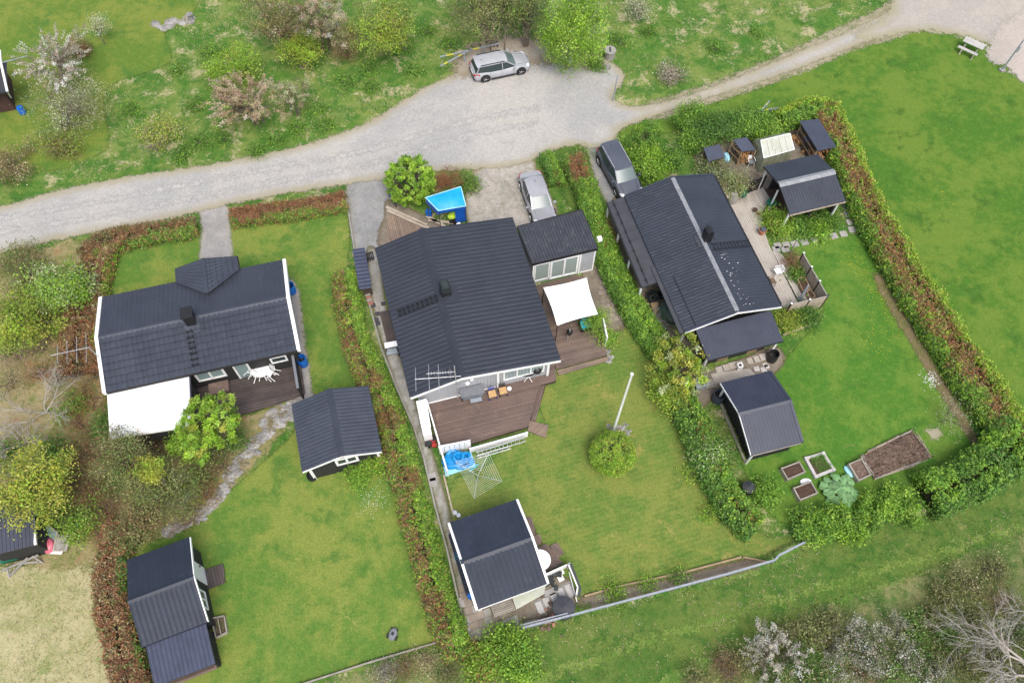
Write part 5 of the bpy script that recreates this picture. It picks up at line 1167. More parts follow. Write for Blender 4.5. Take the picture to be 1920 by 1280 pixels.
# BBQs
def covered_grill(px, z):
    c = at(*px, z + 1.0); root = thing('covered_grill', 'grey covered gas grill standing by the grey gable wall', 'grill', (c[0], c[1], z)); r = math.radians(15)
    mb = MB(); mb.box((c[0], c[1], z + 1.02), (1.45, .62, .1), r); mb.build('cover_top', MATS['grey_cover'], root)
    mb = MB(); mb.box((c[0], c[1] - .0, z + .72), (1.25, .5, .5), r); mb.build('cover_skirt', MATS['grey_cover'], root)
    mb = MB(); mb.box((c[0] + .25, c[1] - .38, z + .55), (.7, .25, .05), r); mb.build('side_shelf', MATS['galvanised'], root)
    for dx, dy in ((-.6, -.25), (-.6, .2), (.55, -.12), (.5, .3)):
        mb = MB(); mb.box((c[0] + dx, c[1] + dy, z + .25), (.05, .05, .5), r); mb.build('leg', MATS['black_metal'], root)
covered_grill((885, 733), .35)
def kettle(name, label, px, z, r=.3):
    c = at(*px, z + .9); root = thing(name, label, 'grill', (c[0], c[1], z)); mb = MB(); mb.lathe((c[0], c[1], z + .6), [(r * .4, 0), (r * .9, .12), (r, .25), (r * .9, .40), (r * .5, .52), (.02, .55)], 18); mb.build('kettle', MATS['black_metal'], root, True)
    mb = MB(); mb.cyl((c[0], c[1], z + 1.15), (c[0], c[1], z + 1.2), .05); mb.build('lid_knob', MATS['alu'], root)
    for k in range(3):
        a = k * 2.09; mb = MB(); mb.bar((c[0] + math.cos(a) * r, c[1] + math.sin(a) * r, z), (c[0] + math.cos(a) * r * .5, c[1] + math.sin(a) * r * .5, z + .66), .03); mb.build('leg', MATS['alu'], root)
kettle('kettle_grill', 'black round kettle grill in the recess at the right of the gable', (1007, 692), .35)
kettle('kettle_grill', 'small black grill under the lower edge of the white canopy', (1068, 622), .22, .2)
def oval_table(px, z):
    c = at(*px, z + .7); root = thing('grill_table', 'black oval folding table beside the round kettle grill', 'table', (c[0], c[1], z)); mb = MB(); mb.lathe((c[0], c[1], z + .68), [(.5, 0), (.5, .03)], 22, 1, .62, .35); mb.build('tabletop', MATS['black_metal'], root)
    for s in (-1, 1): mb = MB(); mb.bar((c[0] - .25 * s, c[1] - .35, z), (c[0] + .25 * s, c[1] + .1, z + .68), .035); mb.build('leg', MATS['white_paint'], root)
oval_table((991, 697), .35)
tag((lambda m: m.build('wall_clock', MATS['white_plastic']))(MB().lathe((*at(955, 728, .4)[:2], .36), [(.14, 0), (.14, .04)], 16)), 'small round white dish on the front deck by the corner post', 'dish')
# canopy
def canopy():
    q = [at(1018.6, 539, 2.35), at(1100, 520.5, 2.35), at(1121, 589, 2.2), at(1044.5, 610.5, 2.2)]; c = sum(q) / 4
    root = thing('canopy', 'large white square canopy on dark posts over the side terrace', 'canopy', c * np.array([1, 1, 0])); n = 10; V = []
    for i in range(n + 1):
        for j in range(n + 1):
            u, v = i / n, j / n; p = q[0] * (1 - u) * (1 - v) + q[1] * u * (1 - v) + q[2] * u * v + q[3] * (1 - u) * v
            k = 1 - .05 * (math.sin(math.pi * u) * (abs(2 * v - 1) ** 3) + math.sin(math.pi * v) * (abs(2 * u - 1) ** 3)); p = c + (p - c) * np.array([k, k, 1]); p[2] += .12 * math.sin(math.pi * u) * math.sin(math.pi * v); V.append(p)
    F = [(i * (n + 1) + j, (i + 1) * (n + 1) + j, (i + 1) * (n + 1) + j + 1, i * (n + 1) + j + 1) for i in range(n) for j in range(n)]
    m = MB(); m.add(V, F); m.build('cloth', MATS['white_cloth'], root, True)
    for i in range(4):
        p = c + (q[i] - c) * .985; m = MB(); m.bar((p[0], p[1], .22), (p[0], p[1], q[i][2] - .03), .06); m.build('post', MATS['black_metal'], root)
        p2 = c + (q[(i + 1) % 4] - c) * .96; m = MB(); m.bar(c + (q[i] - c) * .96 - np.array([0, 0, .06]), p2 - np.array([0, 0, .06]), .04); m.build('rail', MATS['black_metal'], root)
canopy()
def sofa(px, z):
    c = at(*px, z + .4); r = math.radians(15); root = thing('rattan_chair', 'black rattan armchair with turquoise cushions under the canopy edge', 'chair', (c[0], c[1], z)); mb = MB(); mb.box((c[0], c[1], z + .2), (.8, .7, .38), r); mb.build('seat_base', MATS['black_metal'], root)
    mb = MB(); mb.box((c[0], c[1] + .3, z + .5), (.8, .14, .5), r); mb.build('backrest', MATS['black_metal'], root)
    mb = MB(); mb.box((c[0], c[1] - .03, z + .45), (.64, .56, .12), r); mb.build('cushion', MATS['turquoise'], root)
    mb = MB(); mb.box((c[0] + .02, c[1] + .2, z + .62), (.64, .12, .34), r); mb.build('back_cushion', MATS['turquoise'], root)
sofa((1098, 607), .22)
# white screen at the terrace edge
def screen(name, label, a, b, h, z0=0.0, m='white_paint', n=1, th=.05, cat='screen', post='white_paint', ph=.08, boards=None):
    P, Q = at(*a, z0), at(*b, z0); root = thing(name, label, cat, (P + Q) / 2 * np.array([1, 1, 0])); e = (Q - P); L = np.linalg.norm(e); e /= L; nn = np.array([-e[1], e[0], 0])
    for i in range(n):
        p0, p1 = P + e * L * i / n, P + e * L * (i + 1) / n
        if boards:
            k = max(2, int((L / n) / boards))
            for j in range(k):
                q0 = p0 + (p1 - p0) * j / k; mb = MB(); mb.obox(q0 - nn * th / 2 + np.array([0, 0, .05]), (p1 - p0) / k * .93, nn * th, (0, 0, h - .05)); mb.build('board', MATS[m], root)
        else: mb = MB(); mb.obox(p0 - nn * th / 2 + np.array([0, 0, .06]) + e * .03, (p1 - p0) - e * .06, nn * th, (0, 0, h - .1)); mb.build('panel', MATS[m], root)
    for i in range(n + 1):
        p = P + e * L * i / n; mb = MB(); mb.box((p[0], p[1], z0 + (h + ph) / 2), (.08, .08, h + ph), math.atan2(e[1], e[0])); mb.build('post', MATS[post], root)
    mb = MB(); mb.obox(P - nn * (th / 2 + .02) + np.array([0, 0, h + .001]), e * L, nn * (th + .04), (0, 0, .03)); mb.build('top_rail', MATS[post], root)
    return root
screen('screen_wall', 'low white screen at the right end of the canopy terrace', (1127, 616), (1134, 650), 1.3)
screen('deck_fence', 'long low white fence along the left side of the front deck', (803, 764), (840, 892), 1.0, n=5)
screen('deck_fence', 'white boarded parapet along the lower edge of the front deck', (882, 848), (988, 818), .62, boards=.14)
screen('pool_box', 'white boarded box wall between the front deck and the wading pool', (826, 851), (882, 840), 1.25, boards=.3)
# white flat cupboards by the left corner
m = MB(); q = [at(780, 752, 1.9), at(799, 747, 1.9), at(808, 800, 1.75), at(791, 804, 1.75)]
rt = thing('garden_cupboard', 'tall white cupboard with flat white lid by the left corner of the front deck', 'cupboard', (q[0] + q[2]) / 2 * np.array([1, 1, 0]))
m.prism([p - np.array([0, 0, .06]) for p in q], (0, 0, .06)); m.build('lid', MATS['white_paint'], rt)
c = sum(q) / 4; m = MB(); g = [c + (p - c) * .88 for p in q]; m.add([np.array([*p[:2], 0]) for p in g] + [p - np.array([0, 0, .07]) for p in g], [(0, 1, 2, 3), (7, 6, 5, 4), (0, 4, 5, 1), (1, 5, 6, 2), (2, 6, 7, 3), (3, 7, 4, 0)]); m.build('body', MATS['white_paint'], rt)
m = MB(); c = at(801, 812, .6); m.box((c[0], c[1], .55), (.5, .62, 1.1), math.radians(16)); solo(m, 'white_bin', MATS['white_paint'], 'square white bin below the tall white cupboard', 'bin')
def clutter(name, label, cat, px, n, mats, s=.18, spread=.3, z=0):
    c = at(*px, z); root = thing(name, label, cat, c)
    for i in range(n):
        mb = MB(); d = rng.normal(0, spread, 2); w = s * (.5 + rng.random()); mb.box((c[0] + d[0], c[1] + d[1], z + w * .4), (w, w * (.4 + rng.random()), w * .8), rng.random() * 3); mb.build('piece', MATS[mats[i % len(mats)]], root)
    return root
clutter('stored_tools', 'dark jumble of tools and a bike part below the square white bin', 'tools', (811, 832), 9, ['black_metal', 'red_plastic', 'rubber', 'felt', 'black_metal'], .24, .2)
# wading pool with inflatable
def pool():
    q = ats([(836, 893), (892, 874), (884, 850), (828, 860)], 0); root = thing('wading_pool', 'blue inflatable heap on a pale blue pool mat in the white fenced corner', 'pool', (q[0] + q[2]) / 2)
    m = MB(); m.prism([p + np.array([0, 0, .02]) for p in q], (0, 0, .1)); m.build('pool_mat', MATS['water_blue'], root)
    for (px, r, z, sx) in (((851, 862), .62, .16, 1.2), ((868, 868), .42, .14, 1.5), ((846, 868), .45, .12, 1.0), ((873, 858), .35, .25, .8), ((860, 858), .36, .4, 1.0)):
        c = at(*px, z); m = MB(); V = []; F = []; n, k = 16, 8
        for i in range(n):
            a = 6.283 * i / n; rr = r * (1 + .12 * math.sin(3 * a + px[0]))
            for j in range(k):
                b = 6.283 * j / k; t = .16 * (1 + .2 * math.sin(2 * a)); V.append((c[0] + (rr + t * math.cos(b)) * math.cos(a) * sx * .75, c[1] + (rr + t * math.cos(b)) * math.sin(a) * .75, max(.13, z + .12 + t * math.sin(b) + .05 * math.sin(4 * a))))
        for i in range(n):
            for j in range(k): F.append((i * k + j, ((i + 1) % n) * k + j, ((i + 1) % n) * k + (j + 1) % k, i * k + (j + 1) % k))
        m.add(V, F); m.build('inflatable_ring', MATS['blue_inflatable'], root, True)
    m = MB(); c = at(855, 862, .2); m.lathe((c[0], c[1], .13), [(.6, 0), (.55, .25), (.3, .33), (.05, .30)], 12, 1.2, .8); m.build('crumpled_cover', MATS['blue_inflatable'], root, True)
    m = MB(); a, b = at(880, 883, .1), at(897, 870, .1); m.bar(a, b, .08, .04); m.build('mat_edge', MATS['turquoise'], root)
pool()
# ladder leaning flat on the parapet
def ladder(name, label, a, b, z, w, n, m='alu'):
    P, Q = at(*a, z[0]), at(*b, z[1]); root = thing(name, label, 'ladder', P * np.array([1, 1, 0])); e = Q - P; e /= np.linalg.norm(e); nn = np.cross(e, [0, 0, 1.0]); nn /= np.linalg.norm(nn)
    up = np.array([0, 0, w])
    for k in (0, 1): mb = MB(); mb.bar(P + up * k + nn * .1 * (1 - k), Q + up * k + nn * .1 * (1 - k), .05, .07); mb.build('rail', MATS[m], root)
    for i in range(n): t = (i + .5) / n; p = P + (Q - P) * t; mb = MB(); mb.bar(p + nn * .1, p + up, .03); mb.build('rung', MATS[m], root)
ladder('ladder', 'long aluminium ladder standing on its side against the white parapet', (893, 852), (985, 824), (.1, .1), .4, 12)
ladder('ladder', 'short aluminium ladder on the ground below the long one', (895, 856), (957, 838), (.04, .04), .22, 6)
# rotary clothes dryer
def dryer():
    b = at(893, 918, 0); h = 1.75; hub = np.array([b[0], b[1], 1.15]); root = thing('clothes_dryer', 'silver rotary clothes dryer open on the lawn beside the wading pool', 'clothes dryer', b)
    hub = at(896, 891, 1.2); hub2 = np.array([hub[0], hub[1], 1.2]); m = MB(); m.cyl((hub[0], hub[1], 0), hub2, .025, n=8); m.build('pole', MATS['alu'], root)
    tips = [at(916.5, 849, 1.75), at(941, 901.5, 1.75), at(889, 934, 1.75), at(854, 865, 1.75)]
    for t in tips: m = MB(); m.cyl(hub2, t, .018, n=6); m.build('arm', MATS['alu'], root)
    for i in range(4):
        for k in range(8):
            f = .28 + .72 * k / 7; a = hub2 * (1 - f) + tips[i] * f; c = hub2 * (1 - f) + tips[(i + 1) % 4] * f; m = MB(); m.cyl(a, c, .0055, n=3, cap=False); m.build('line', MATS['white_plastic'], root)
dryer()
# flagpole
c = at(1149, 810); fp = thing('flagpole', 'tall white flagpole standing on the lawn above the clipped dome bush', 'flagpole', c)
top = 8.0; m = MB(); m.cyl((c[0], c[1], .3), (c[0], c[1], top), .07, .045, 12); m.build('pole', MATS['white_paint'], fp, True)
m = MB(); m.lathe((c[0], c[1], top), [(.03, 0), (.09, .05), (.09, .1), (.02, .15)], 10); m.build('finial', MATS['white_paint'], fp)
m = MB(); m.box((c[0], c[1], .2), (.3, .3, .4), .3); m.build('base', MATS['concrete'], fp)
m = MB(); m.bar((c[0] + .09, c[1], .8), (c[0] + .07, c[1], top - .1), .012); m.build('halyard', MATS['white_plastic'], fp)
# big antenna on the main gable
def rake():
    b = FD(10.86, -.35, 0); root = thing('gable_antenna', 'tall silver antenna with long cross bars on the front gable of the main house', 'antenna', (b[0], b[1], 1.2)); z1 = 5.6; A = MATS['alu']
    m = MB(); m.cyl((b[0], b[1], 1.2), (b[0], b[1], z1), .03, n=6); m.build('mast', A, root)
    t = np.array([b[0], b[1], 4.3]); d = np.array([-.985, -.1, 0]); d /= np.linalg.norm(d); n = np.array([-d[1], d[0], 0]); m = MB(); m.cyl(t + d * -.3, t + d * 2.3, .02, n=5); m.build('boom', A, root)
    for k, l in ((.95, 1.7), (1.5, 1.7), (2.25, 1.5)): p = t + d * k; m = MB(); m.cyl(p - n * l / 2, p + n * l / 2, .016, n=5); m.build('element', A, root)
    t2 = np.array([b[0], b[1], 4.9]); m = MB(); m.cyl(t2, t2 + d * 1.6, .015, n=5); m.build('upper_boom', A, root)
    for k in range(9): p = t2 + d * (.2 + k * .16); m = MB(); m.cyl(p - n * .14 - np.array([0, 0, .0]), p + n * .14, .009, n=4); m.build('short_element', A, root)
    for s in (-1, 1):
        for k in range(4): p = t2 + d * .28 + n * s * .06 * k; m = MB(); m.cyl(p + np.array([0, 0, -.3 - 0 * k]) + n * s * .05 * k, p + np.array([0, 0, .3]), .007, n=4); m.build('reflector_rod', A, root)
    m = MB(); m.bar((b[0], b[1], 3.3), (b[0] + .6, b[1] + .02, 3.45), .04); m.build('bracket', A, root)
    m = MB(); m.lathe((b[0] + .65, b[1], 3.38), [(.09, 0), (.12, .06), (.05, .12)], 10); m.build('dish', MATS['white_plastic'], root)
rake()
# blue gazebo
def gazebo():
    q = [at(798, 371, 2.25), at(864, 350.5, 2.25), at(873.5, 386.5, 2.0), at(822, 395.5, 2.0)]; c = sum(q) / 4; root = thing('blue_tarp_shelter', 'bright blue tarpaulin shelter beside the round green bush', 'canopy', c * np.array([1, 1, 0]))
    V = []; n = 8
    for i in range(n + 1):
        for j in range(n + 1): u, v = i / n, j / n; p = q[0] * (1 - u) * (1 - v) + q[1] * u * (1 - v) + q[2] * u * v + q[3] * (1 - u) * v; p = p + np.array([0, 0, .18 * math.sin(math.pi * u) * math.sin(math.pi * v) - .05 * rng.random()]); V.append(p)
    m = MB(); m.add(V, [(i * (n + 1) + j, (i + 1) * (n + 1) + j, (i + 1) * (n + 1) + j + 1, i * (n + 1) + j + 1) for i in range(n) for j in range(n)]); m.build('tarp', MATS['blue_tarp'], root, True)
    for i in range(4): m = MB(); m.bar(q[i] + np.array([0, 0, .02]), q[(i + 1) % 4] + np.array([0, 0, .02]), .07, .03); m.build('hem', MATS['tarp_edge'], root)
    for i, j, h in ((3, 0, .55), (2, 3, .3), (1, 2, .35)):
        m = MB(); a, b = q[i], q[j]; m.add([a, b, b - np.array([0, 0, h]), a - np.array([0, 0, h])], [(0, 1, 2, 3)]); m.build('valance', MATS['blue_deep'], root)
    p = q[2]; m = MB(); m.obox((p[0] - .75, p[1] - .12, .3), (.75, .15, 0), (0, .04, 0), (0, 0, 1.55)); m.build('side_curtain', MATS['blue_deep'], root)
    for i in range(4): p = c + (q[i] - c) * .96; m = MB(); m.bar((p[0], p[1], 0), (p[0], p[1], q[i][2] - .02), .05); m.build('post', MATS['wood_dark'], root)
gazebo()
c = at(849, 404, .7); jk = thing('draped_jacket', 'lime green jacket draped over a seat under the blue shelter', 'jacket', (c[0], c[1], 0)); m = MB(); m.lathe((c[0], c[1], .62), [(.36, 0), (.34, .16), (.22, .24), (.06, .26)], 9, 1.1, .7, .4); m.build('jacket', MATS['lime_cloth'], jk, True)
clutter('seat_clutter', 'white and dark bundles piled below the lime green jacket', 'bundle', (853, 415), 7, ['black_metal', 'white_cloth', 'black_metal', 'screen_tan'], .34, .22)
barrel('blue_drum', 'dark teal drum under the left edge of the blue shelter', (804, 400), 'blue_plastic', r=.22, h=.55, hollow=False)
def bicycle(px, rot):
    c = at(*px, .3); root = thing('bicycle', 'small bicycle leaning by the round green bush next to the gravel drive', 'bicycle', (c[0], c[1], 0)); d = np.array([math.cos(rot), math.sin(rot), 0])
    for s in (-1, 1):
        p = np.array([c[0], c[1], .3]) + d * .45 * s; m = MB(); k = 14; n = np.array([-d[1], d[0], 0])
        for i in range(k): a, b = 6.283 * i / k, 6.283 * (i + 1) / k; m.bar(p + d * .27 * math.cos(a) + np.array([0, 0, .27 * math.sin(a)]), p + d * .27 * math.cos(b) + np.array([0, 0, .27 * math.sin(b)]), .035)
        m.build('wheel', MATS['rubber'], root)
    C = np.array([c[0], c[1], 0]); a, b, e, f = C + d * -.45 + np.array([0, 0, .3]), C + d * -.15 + np.array([0, 0, .7]), C + d * .35 + np.array([0, 0, .72]), C + d * .45 + np.array([0, 0, .3]); bb = C + np.array([0, 0, .28])
    m = MB()
    for p, q in ((a, b), (b, e), (e, f), (bb, b), (bb, e), (a, bb)): m.bar(p, q, .035)
    m.build('frame', MATS['blue_plastic'], root); m = MB(); m.box(b + np.array([0, 0, .08]), (.22, .1, .05), rot); m.build('saddle', MATS['black_metal'], root)
    n = np.array([-d[1], d[0], 0]); m = MB(); m.bar(e + np.array([0, 0, .15]) - n * .25, e + np.array([0, 0, .15]) + n * .25, .03); m.bar(e, e + np.array([0, 0, .15]), .03); m.build('handlebar', MATS['alu'], root)
bicycle((735, 373), math.radians(-60))
# robot mower
c = at(737, 1188, .1); rm = thing('robot_mower', 'small grey robot mower parked on the left lawn', 'robot mower', (c[0], c[1], 0)); rr = math.radians(75)
m = MB(); m.lathe((c[0], c[1], .07), [(.28, 0), (.30, .08), (.24, .17), (.1, .2)], 14, 1.15, .8, rr); m.build('shell', MATS['grey_cover'], rm, True)
m = MB(); m.box((c[0], c[1], .27), (.16, .14, .03), rr); m.build('panel', MATS['black_metal'], rm)
for s in (-1, 1):
    m = MB(); u = np.array([-math.sin(rr), math.cos(rr), 0]); p = np.array([c[0], c[1], .13]) - np.array([math.cos(rr), math.sin(rr), 0]) * .16; m.cyl(p + u * s * .2, p + u * s * .28, .13, n=14); m.build('wheel', MATS['rubber'], rm)
    m = MB(); p = p + np.array([math.cos(rr), math.sin(rr), 0]) * .38; m.cyl((p + u * s * .14), (p + u * s * .2), .07, n=10); m.build('wheel', MATS['rubber'], rm)
# picnic table
def picnic():
    c = at(1825, 82, .7); root = thing('picnic_table', 'pale weathered picnic table with bench at the edge of the gravel yard', 'picnic table', (c[0], c[1], 0)); a, b = at(1806, 76, .74), at(1843, 93, .74); d = (b - a) / np.linalg.norm(b - a); n = np.array([-d[1], d[0], 0])
    for i in range(5): o = a + n * (.14 * i - .1); m = MB(); m.obox(o, (b - a) * (1.04 if i == 4 else 1), n * .125, (0, 0, .04)); m.build('top_board', MATS['concrete_light'], root)
    for i in range(2): o = at(1796, 88, .45) + n * (.14 * i - .07); m = MB(); m.obox(o, (b - a) * .98, n * .125, (0, 0, .04)); m.build('seat_board', MATS['concrete_light'], root)
    for t in (.2, .8):
        p = a + (b - a) * t; m = MB(); m.bar((p - n * .75) * np.array([1, 1, 0]), p + n * .3 - np.array([0, 0, .05]), .08); m.build('leg', MATS['board_grey'], root)
        m = MB(); m.bar(np.array([*(p - n * .85)[:2], .4]), np.array([*(p + n * .5)[:2], .4]), .07); m.build('crossbeam', MATS['board_grey'], root)
picnic()
# lamp post top right, pole by the road, well
def lamp(px, h, lean=(0, 0)):
    c = at(*px); root = thing('street_lamp', 'grey metal lamp post at the corner of the sand yard', 'lamp post', c); t = np.array([c[0], c[1], h]); m = MB(); m.cyl(c, t, .07, .05, 8); m.build('pole', MATS['galvanised'], root, True)
    m = MB(); m.cyl(t, t + np.array([1.1, .9, .3]), .04, n=8); m.build('arm', MATS['galvanised'], root)
    m = MB(); p = t + np.array([1.4, 1.2, .3]); m.box(p, (.75, .42, .12), .68); m.build('lamp_head', MATS['lamp_glass'], root); m = MB(); m.box((c[0] + .1, c[1], h * .72), (.14, .14, .5)); m.build('junction_box', MATS['galvanised'], root)
    m = MB(); m.box((c[0], c[1], .08), (.4, .4, .16), .4); m.build('base', MATS['concrete'], root)
lamp((1878, 133), 3.0)
c = at(1149, 190); m = MB(); m.cyl(c, (c[0] + .05, c[1], 2.6), .05, .04, 8); solo(m, 'marker_pole', MATS['galvanised'], 'thin grey pole at the edge of the gravel turning area', 'pole', smooth=True)
c = at(1142, 108); rt = thing('well', 'round concrete well with grey lid beside the birch', 'well', c); m = MB(); m.lathe(c, [(.42, 0), (.42, .7)], 18); m.build('ring', MATS['concrete'], rt); m = MB(); m.lathe((c[0], c[1], .7), [(.47, 0), (.47, .06), (.44, .09)], 18); m.build('lid', MATS['slab_grey'], rt); m = MB(); m.box((c[0], c[1], .81), (.12, .5, .03)); m.build('lid_handle', MATS['dark_metal'], rt)
c = at(1138, 128); solo(MB().lathe(c, [(.22, 0), (.25, .15), (.15, .35), (.03, .4)], 9, 1, .8), 'boulder', MATS['rock'], 'small pale boulder below the round well', 'boulder')
m = MB(); c = at(357, 33, .3); m.lathe((c[0], c[1], 0), [(.22, 0), (.2, .5), (.28, .62)], 12); solo(m, 'stone_pot', MATS['rock'], 'pale stone pot on the rubble heap at the upper left', 'pot')
# barrier poles with yellow bands
def barrier(name, label, segs, z0=.9):
    root = thing(name, label, 'barrier', at(*segs[0][0], 0)); mat('band_yellow', (.55, .50, .05), rough=.5)
    for a, b in segs:
        P, Q = at(*a, z0), at(*b, z0); k = 9
        for i in range(k):
            mb = MB(); mb.bar(P + (Q - P) * i / k, P + (Q - P) * (i + 1) / k, .08); mb.build('band', MATS['band_yellow' if i % 4 == 1 else 'galvanised'], root)
        mb = MB(); mid = P * .25 + Q * .75; mb.bar((mid[0], mid[1], 0), (mid[0], mid[1], z0), .09); mb.build('post', MATS['galvanised'], root)
barrier('road_barrier', 'grey and yellow banded barrier poles in the grass beside the silver estate car', [((825, 107), (935, 82)), ((826, 124), (885, 92))])
barrier('road_barrier', 'thin grey and yellow barrier poles above the corner of the tall hedge', [((1401, 211), (1460, 203)), ((1428, 206), (1443, 190))], .8)
# raised beds
def bed(name, label, px, h, th, soil, m='board_grey', cat='raised bed', group='raised beds on the right lawn', inner=None):
    P = ats(px, h); c = sum(P) / 4; root = thing(name, label, cat, c * np.array([1, 1, 0]), 0, group)
    for i in range(4):
        a, b = P[i], P[(i + 1) % 4]; e = (b - a) / np.linalg.norm(b - a); n = np.array([-e[1], e[0], 0]); n = n if n @ (c - a) > 0 else -n
        mb = MB(); mb.obox(np.array([*a[:2], 0]) + e * (th if i % 2 else 0), (b - a) - e * (th * 2 if i % 2 else 0), n * th, (0, 0, h)); mb.build('side_board', MATS[m], root)
        mb = MB(); mb.box((a[0] + n[0] * th / 2 + e[0] * th / 2, a[1] + n[1] * th / 2 + e[1] * th / 2, h / 2 + .02), (th * 1.15, th * 1.15, h + .04), math.atan2(e[1], e[0])); mb.build('corner_post', MATS[m], root)
    q = [c + (p - c) * .95 for p in P]; mb = MB(); n = 10; V = []
    for i in range(n + 1):
        for j in range(n + 1): u, v = i / n, j / n; p = q[0] * (1 - u) * (1 - v) + q[1] * u * (1 - v) + q[2] * u * v + q[3] * (1 - u) * v; V.append((p[0], p[1], h * .72 + .05 * rng.random() + .04 * math.sin(3.14 * u) * math.sin(3.14 * v)))
    mb.add(V, [(i * (n + 1) + j, (i + 1) * (n + 1) + j, (i + 1) * (n + 1) + j + 1, i * (n + 1) + j + 1) for i in range(n) for j in range(n)]); mb.build('soil', MATS[soil], root)
    return root, P
bed('raised_bed', 'grey board raised bed with dark soil, nearest the wood shed', [(1464, 877), (1499, 864), (1511, 884), (1477, 899)], .42, .07, 'soil')
rb, Pb = bed('raised_bed', 'broad rimmed raised bed with green seedlings inside', [(1508, 857), (1545, 846), (1567, 881), (1529, 896)], .22, .17, 'soil', 'concrete_light')
bed('raised_bed', 'grey board raised bed with dark soil below a white sack', [(1487, 914), (1521, 901), (1534, 924), (1500, 938)], .42, .07, 'soil')
bed('raised_bed', 'narrow tall raised bed against the end of the large mulched bed', [(1591, 869), (1616, 858), (1634, 890), (1610, 901)], .45, .07, 'mulch')
def bigbed():
    P = ats([(1613, 855), (1710, 807), (1745, 857), (1640, 897)], .1); c = sum(P) / 4; root = thing('mulched_bed', 'large mulched vegetable bed edged with pale sticks', 'garden bed', c * np.array([1, 1, 0])); mb = MB(); n = 22; V = []
    for i in range(n + 1):
        for j in range(n + 1): u, v = i / n, j / n; p = P[0] * (1 - u) * (1 - v) + P[1] * u * (1 - v) + P[2] * u * v + P[3] * (1 - u) * v; V.append((p[0], p[1], .05 + .09 * rng.random() + .15 * min(1, 6 * min(u, v, 1 - u, 1 - v))))
    mb.add(V, [(i * (n + 1) + j, (i + 1) * (n + 1) + j, (i + 1) * (n + 1) + j + 1, i * (n + 1) + j + 1) for i in range(n) for j in range(n)]); mb.build('mulch', MATS['mulch'], root)
    for i in range(4):
        a, b = P[i], P[(i + 1) % 4]; e = (b - a) / np.linalg.norm(b - a); n_ = np.array([-e[1], e[0], 0])
        for k in range(9):
            t = rng.random() * .5; L = .45 + rng.random() * .4; s0 = a + (b - a) * t + n_ * rng.normal(0, .06); s1 = a + (b - a) * min(1.02, t + L) + n_ * rng.normal(0, .06)
            s0 = np.array([*s0[:2], .06 + .2 * rng.random()]); s1 = np.array([*s1[:2], .06 + .2 * rng.random()]); mb = MB(); mb.cyl(s0, s1, .018 + .012 * rng.random(), n=5); mb.build('edging_stick', MATS['bark_grey' if k % 3 else 'board_tan'], root)
        for k in range(5): t = k / 4; p = a + (b - a) * t; mb = MB(); mb.cyl((p[0], p[1], 0), (p[0], p[1], .42 + .15 * rng.random()), .022, n=5); mb.build('stake', MATS['bark_grey'], root)
bigbed()
def sack(name, label, px, m, sx=.4, sy=.25, rot=0, h=.16, cat='sack'):
    c = at(*px, h * .5); mb = MB(); mb.lathe((c[0], c[1], .01), [(.75, 0), (1, h * .3), (.95, h * .7), (.6, h), (.15, h * 1.05)], 12, sx, sy, rot); return solo(mb, name, MATS[m], label, cat, smooth=True)
sack('white_sack', 'white plastic sack at the upper side of the lower raised bed', (1511, 903), 'white_plastic', .36, .22, .1)
sack('turquoise_sack', 'pale turquoise bag beside the narrow raised bed', (1591, 884), 'tarp_edge', .16, .4, .5)
sack('white_sack', 'white and blue bag on the ground between the two small wood stores', (1362, 295), 'tarp_edge', .25, .45, .2, .4)
# wood stores
def woodstore(name, label, px, zf, zb, hasboards=True, group='wood stores behind the right house', fire='firewood', m='felt_blue', front=(2, 3), shrink=.85, nlog=70):
    """px: roof corners, back-left, back-right, front-right, front-left"""
    q = [at(*px[0], zb), at(*px[1], zb), at(*px[2], zf), at(*px[3], zf)]; c = sum(q) / 4; root = thing(name, label, 'wood store', c * np.array([1, 1, 0]), 0, group)
    mb = MB(); mb.prism([p - np.array([0, 0, .06]) for p in q], (0, 0, .06)); mb.build('roof', MATS[m], root)
    g = [c + (p - c) * np.array([shrink, shrink, 1]) for p in q]
    for p in g: mb = MB(); mb.bar((p[0], p[1], 0), (p[0], p[1], p[2] - .07), .08); mb.build('post', MATS['board_tan'], root)
    for a, b in ((0, 1), (1, 2), (3, 0)):
        for k in range(5):
            z = .2 + .3 * k; P, Q = g[a], g[b]
            if z > min(P[2], Q[2]) - .16: continue
            mb = MB(); mb.bar((P[0], P[1], z), (Q[0], Q[1], z), .03, .12); mb.build('side_slat', MATS['board_tan' if k % 2 else 'wood_dark'], root)
    for k in range(3): P, Q = g[2], g[3]; z = .12 + .17 * k; mb = MB(); mb.bar((P[0], P[1], z), (Q[0], Q[1], z), .03, .13); mb.build('front_board', MATS['board_tan'], root)
    f = (g[3] - g[2]); L = np.linalg.norm(f[:2]); d = np.array([*(f[:2] / L), 0]); n = np.array([-d[1], d[0], 0]); n = n if n @ (c - g[2]) > 0 else -n
    for k in range(nlog):
        u = rng.random(); z = .1 + 1.0 * rng.random() ** 1.3; w = rng.random() * .9 * (1 - z * .3); p = np.array([*g[2][:2], z]) + d * u * L + n * (w - .02); r = .045 + .04 * rng.random()
        mb = MB(); v = n * (.32) + d * rng.normal(0, .06) + np.array([0, 0, rng.normal(0, .06)]); mb.cyl(p - v / 2, p + v / 2, r, n=5); mb.build('log', MATS[fire], root)
woodstore('wood_store', 'small wood store with grey-blue felt roof, leftmost of the three behind the right house', [(1319, 277), (1349, 271), (1360, 294), (1329, 303)], 1.15, 1.35, fire='firewood_old', nlog=40)
woodstore('wood_store', 'wood store full of orange split logs beside the greenhouse', [(1375, 262), (1400, 257), (1417, 281), (1391, 284)], 1.45, 1.65, nlog=90, shrink=1.02)
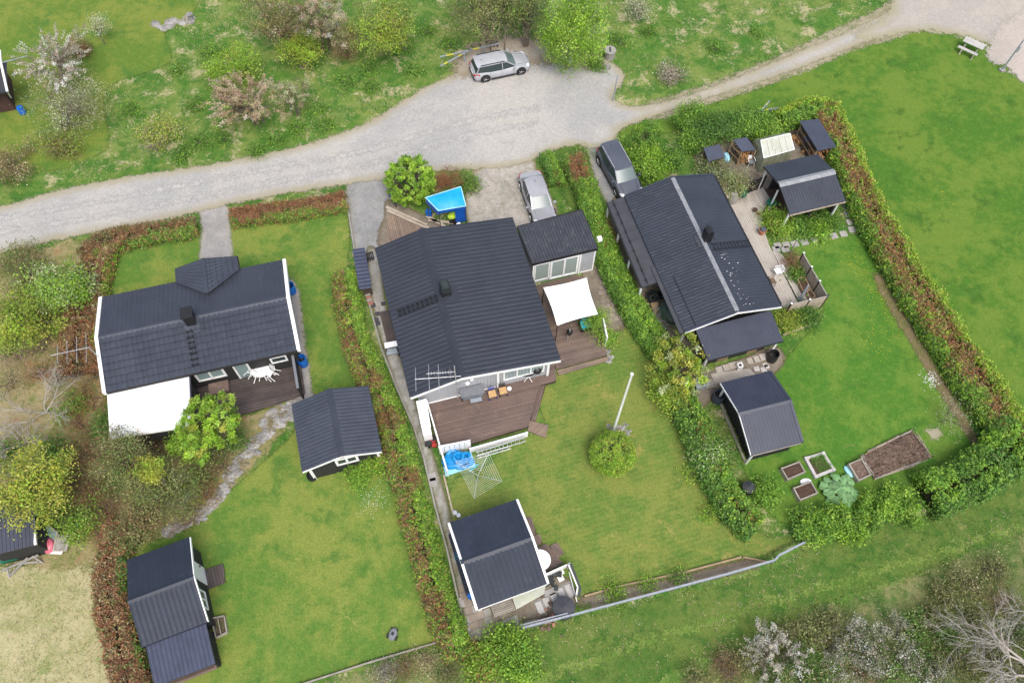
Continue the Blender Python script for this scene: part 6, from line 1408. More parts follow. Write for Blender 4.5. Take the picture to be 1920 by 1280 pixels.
woodstore('long_wood_store', 'longest wood store with slate-blue roof against the tall hedge corner', [(1499, 227), (1535, 223), (1568, 275), (1534, 283)], 1.7, 1.7, nlog=60)
clutter('log_heap', 'jumbled heap of orange logs and a blue tarp left of the long wood store', 'log heap', (1514, 268), 40, ['firewood', 'firewood_old', 'firewood', 'blue_deep', 'wood_dark'], .34, .5)
clutter('log_heap', 'heap of logs and planks below the long wood store', 'log heap', (1548, 292), 22, ['firewood_old', 'wood_dark', 'brick_red', 'board_grey'], .3, .3)
clutter('leaf_heap', 'heap of red-brown debris between guard rail and stepping slabs', 'debris', (1030, 1150), 40, ['firewood_old', 'brick_red', 'mulch'], .16, .35)
# greenhouse
def greenhouse():
    fl, fr_, rr_, rl = at(1432, 297, 1.55), at(1489, 281, 1.55), at(1481, 251, 2.05), at(1426, 264, 2.05); b1, b0 = at(1469, 249, 1.6), at(1415, 262, 1.6)
    c = (fl + fr_ + b0 + b1) / 4; root = thing('greenhouse', 'milky white polycarbonate greenhouse behind the pavilion', 'greenhouse', c * np.array([1, 1, 0])); Pm, Ps = MATS['poly'], MATS['poly_side']
    for q, mm, nm, k in (((fl, fr_, rr_, rl), Pm, 'roof_pane', 5), ((rl, rr_, b1, b0), Ps, 'roof_pane', 5)):
        for i in range(k):
            u0, u1 = i / k + .004, (i + 1) / k - .004; a = q[0] + (q[1] - q[0]) * u0; b = q[0] + (q[1] - q[0]) * u1; d = q[3] + (q[2] - q[3]) * u0; e = q[3] + (q[2] - q[3]) * u1
            mb = MB(); mb.prism([a, b, e, d], (0, 0, .02)); mb.build(nm, mm, root)
    gz = lambda p: np.array([*p[:2], 0])
    s = .98; o = np.array([.0, .0, 0])
    for P, k in (([gz(fl), gz(fr_), fr_, fl], 5), ([gz(b0), gz(b1), b1, b0], 5)):
        for i in range(k):
            a = P[0] + (P[1] - P[0]) * (i / k + .005); b = P[0] + (P[1] - P[0]) * ((i + 1) / k - .005); mb = MB(); n = np.cross(b - a, [0, 0, 1.0]); n = n / np.linalg.norm(n) * .02; mb.prism([a, b, b + n, a + n], (0, 0, 1.5)); mb.build('wall_pane', Ps, root)
    for a, r, b in ((fl, rl, b0), (fr_, rr_, b1)):
        mb = MB(); mb.prism([gz(a), a - np.array([0, 0, .02]), r - np.array([0, 0, .02]), b - np.array([0, 0, .02]), gz(b)], (fr_ - fl) / np.linalg.norm(fr_ - fl) * .02); mb.build('end_pane', Ps, root)
    for a, b in ((fl, fr_), (rl, rr_), (fl, rl), (fr_, rr_)): mb = MB(); mb.bar(a + np.array([0, 0, .035]), b + np.array([0, 0, .035]), .05, .03); mb.build('frame_bar', MATS['white_paint'], root)
    v = fl + (fr_ - fl) * .32; w_ = rl - fl; mb = MB(); mb.prism([v + w_ * .28 + np.array([0, 0, .04]), v + (fr_ - fl) * .22 + w_ * .28 + np.array([0, 0, .04]), v + (fr_ - fl) * .22 + w_ * .85 + np.array([0, 0, .04]), v + w_ * .85 + np.array([0, 0, .04])], (0, 0, .03)); mb.build('roof_vent', Pm, root)
greenhouse()
chair('garden_chair', 'white folding chair beside the greenhouse', (1408, 303), math.radians(-80), 0, 'white_paint', 'grey_cover')
c = at(1446, 383, .5); rt = thing('green_table', 'round dark green table at the edge of the open pavilion', 'table', (c[0], c[1], 0)); m = MB(); m.lathe((c[0], c[1], .66), [(.36, 0), (.38, .03)], 18, 1, 1); m.build('tabletop', MATS['dark_green'], rt); m = MB(); m.cyl((c[0], c[1], 0), (c[0], c[1], .66), .04); m.build('pedestal', MATS['black_metal'], rt)
sack('covered_grill', 'grey covered barbecue at the top of the pale deck', (1374, 372), 'concrete', .4, .32, .3, 1.0, 'grill')
rt = thing('wheelbarrow', 'green wheelbarrow full of cuttings by the slatted fence', 'wheelbarrow', at(1393, 363, 0)); c = at(1393, 363, .5); m = MB(); m.lathe((c[0], c[1], .3), [(.2, 0), (.34, .3), (.36, .32), (.3, .28)], 8, .8, 1.2); m.build('tray', MATS['dark_green'], rt)
m = MB(); m.cyl((c[0] - .04, c[1] + .45, .2), (c[0] + .04, c[1] + .45, .2), .2, n=12); m.build('wheel', MATS['rubber'], rt)
for s in (-1, 1): m = MB(); m.bar((c[0] + s * .2, c[1] + .4, .3), (c[0] + s * .25, c[1] - .8, .5), .04); m.build('handle', MATS['board_grey'], rt)
for (px, r, h, lab) in (((1415, 395), .18, .2, 'round brown pot on the pale deck'), ((1421, 402), .12, .15, 'small terracotta pot beside the round brown pot')):
    c = at(*px, h); rt = thing('flower_pot', lab, 'pot', (c[0], c[1], .15)); m = MB(); m.lathe((c[0], c[1], .15), [(r * .7, 0), (r, h), (r * .86, h), (r * .8, h * .7)], 14); m.build('pot', MATS['firewood_old' if r > .15 else 'terracotta'], rt); m = MB(); m.lathe((c[0], c[1], .15 + h * .7), [(r * .8, 0), (r * .8, .02)], 10); m.build('soil', MATS['soil'], rt)
c = at(1429, 434, .4); rt = thing('flower_pot', 'large terracotta pot with a dark blue ball at the pale deck edge', 'pot', (c[0], c[1], .15)); m = MB(); m.lathe((c[0], c[1], .15), [(.17, 0), (.24, .4), (.27, .42), (.27, .48), (.2, .48)], 16); m.build('pot', MATS['terracotta'], rt); m = MB(); m.lathe((c[0], c[1], .5), [(.1, 0), (.22, .12), (.22, .22), (.1, .33), (.02, .34)], 14); m.build('ball', MATS['felt_blue'], rt, True)
# pale deck of the right house
fr_deck = [(1352, 378), (1432, 348), (1446, 372), (1427, 402), (1436, 446), (1446, 470), (1464, 473), (1520, 552), (1538, 574), (1470, 588), (1463, 575)]
r = thing('pale_deck', 'pale weathered plank terrace along the right side of the right house', 'deck', at(1440, 480, 0)); Pd = ats([(1350, 380), (1430, 350), (1444, 372), (1428, 402), (1437, 446), (1446, 470), (1465, 475), (1500, 520), (1546, 566), (1472, 580), (1455, 560)], .15)
planks(r, Pd, FF.e, .14, .115, .035, MATS['deck_grey']); c = np.mean(Pd, axis=0)
def panelfence(name, label, a, b, n, h, m='screen_tan', post='bark'):
    P, Q = at(*a, 0), at(*b, 0); root = thing(name, label, 'fence', (P + Q) / 2); e = Q - P; L = np.linalg.norm(e); e /= L; nn = np.array([-e[1], e[0], 0])
    for i in range(n):
        p0 = P + e * L * i / n + e * .05; mb = MB(); mb.obox(p0 - nn * .015 + np.array([0, 0, .12]), e * (L / n - .1), nn * .03, (0, 0, h - .2)); mb.build('panel', MATS[m], root)
        mb = MB(); mb.obox(p0 - nn * .03 + np.array([0, 0, h - .08]), e * (L / n - .1), nn * .06, (0, 0, .06)); mb.build('top_rail', MATS['bark_grey'], root)
    for i in range(n + 1): p = P + e * L * i / n; mb = MB(); mb.box((p[0], p[1], (h + .06) / 2), (.09, .09, h + .06), math.atan2(e[1], e[0])); mb.build('post', MATS['wood_dark'], root); mb = MB(); mb.box((p[0], p[1], h + .08), (.11, .11, .04), math.atan2(e[1], e[0])); mb.build('post_cap', MATS['white_paint'], root)
panelfence('terrace_fence', 'tan panel fence with capped posts along the right side of the pale deck', (1493, 499), (1537, 577), 3, 1.5)
panelfence('terrace_fence', 'tan panel fence with capped posts across the lower end of the pale deck', (1470, 592), (1537, 577), 2, 1.5)
bed('planter', 'wooden planter box with brown soil inside the terrace fence', [(1495, 522), (1508, 516), (1520, 539), (1506, 546)], .5, .05, 'soil', 'board_tan', 'planter', 'planters inside the terrace fence')
bed('planter', 'dark planter box in the corner of the terrace fence', [(1512, 546), (1520, 541), (1530, 556), (1520, 560)], .5, .05, 'soil', 'board_tan', 'planter', 'planters inside the terrace fence')
c = at(1510, 548, .9); m = MB(); m.cyl(at(1500, 562, .2), at(1516, 534, 1.6), .14, .05, 10); solo(m, 'folded_parasol', MATS['galvanised'], 'folded grey parasol leaning in the corner of the pale deck', 'parasol')
chair('garden_chair', 'white metal chair standing alone on the pale deck', (1459, 508), math.radians(200), .15, 'white_paint')
chair('garden_chair', 'reddish wooden chair half hidden by the eave of the right house', (1447, 527), math.radians(20), .15, 'firewood_old')
sack('white_dish', 'small white dish on the pale deck by the stepping stones', (1455, 477), 'white_plastic', .13, .13, 0, .12, 'dish')
m = MB(); a = at(1482, 474, .1); m.bar(a, at(1495, 449, 1.7), .06); solo(m, 'garden_post', MATS['board_grey'], 'leaning weathered post at the start of the stepping stones', 'post')
# dark slatted fence between deck and pavilion
def slatfence(name, label, a, b, h, n, m='black_wall'):
    P, Q = at(*a, 0), at(*b, 0); root = thing(name, label, 'fence', (P + Q) / 2); e = Q - P
    for i in range(n): p = P + e * (i + .5) / n; mb = MB(); mb.box((p[0], p[1], h / 2), (np.linalg.norm(e) / n * .55, .03, h), math.atan2(e[1], e[0])); mb.build('slat', MATS[m], root)
    for z in (.3, h - .2): mb = MB(); mb.bar(P + np.array([0, .03, z]), Q + np.array([0, .03, z]), .04, .08); mb.build('rail', MATS[m], root)
slatfence('slat_fence', 'black slatted fence between the pale deck and the pavilion', (1398, 366), (1428, 354), 1.5, 14)
slatfence('garden_gate', 'black slatted gate at the upper left corner of the main house', (686, 493), (703, 488), 1.1, 6)
# guard rail and timber edges
def rail(name, label, pts, z, w, h, m, cat='fence', posts=None):
    root = thing(name, label, cat, at(*pts[0], 0)); P = [at(*p, z) for p in pts]
    for a, b in zip(P[:-1], P[1:]): mb = MB(); mb.bar(a, b, w, h); mb.build('rail', MATS[m], root)
    if posts:
        for a, b in zip(P[:-1], P[1:]):
            k = max(1, int(np.linalg.norm(b - a) / posts))
            for i in range(k + 1): p = a + (b - a) * i / k; mb = MB(); mb.box((p[0], p[1] + .0, (z - .02) / 2), (.1, .1, z - .02), .3); mb.build('post', MATS['board_grey'], root)
    return root
rail('guard_rail', 'long grey steel guard rail along the lower edge of the middle garden', [(978, 1177), (1060, 1156), (1370, 1074), (1452, 1050), (1460, 1041), (1511, 1015)], .62, .10, .28, 'galvanised', posts=2.2)
rail('guard_rail', 'second shorter steel rail beside the black compost bin', [(976, 1172), (1064, 1149)], .75, .05, .25, 'galvanised')
rail('timber_edge', 'pale timber edge between the middle lawn and the flower bed', [(1096, 1117), (1163, 1098), (1288, 1071), (1390, 1044)], .12, .09, .14, 'board_tan', 'edging')
rail('timber_edge', 'short timber edge turning down to the guard rail', [(1393, 1044), (1440, 1053)], .12, .09, .14, 'board_tan', 'edging')
rail('timber_edge', 'long thin timber kerb at the lower end of the left lawn', [(560, 1284), (690, 1242), (822, 1203)], .12, .08, .16, 'board_grey', 'edging')
rail('timber_edge', 'timber kerb along the paved path left of the clothes dryer', [(832, 890), (851, 968)], .1, .1, .14, 'screen_tan', 'edging')
rail('timber_edge', 'pale timber edge of the plant bed below the terrace fence', [(1468, 628), (1532, 604)], .1, .1, .12, 'screen_tan', 'edging')
rail('path_kerb', 'thin concrete kerb along the left side of the garden path', [(650, 372), (660, 440), (672, 510), (690, 560), (714, 650), (745, 730), (776, 800), (795, 860), (815, 945), (838, 1030), (868, 1160), (888, 1205)], .1, .1, .2, 'concrete', 'kerb')
m = MB(); m.bar(at(1194, 624, .3), at(1202, 640, .3), .1, .06); solo(m, 'white_board', MATS['white_paint'], 'short white board at the foot of the hedge left of the carport', 'board')
# small wall lean-to roof, benches west side
def woodrack():
    q = [at(661, 468, 1.3), at(684, 465, 1.15), at(697, 540, 1.15), at(679, 543, 1.3)]; root = thing('path_shed', 'narrow lean-to with small slate-blue tiles along the garden path', 'shed', (q[0] + q[2]) / 2 * np.array([1, 1, 0])); m = MB(); m.prism([p - np.array([0, 0, .06]) for p in q], (0, 0, .06)); r = m.build('roof', MATS['underroof'], root)
    tiled(r, q[1], q[2], q[3], q[0], MATS['tile_light'], .3, .34, True, .035)
    c = sum(q) / 4; g = [c + (p - c) * .86 for p in q]; m = MB(); m.add([np.array([*p[:2], 0]) for p in g] + [p - np.array([0, 0, .07]) for p in g], [(0, 1, 2, 3), (7, 6, 5, 4), (0, 4, 5, 1), (1, 5, 6, 2), (2, 6, 7, 3), (3, 7, 4, 0)]); m.build('wall', MATS['wood_dark'], root)
woodrack()
c = at(735, 656, .4); rt = thing('white_cabinet', 'white topped metal cart at the end of the west platform', 'cart', (c[0], c[1], 0)); m = MB(); m.box((c[0], c[1] + .15, .85), (.85, .35, .12), math.radians(14)); m.build('top', MATS['white_paint'], rt)
m = MB(); m.box((c[0] + .05, c[1] - .15, .5), (.75, .4, .1), math.radians(14)); m.build('shelf', MATS['galvanised'], rt)
for dx in (-.36, .36): m = MB(); m.box((c[0] + dx, c[1], .4), (.06, .5, .8), math.radians(14)); m.build('side', MATS['black_metal'], rt)
rt = thing('brick_stack', 'short row of stacked reddish bricks beside the garden path', 'bricks', at(690, 555, 0))
for i in range(6):
    p = at(687 + i * 1.6, 545 + i * 5, .1); m = MB(); m.box((p[0], p[1], .15), (.34, .17, .28), .3); m.build('brick', MATS['brick_red' if i % 2 else 'concrete'], rt)
rt = thing('path_slabs', 'dark square slabs set into the pale garden path', 'paving', at(700, 600, 0))
for (x, y) in ((700, 573), (719, 570), (708, 589), (709, 607), (722, 530), (706, 600)): slab(rt, sq(x, y, .3, .3, .25), .03, MATS['felt'], z=.02)
for (x, y) in ((811, 894), (812, 904), (868, 1128)): slab(rt, sq(x, y, .4, .5, .3), .03, MATS['slab_grey'], z=.02)
# stepping stones
rt = thing('stepping_stones', 'curved row of pale stepping stones from the pale deck round the pavilion', 'stepping stones', at(1545, 446, 0))
for (x, y, r) in ((1586, 389, .2), (1590, 402, .2), (1594, 417, .15), (1597, 431, .1), (1581, 439, .25), (1563, 443, .28), (1545, 446, .25), (1527, 450, .25), (1508, 455, .25), (1490, 458, .25), (1474, 460, .25), (1458, 461, .2), (1455, 468, .2), (1472, 468, .2)):
    slab(rt, sq(x, y, .48 + .06 * rng.random(), .46, r + rng.normal(0, .06)), .03, MATS['slab_grey'], 'stone', z=.016)
rt = thing('paved_patio', 'worn paving of small brown slabs right of the canopy', 'paving', at(1150, 560, 0)); Pp = np.array([p[:2] for p in ats([(1122, 482), (1141, 482), (1163, 545), (1180, 598), (1138, 612), (1125, 560)])]); e = FX.e; n = FX.n
for i in range(-22, 30):
    for j in range(-22, 22):
        p = at(1145, 545)[:2] + e[:2] * (i * .36 + (j % 2) * .18) + n[:2] * j * .36
        if sdist(np.array([p[0]]), np.array([p[1]]), Pp)[0] > -.02 and rng.random() > .12:
            c = np.array([p[0], p[1], 0]); w = .165; slab(rt, [c - e * w - n * w, c + e * w - n * w, c + e * w + n * w, c - e * w + n * w], .03 + rng.random() * .015, MATS['slab_brown'], 'paving_stone', z=.012)
rt = thing('cabin_paving', 'brown grey paving slabs around the lower end of the cabin', 'paving', at(930, 1160, 0)); Pp = np.array([p[:2] for p in ats([(852, 985), (868, 1000), (900, 1140), (985, 1155), (1030, 1140), (1035, 1155), (960, 1172), (888, 1200), (866, 1130), (846, 1020)])])
for i in range(-22, 26):
    for j in range(-30, 30):
        p = at(920, 1130)[:2] + FE.e[:2] * (i * .42 + (j % 2) * .1) + FE.n[:2] * j * .42
        if sdist(np.array([p[0]]), np.array([p[1]]), Pp)[0] > .05 and rng.random() > .1:
            c = np.array([p[0], p[1], 0]); w = .2; slab(rt, [c - FE.e * w - FE.n * w, c + FE.e * w - FE.n * w, c + FE.e * w + FE.n * w, c - FE.e * w + FE.n * w], .03 + rng.random() * .02, MATS['slab_brown' if rng.random() > .3 else 'concrete'], 'paving_stone', z=.014)
rt = thing('slab_row', 'five pale slabs set in dark gravel beside the cabin', 'paving', at(1045, 1120, 0))
Pg = ats([(1000, 1128), (1068, 1088), (1078, 1110), (1070, 1130), (1010, 1150)]); m = MB(); m.prism([p + np.array([0, 0, .02]) for p in Pg], (0, 0, .02)); m.build('gravel', MATS['concrete'], rt)
for (x, y) in ((1012, 1139), (1026, 1131), (1040, 1123), (1053, 1114), (1067, 1107)): slab(rt, sq(x, y, .33, .66, .42), .04, MATS['concrete_light'], z=.035)
slab(rt, sq(1032, 1110, .7, .35, .42), .04, MATS['slab_grey'], z=.035)
for (x, y) in ((1052, 1074), (1049, 1080), (1052, 1086)): slab(rt, sq(x, y, .32, .2, .5), .06, MATS['white_paint'], 'white_slab', z=.03)
clutter('grill_grates', 'black metal grates and pots lying beside the cabin wall', 'grates', (1034, 1083), 14, ['black_metal', 'dark_metal'], .26, .28)
rt = thing('plank_walk', 'weathered plank walkway and slabs between the store and the wood shed', 'walkway', at(1390, 700, 0))
for p in planks(rt, ats([(1332, 701), (1392, 692), (1405, 691), (1420, 706), (1352, 720), (1340, 717)], .06), FG.e, .13, .05, .035, MATS['deck_grey']): pass
for (x, y, w) in ((1349, 694, .5), (1361, 690, .5), (1374, 686, .5), (1407, 677, .45), (1418, 674, .5), (1430, 670, .5), (1387, 683, .4), (1418, 692, .35), (1431, 693, .35), (1434, 685, .3), (1437, 688, .3)): slab(rt, sq(x, y, w, w * .9, .25), .05, MATS['deck_grey' if w > .4 else 'concrete_light'], z=.02)
rt = thing('pallet', 'weathered wooden pallet left of the plank walkway', 'pallet', at(1328, 722, 0))
for k in range(5): a, b = at(1324, 714 + k * 3.2, .14), at(1343, 711 + k * 3.2, .14); m = MB(); m.bar(a, b, .07, .025); m.build('slat', MATS['deck_grey'], rt)
for t in (1325, 1342): m = MB(); m.bar(at(t, 714, .07), at(t + 2, 728, .07), .08, .1); m.build('bearer', MATS['board_grey'], rt)
c = at(1313, 719, .4); rt = thing('metal_box', 'grey sheet metal box at the foot of the yellow-green bush', 'box', (c[0], c[1], 0)); m = MB(); m.box((c[0], c[1], .3), (.75, .6, .6), .3); m.build('body', MATS['galvanised'], rt); m = MB(); m.box((c[0], c[1], .63), (.85, .7, .06), .3); m.build('lid', MATS['galvanised'], rt)
c = at(1387, 686, .3); rt = thing('white_lantern', 'white square lantern on the slabs by the store', 'lantern', (c[0], c[1], .06)); m = MB(); m.box((c[0], c[1], .25), (.32, .32, .36), .2); m.build('body', MATS['white_paint'], rt); m = MB(); m.box((c[0], c[1], .445), (.16, .16, .03), .2); m.build('opening', MATS['black_metal'], rt)
sack('covered_heap', 'heap under dark green tarpaulin at the open end of the carport', (1256, 585), 'olive_tarp', .62, .95, -1.2 + 1.57, .75, 'tarpaulin')
def netheap():
    c = at(1246, 598, .3); root = thing('net_heap', 'tangled green netting and hoses in front of the tarpaulin heap', 'netting', (c[0], c[1], 0))
    for i in range(44):
        a = rng.random() * 6.28; p = np.array([c[0] + rng.normal(0, .55), c[1] + rng.normal(0, .75), .15 + .35 * rng.random()]); r_ = .12 + .3 * rng.random(); pts = [p + np.array([math.cos(a + t) * r_, math.sin(a + t) * r_ * .7, .08 * math.sin(3 * t)]) for t in np.linspace(0, 3 + rng.random() * 3, 10)]
        m = MB(); m.tube(pts, .014, 4); m.build('hose', MATS['net_green' if i % 4 else 'galvanised'], root)
netheap()
clutter('kindling', 'pale kindling sticks beside the round water tub', 'kindling', (1222, 580), 12, ['board_tan', 'firewood_old'], .3, .25)
# cabin extras
def cabin_bits():
    q = [at(960, 1118, 1.9), at(1024, 1093, 1.9), at(1020, 1113, 1.0), at(968, 1142, 1.0)]; V = []; n = 8; root = thing('cabin_awning', 'cream sagging cloth awning at the lower eave of the cabin', 'awning', (q[0] + q[2]) / 2 * np.array([1, 1, 0]))
    for i in range(n + 1):
        for j in range(n + 1): u, v = i / n, j / n; p = q[0] * (1 - u) * (1 - v) + q[1] * u * (1 - v) + q[2] * u * v + q[3] * (1 - u) * v; V.append(p - np.array([0, 0, .18 * math.sin(3.14 * u) * math.sin(3.14 * v) + .02 * math.sin(9 * u)]))
    m = MB(); m.add(V, [(i * (n + 1) + j, (i + 1) * (n + 1) + j, (i + 1) * (n + 1) + j + 1, i * (n + 1) + j + 1) for i in range(n) for j in range(n)]); m.build('cloth', MATS['poly'], root, True)
    rt = thing('garden_bench', 'weathered slatted bench under the lower eave of the cabin', 'bench', at(940, 1143, 0)); c = at(943, 1138, .45); r = math.radians(20)
    for k in range(7): d = np.array([math.cos(r), math.sin(r), 0]); nn = np.array([-d[1], d[0], 0]); p = np.array([c[0], c[1], .45]) + nn * (k * .1 - .3); m = MB(); m.bar(p - d * .52, p + d * .52, .07, .03); m.build('slat', MATS['board_grey'], rt)
    for s in (-1, 1): p = np.array([c[0], c[1], .4]) + d * .56 * s; m = MB(); m.bar(p - nn * .35, p + nn * .35, .05, .08); m.build('arm', MATS['board_grey'], rt)
    for s in (-1, 1):
        for t in (-1, 1): p = np.array([c[0], c[1], 0]) + d * .5 * s + nn * .28 * t; m = MB(); m.box((p[0], p[1], .21), (.06, .06, .42), r); m.build('leg', MATS['board_grey'], rt)
cabin_bits()
screen('white_picket', 'white low screen above the slab yard right of the cabin', (1022, 1082), (1066, 1062), .75, boards=.14)
rail('white_railing', 'white tubular railing with dark top curving down beside the slab yard', [(1066, 1058), (1083, 1100), (1081, 1113)], 1.0, .07, .06, 'white_paint', 'railing', posts=1.0)
rail('white_railing', 'lower white rail leaning towards the compost bin', [(1067, 1072), (1082, 1128)], .45, .04, .04, 'white_paint', 'railing')
rail('dark_rail', 'dark grey top board outside the white railing', [(1070, 1056), (1088, 1102), (1085, 1118)], .95, .12, .05, 'felt', 'railing')
for (px, lab) in (([(985, 968), (996, 968), (1007, 1000), (996, 1004)], 'brown plank step at the upper right side of the cabin'), ([(997, 1005), (1012, 1000), (1018, 1018), (1003, 1024)], 'second brown plank step along the right side of the cabin')):
    deck('cabin_step', lab, px, .12, FE.n, .12, MATS['deck_brown'])
deck('cabin_deck', 'brown plank deck with the round white table right of the cabin', [(998, 1030), (1025, 1018), (1056, 1056), (1022, 1072)], .15, FE.n * .8 + FE.e * -.6, .12, MATS['deck_red'])
deck('cabin_step', 'square brown plank step at the lawn corner of the cabin deck', [(1030, 1022), (1045, 1016), (1058, 1036), (1046, 1046)], .12, FE.n * .8 + FE.e * -.6, .12, MATS['deck_brown'])
rt = thing('tile_stack', 'row of spare blue-black roof tiles stacked along the left wall of the cabin', 'tiles', at(858, 1060, 0))
for i in range(26):
    t = i / 25; p = at(846 + t * 32, 1003 + t * 108, .25); m = MB(); m.box((p[0], p[1], .25 + .04 * (i % 2)), (.30, .09, .42), FE.th + .1); m.build('tile', MATS['tile_blue'], rt)
sack('blue_bag', 'bright blue bag beside the stacked tiles at the left of the cabin', (858, 1043), 'blue_tarp', .18, .5, .35, .4)
sack('blue_bag', 'small blue bag by the lower left corner of the cabin', (880, 1115), 'blue_plastic', .14, .25, .35, .3)
for (x, y, lab) in ((853, 961, 'round white lantern at the corner where the path meets the cabin'), (860, 966, 'second round white lantern by the upper cabin corner')):
    c = at(x, y, .2); m = MB(); m.lathe((c[0], c[1], 0), [(.06, 0), (.06, .15), (.13, .2), (.13, .3), (.05, .36)], 10); solo(m, 'garden_lantern', MATS['lamp_glass'], lab, 'lantern')
# rock outcrop left
def rocks(name, label, pts, w, h, n=26, m='rock', cat='rock'):
    P = [at(*p, 0) for p in pts]; root = thing(name, label, cat, P[0]); cum = [0]
    for a, b in zip(P[:-1], P[1:]): cum.append(cum[-1] + np.linalg.norm(b - a))
    for i in range(n):
        s = cum[-1] * (i + rng.random()) / n; x = np.interp(s, cum, [p[0] for p in P]); y = np.interp(s, cum, [p[1] for p in P]); x += rng.normal(0, w * .3); y += rng.normal(0, w * .3); r = w * (.25 + .4 * rng.random()); k = 9; V = []; F = []
        ps = rng.random(4) * 6
        for j, (rr, z) in enumerate(((1, 0), (.93, .35), (.7, .75), (.35, .95), (.05, 1))):
            for q in range(k): a = 6.283 * q / k; f = rr * r * (1 + .18 * math.sin(2 * a + ps[0]) + .12 * math.sin(3 * a + ps[1]) + .06 * rng.random()); V.append((x + f * math.cos(a), y + f * math.sin(a) * .75, max(0.005, z * h * (.5 + .6 * (r / w)) + .04 * math.sin(a * 3 + ps[2]))))
        for j in range(4):
            for q in range(k): F.append((j * k + q, j * k + (q + 1) % k, (j + 1) * k + (q + 1) % k, (j + 1) * k + q))
        mb = MB(); mb.add(V, F); mb.build('stone', MATS[m], root)
rocks('rock_outcrop', 'long lichened grey rock outcrop between the dark deck and the left lawn', [(528, 778), (505, 800), (488, 825), (462, 850), (440, 885), (418, 920), (390, 952), (350, 978), (305, 1000)], .55, .16, 150)
rocks('rock_shelf', 'broad grey rock shelf right below the dark deck corner', [(495, 800), (522, 782), (545, 768)], .9, .15, 30)
rocks('rubble_heap', 'rubble heap in the meadow at the upper left', [(305, 60), (315, 45), (345, 40), (360, 35)], .8, .25, 16)
rocks('edge_stones', 'small pale stones between the terrace corner and the lawn', [(1137, 650), (1146, 668), (1140, 680)], .35, .12, 9)
rocks('edge_stones', 'small stones around the foot of the flagpole', [(1130, 805), (1165, 802), (1185, 812)], .5, .06, 10)
# buildings at the left border
def border_shed():
    q = [at(-35, 930, 2.9), at(57, 925, 2.6), at(67, 1021, 2.1), at(-30, 1045, 2.1)]; root = thing('border_shed', 'dark sheet roofed shed cut by the left border with a white edge strip', 'shed', (q[0] + q[2]) / 2 * np.array([1, 1, 0])); m = MB(); m.prism([p - np.array([0, 0, .08]) for p in q], (0, 0, .08)); r = m.build('roof', MATS['underroof'], root)
    ribbed(r, q[3], q[2], q[1], q[0], MATS['sheet_slate'], .2, .03); m = MB(); m.bar(q[1], q[2], .12, .12); m.build('barge_board', MATS['white_paint'], r)
    c = sum(q) / 4; g = [c + (p - c) * .9 for p in q]; m = MB(); m.add([np.array([*p[:2], 0]) for p in g] + [p - np.array([0, 0, .1]) for p in g], [(0, 3, 2, 1), (4, 5, 6, 7), (0, 4, 7, 3), (3, 7, 6, 2), (2, 6, 5, 1), (1, 5, 4, 0)]); m.build('wall', MATS['black_wall'], root)
    m = MB(); P4 = ats([(0, 1038), (26, 1032), (30, 1046), (0, 1056)], .5); m.prism([p - np.array([0, 0, .3]) for p in P4], (0, 0, .3)); solo(m, 'canoe_cover', MATS['dark_green'], 'pale green upturned cover under the eave of the border shed', 'cover')
    rt = thing('glazed_frame', 'old glazed frame leaning beside the border shed', 'cold frame', at(85, 990, 0)); P4 = [at(64, 962, .9), at(108, 998, .7), at(103, 1015, .3), at(66, 992, .4)]
    m = MB(); m.prism(P4, (0, 0, .02)); m.build('pane', MATS['glass_pale'], rt)
    for i in range(4): m = MB(); m.bar(P4[i], P4[(i + 1) % 4], .07); m.build('frame_bar', MATS['board_grey'], rt)
    m = MB(); m.bar((P4[0] + P4[1]) / 2, (P4[2] + P4[3]) / 2, .05); m.build('frame_bar', MATS['board_grey'], rt)
    rt = thing('board_panel', 'weathered square board panel beside the pink sledge', 'panel', at(118, 1018, 0)); P4 = [at(108, 1003, .5), at(131, 1004, .35), at(125, 1032, .2), at(101, 1032, .3)]; m = MB(); m.prism(P4, (0, 0, .05)); m.build('board', MATS['concrete'], rt)
    for i in range(4): m = MB(); m.bar(P4[i] + np.array([0, 0, .05]), P4[(i + 1) % 4] + np.array([0, 0, .05]), .08); m.build('edge', MATS['board_grey'], rt)
    m = MB(); m.bar(at(95, 1035, .2), at(117, 1036, .2), .16, .06); solo(m, 'white_plank', MATS['white_paint'], 'short white plank in front of the weathered panel', 'plank')
    c = at(91, 1022, .3); m = MB(); m.lathe((c[0], c[1], .02), [(.6, 0), (.9, .2), (.7, .5), (.2, .62)], 12, .45, .5, .5); solo(m, 'pink_sledge', MATS['pink_plastic'], 'glossy pink plastic shell beside the border shed', 'sledge', smooth=True)
    c = at(76, 1018, .3); m = MB(); m.box((c[0], c[1], .3), (.5, .4, .5), .5); solo(m, 'red_crate', MATS['red_plastic'], 'dark red crate between the border shed and the pink shell', 'crate')
    rt = thing('log_trestle', 'grey wooden trestle of crossed poles below the border shed', 'trestle', at(40, 1070, 0))
    for a, b, za, zb in (((2, 1070), (72, 1040), .5, .5), ((14, 1066), (18, 1082), .6, 0), ((20, 1078), (52, 1045), .1, .6), ((36, 1056), (72, 1053), .45, .3), ((60, 1042), (80, 1055), .6, .1)): m = MB(); m.bar(at(*a, za), at(*b, zb), .09, .09); m.build('pole', MATS['concrete'], rt)
border_shed()
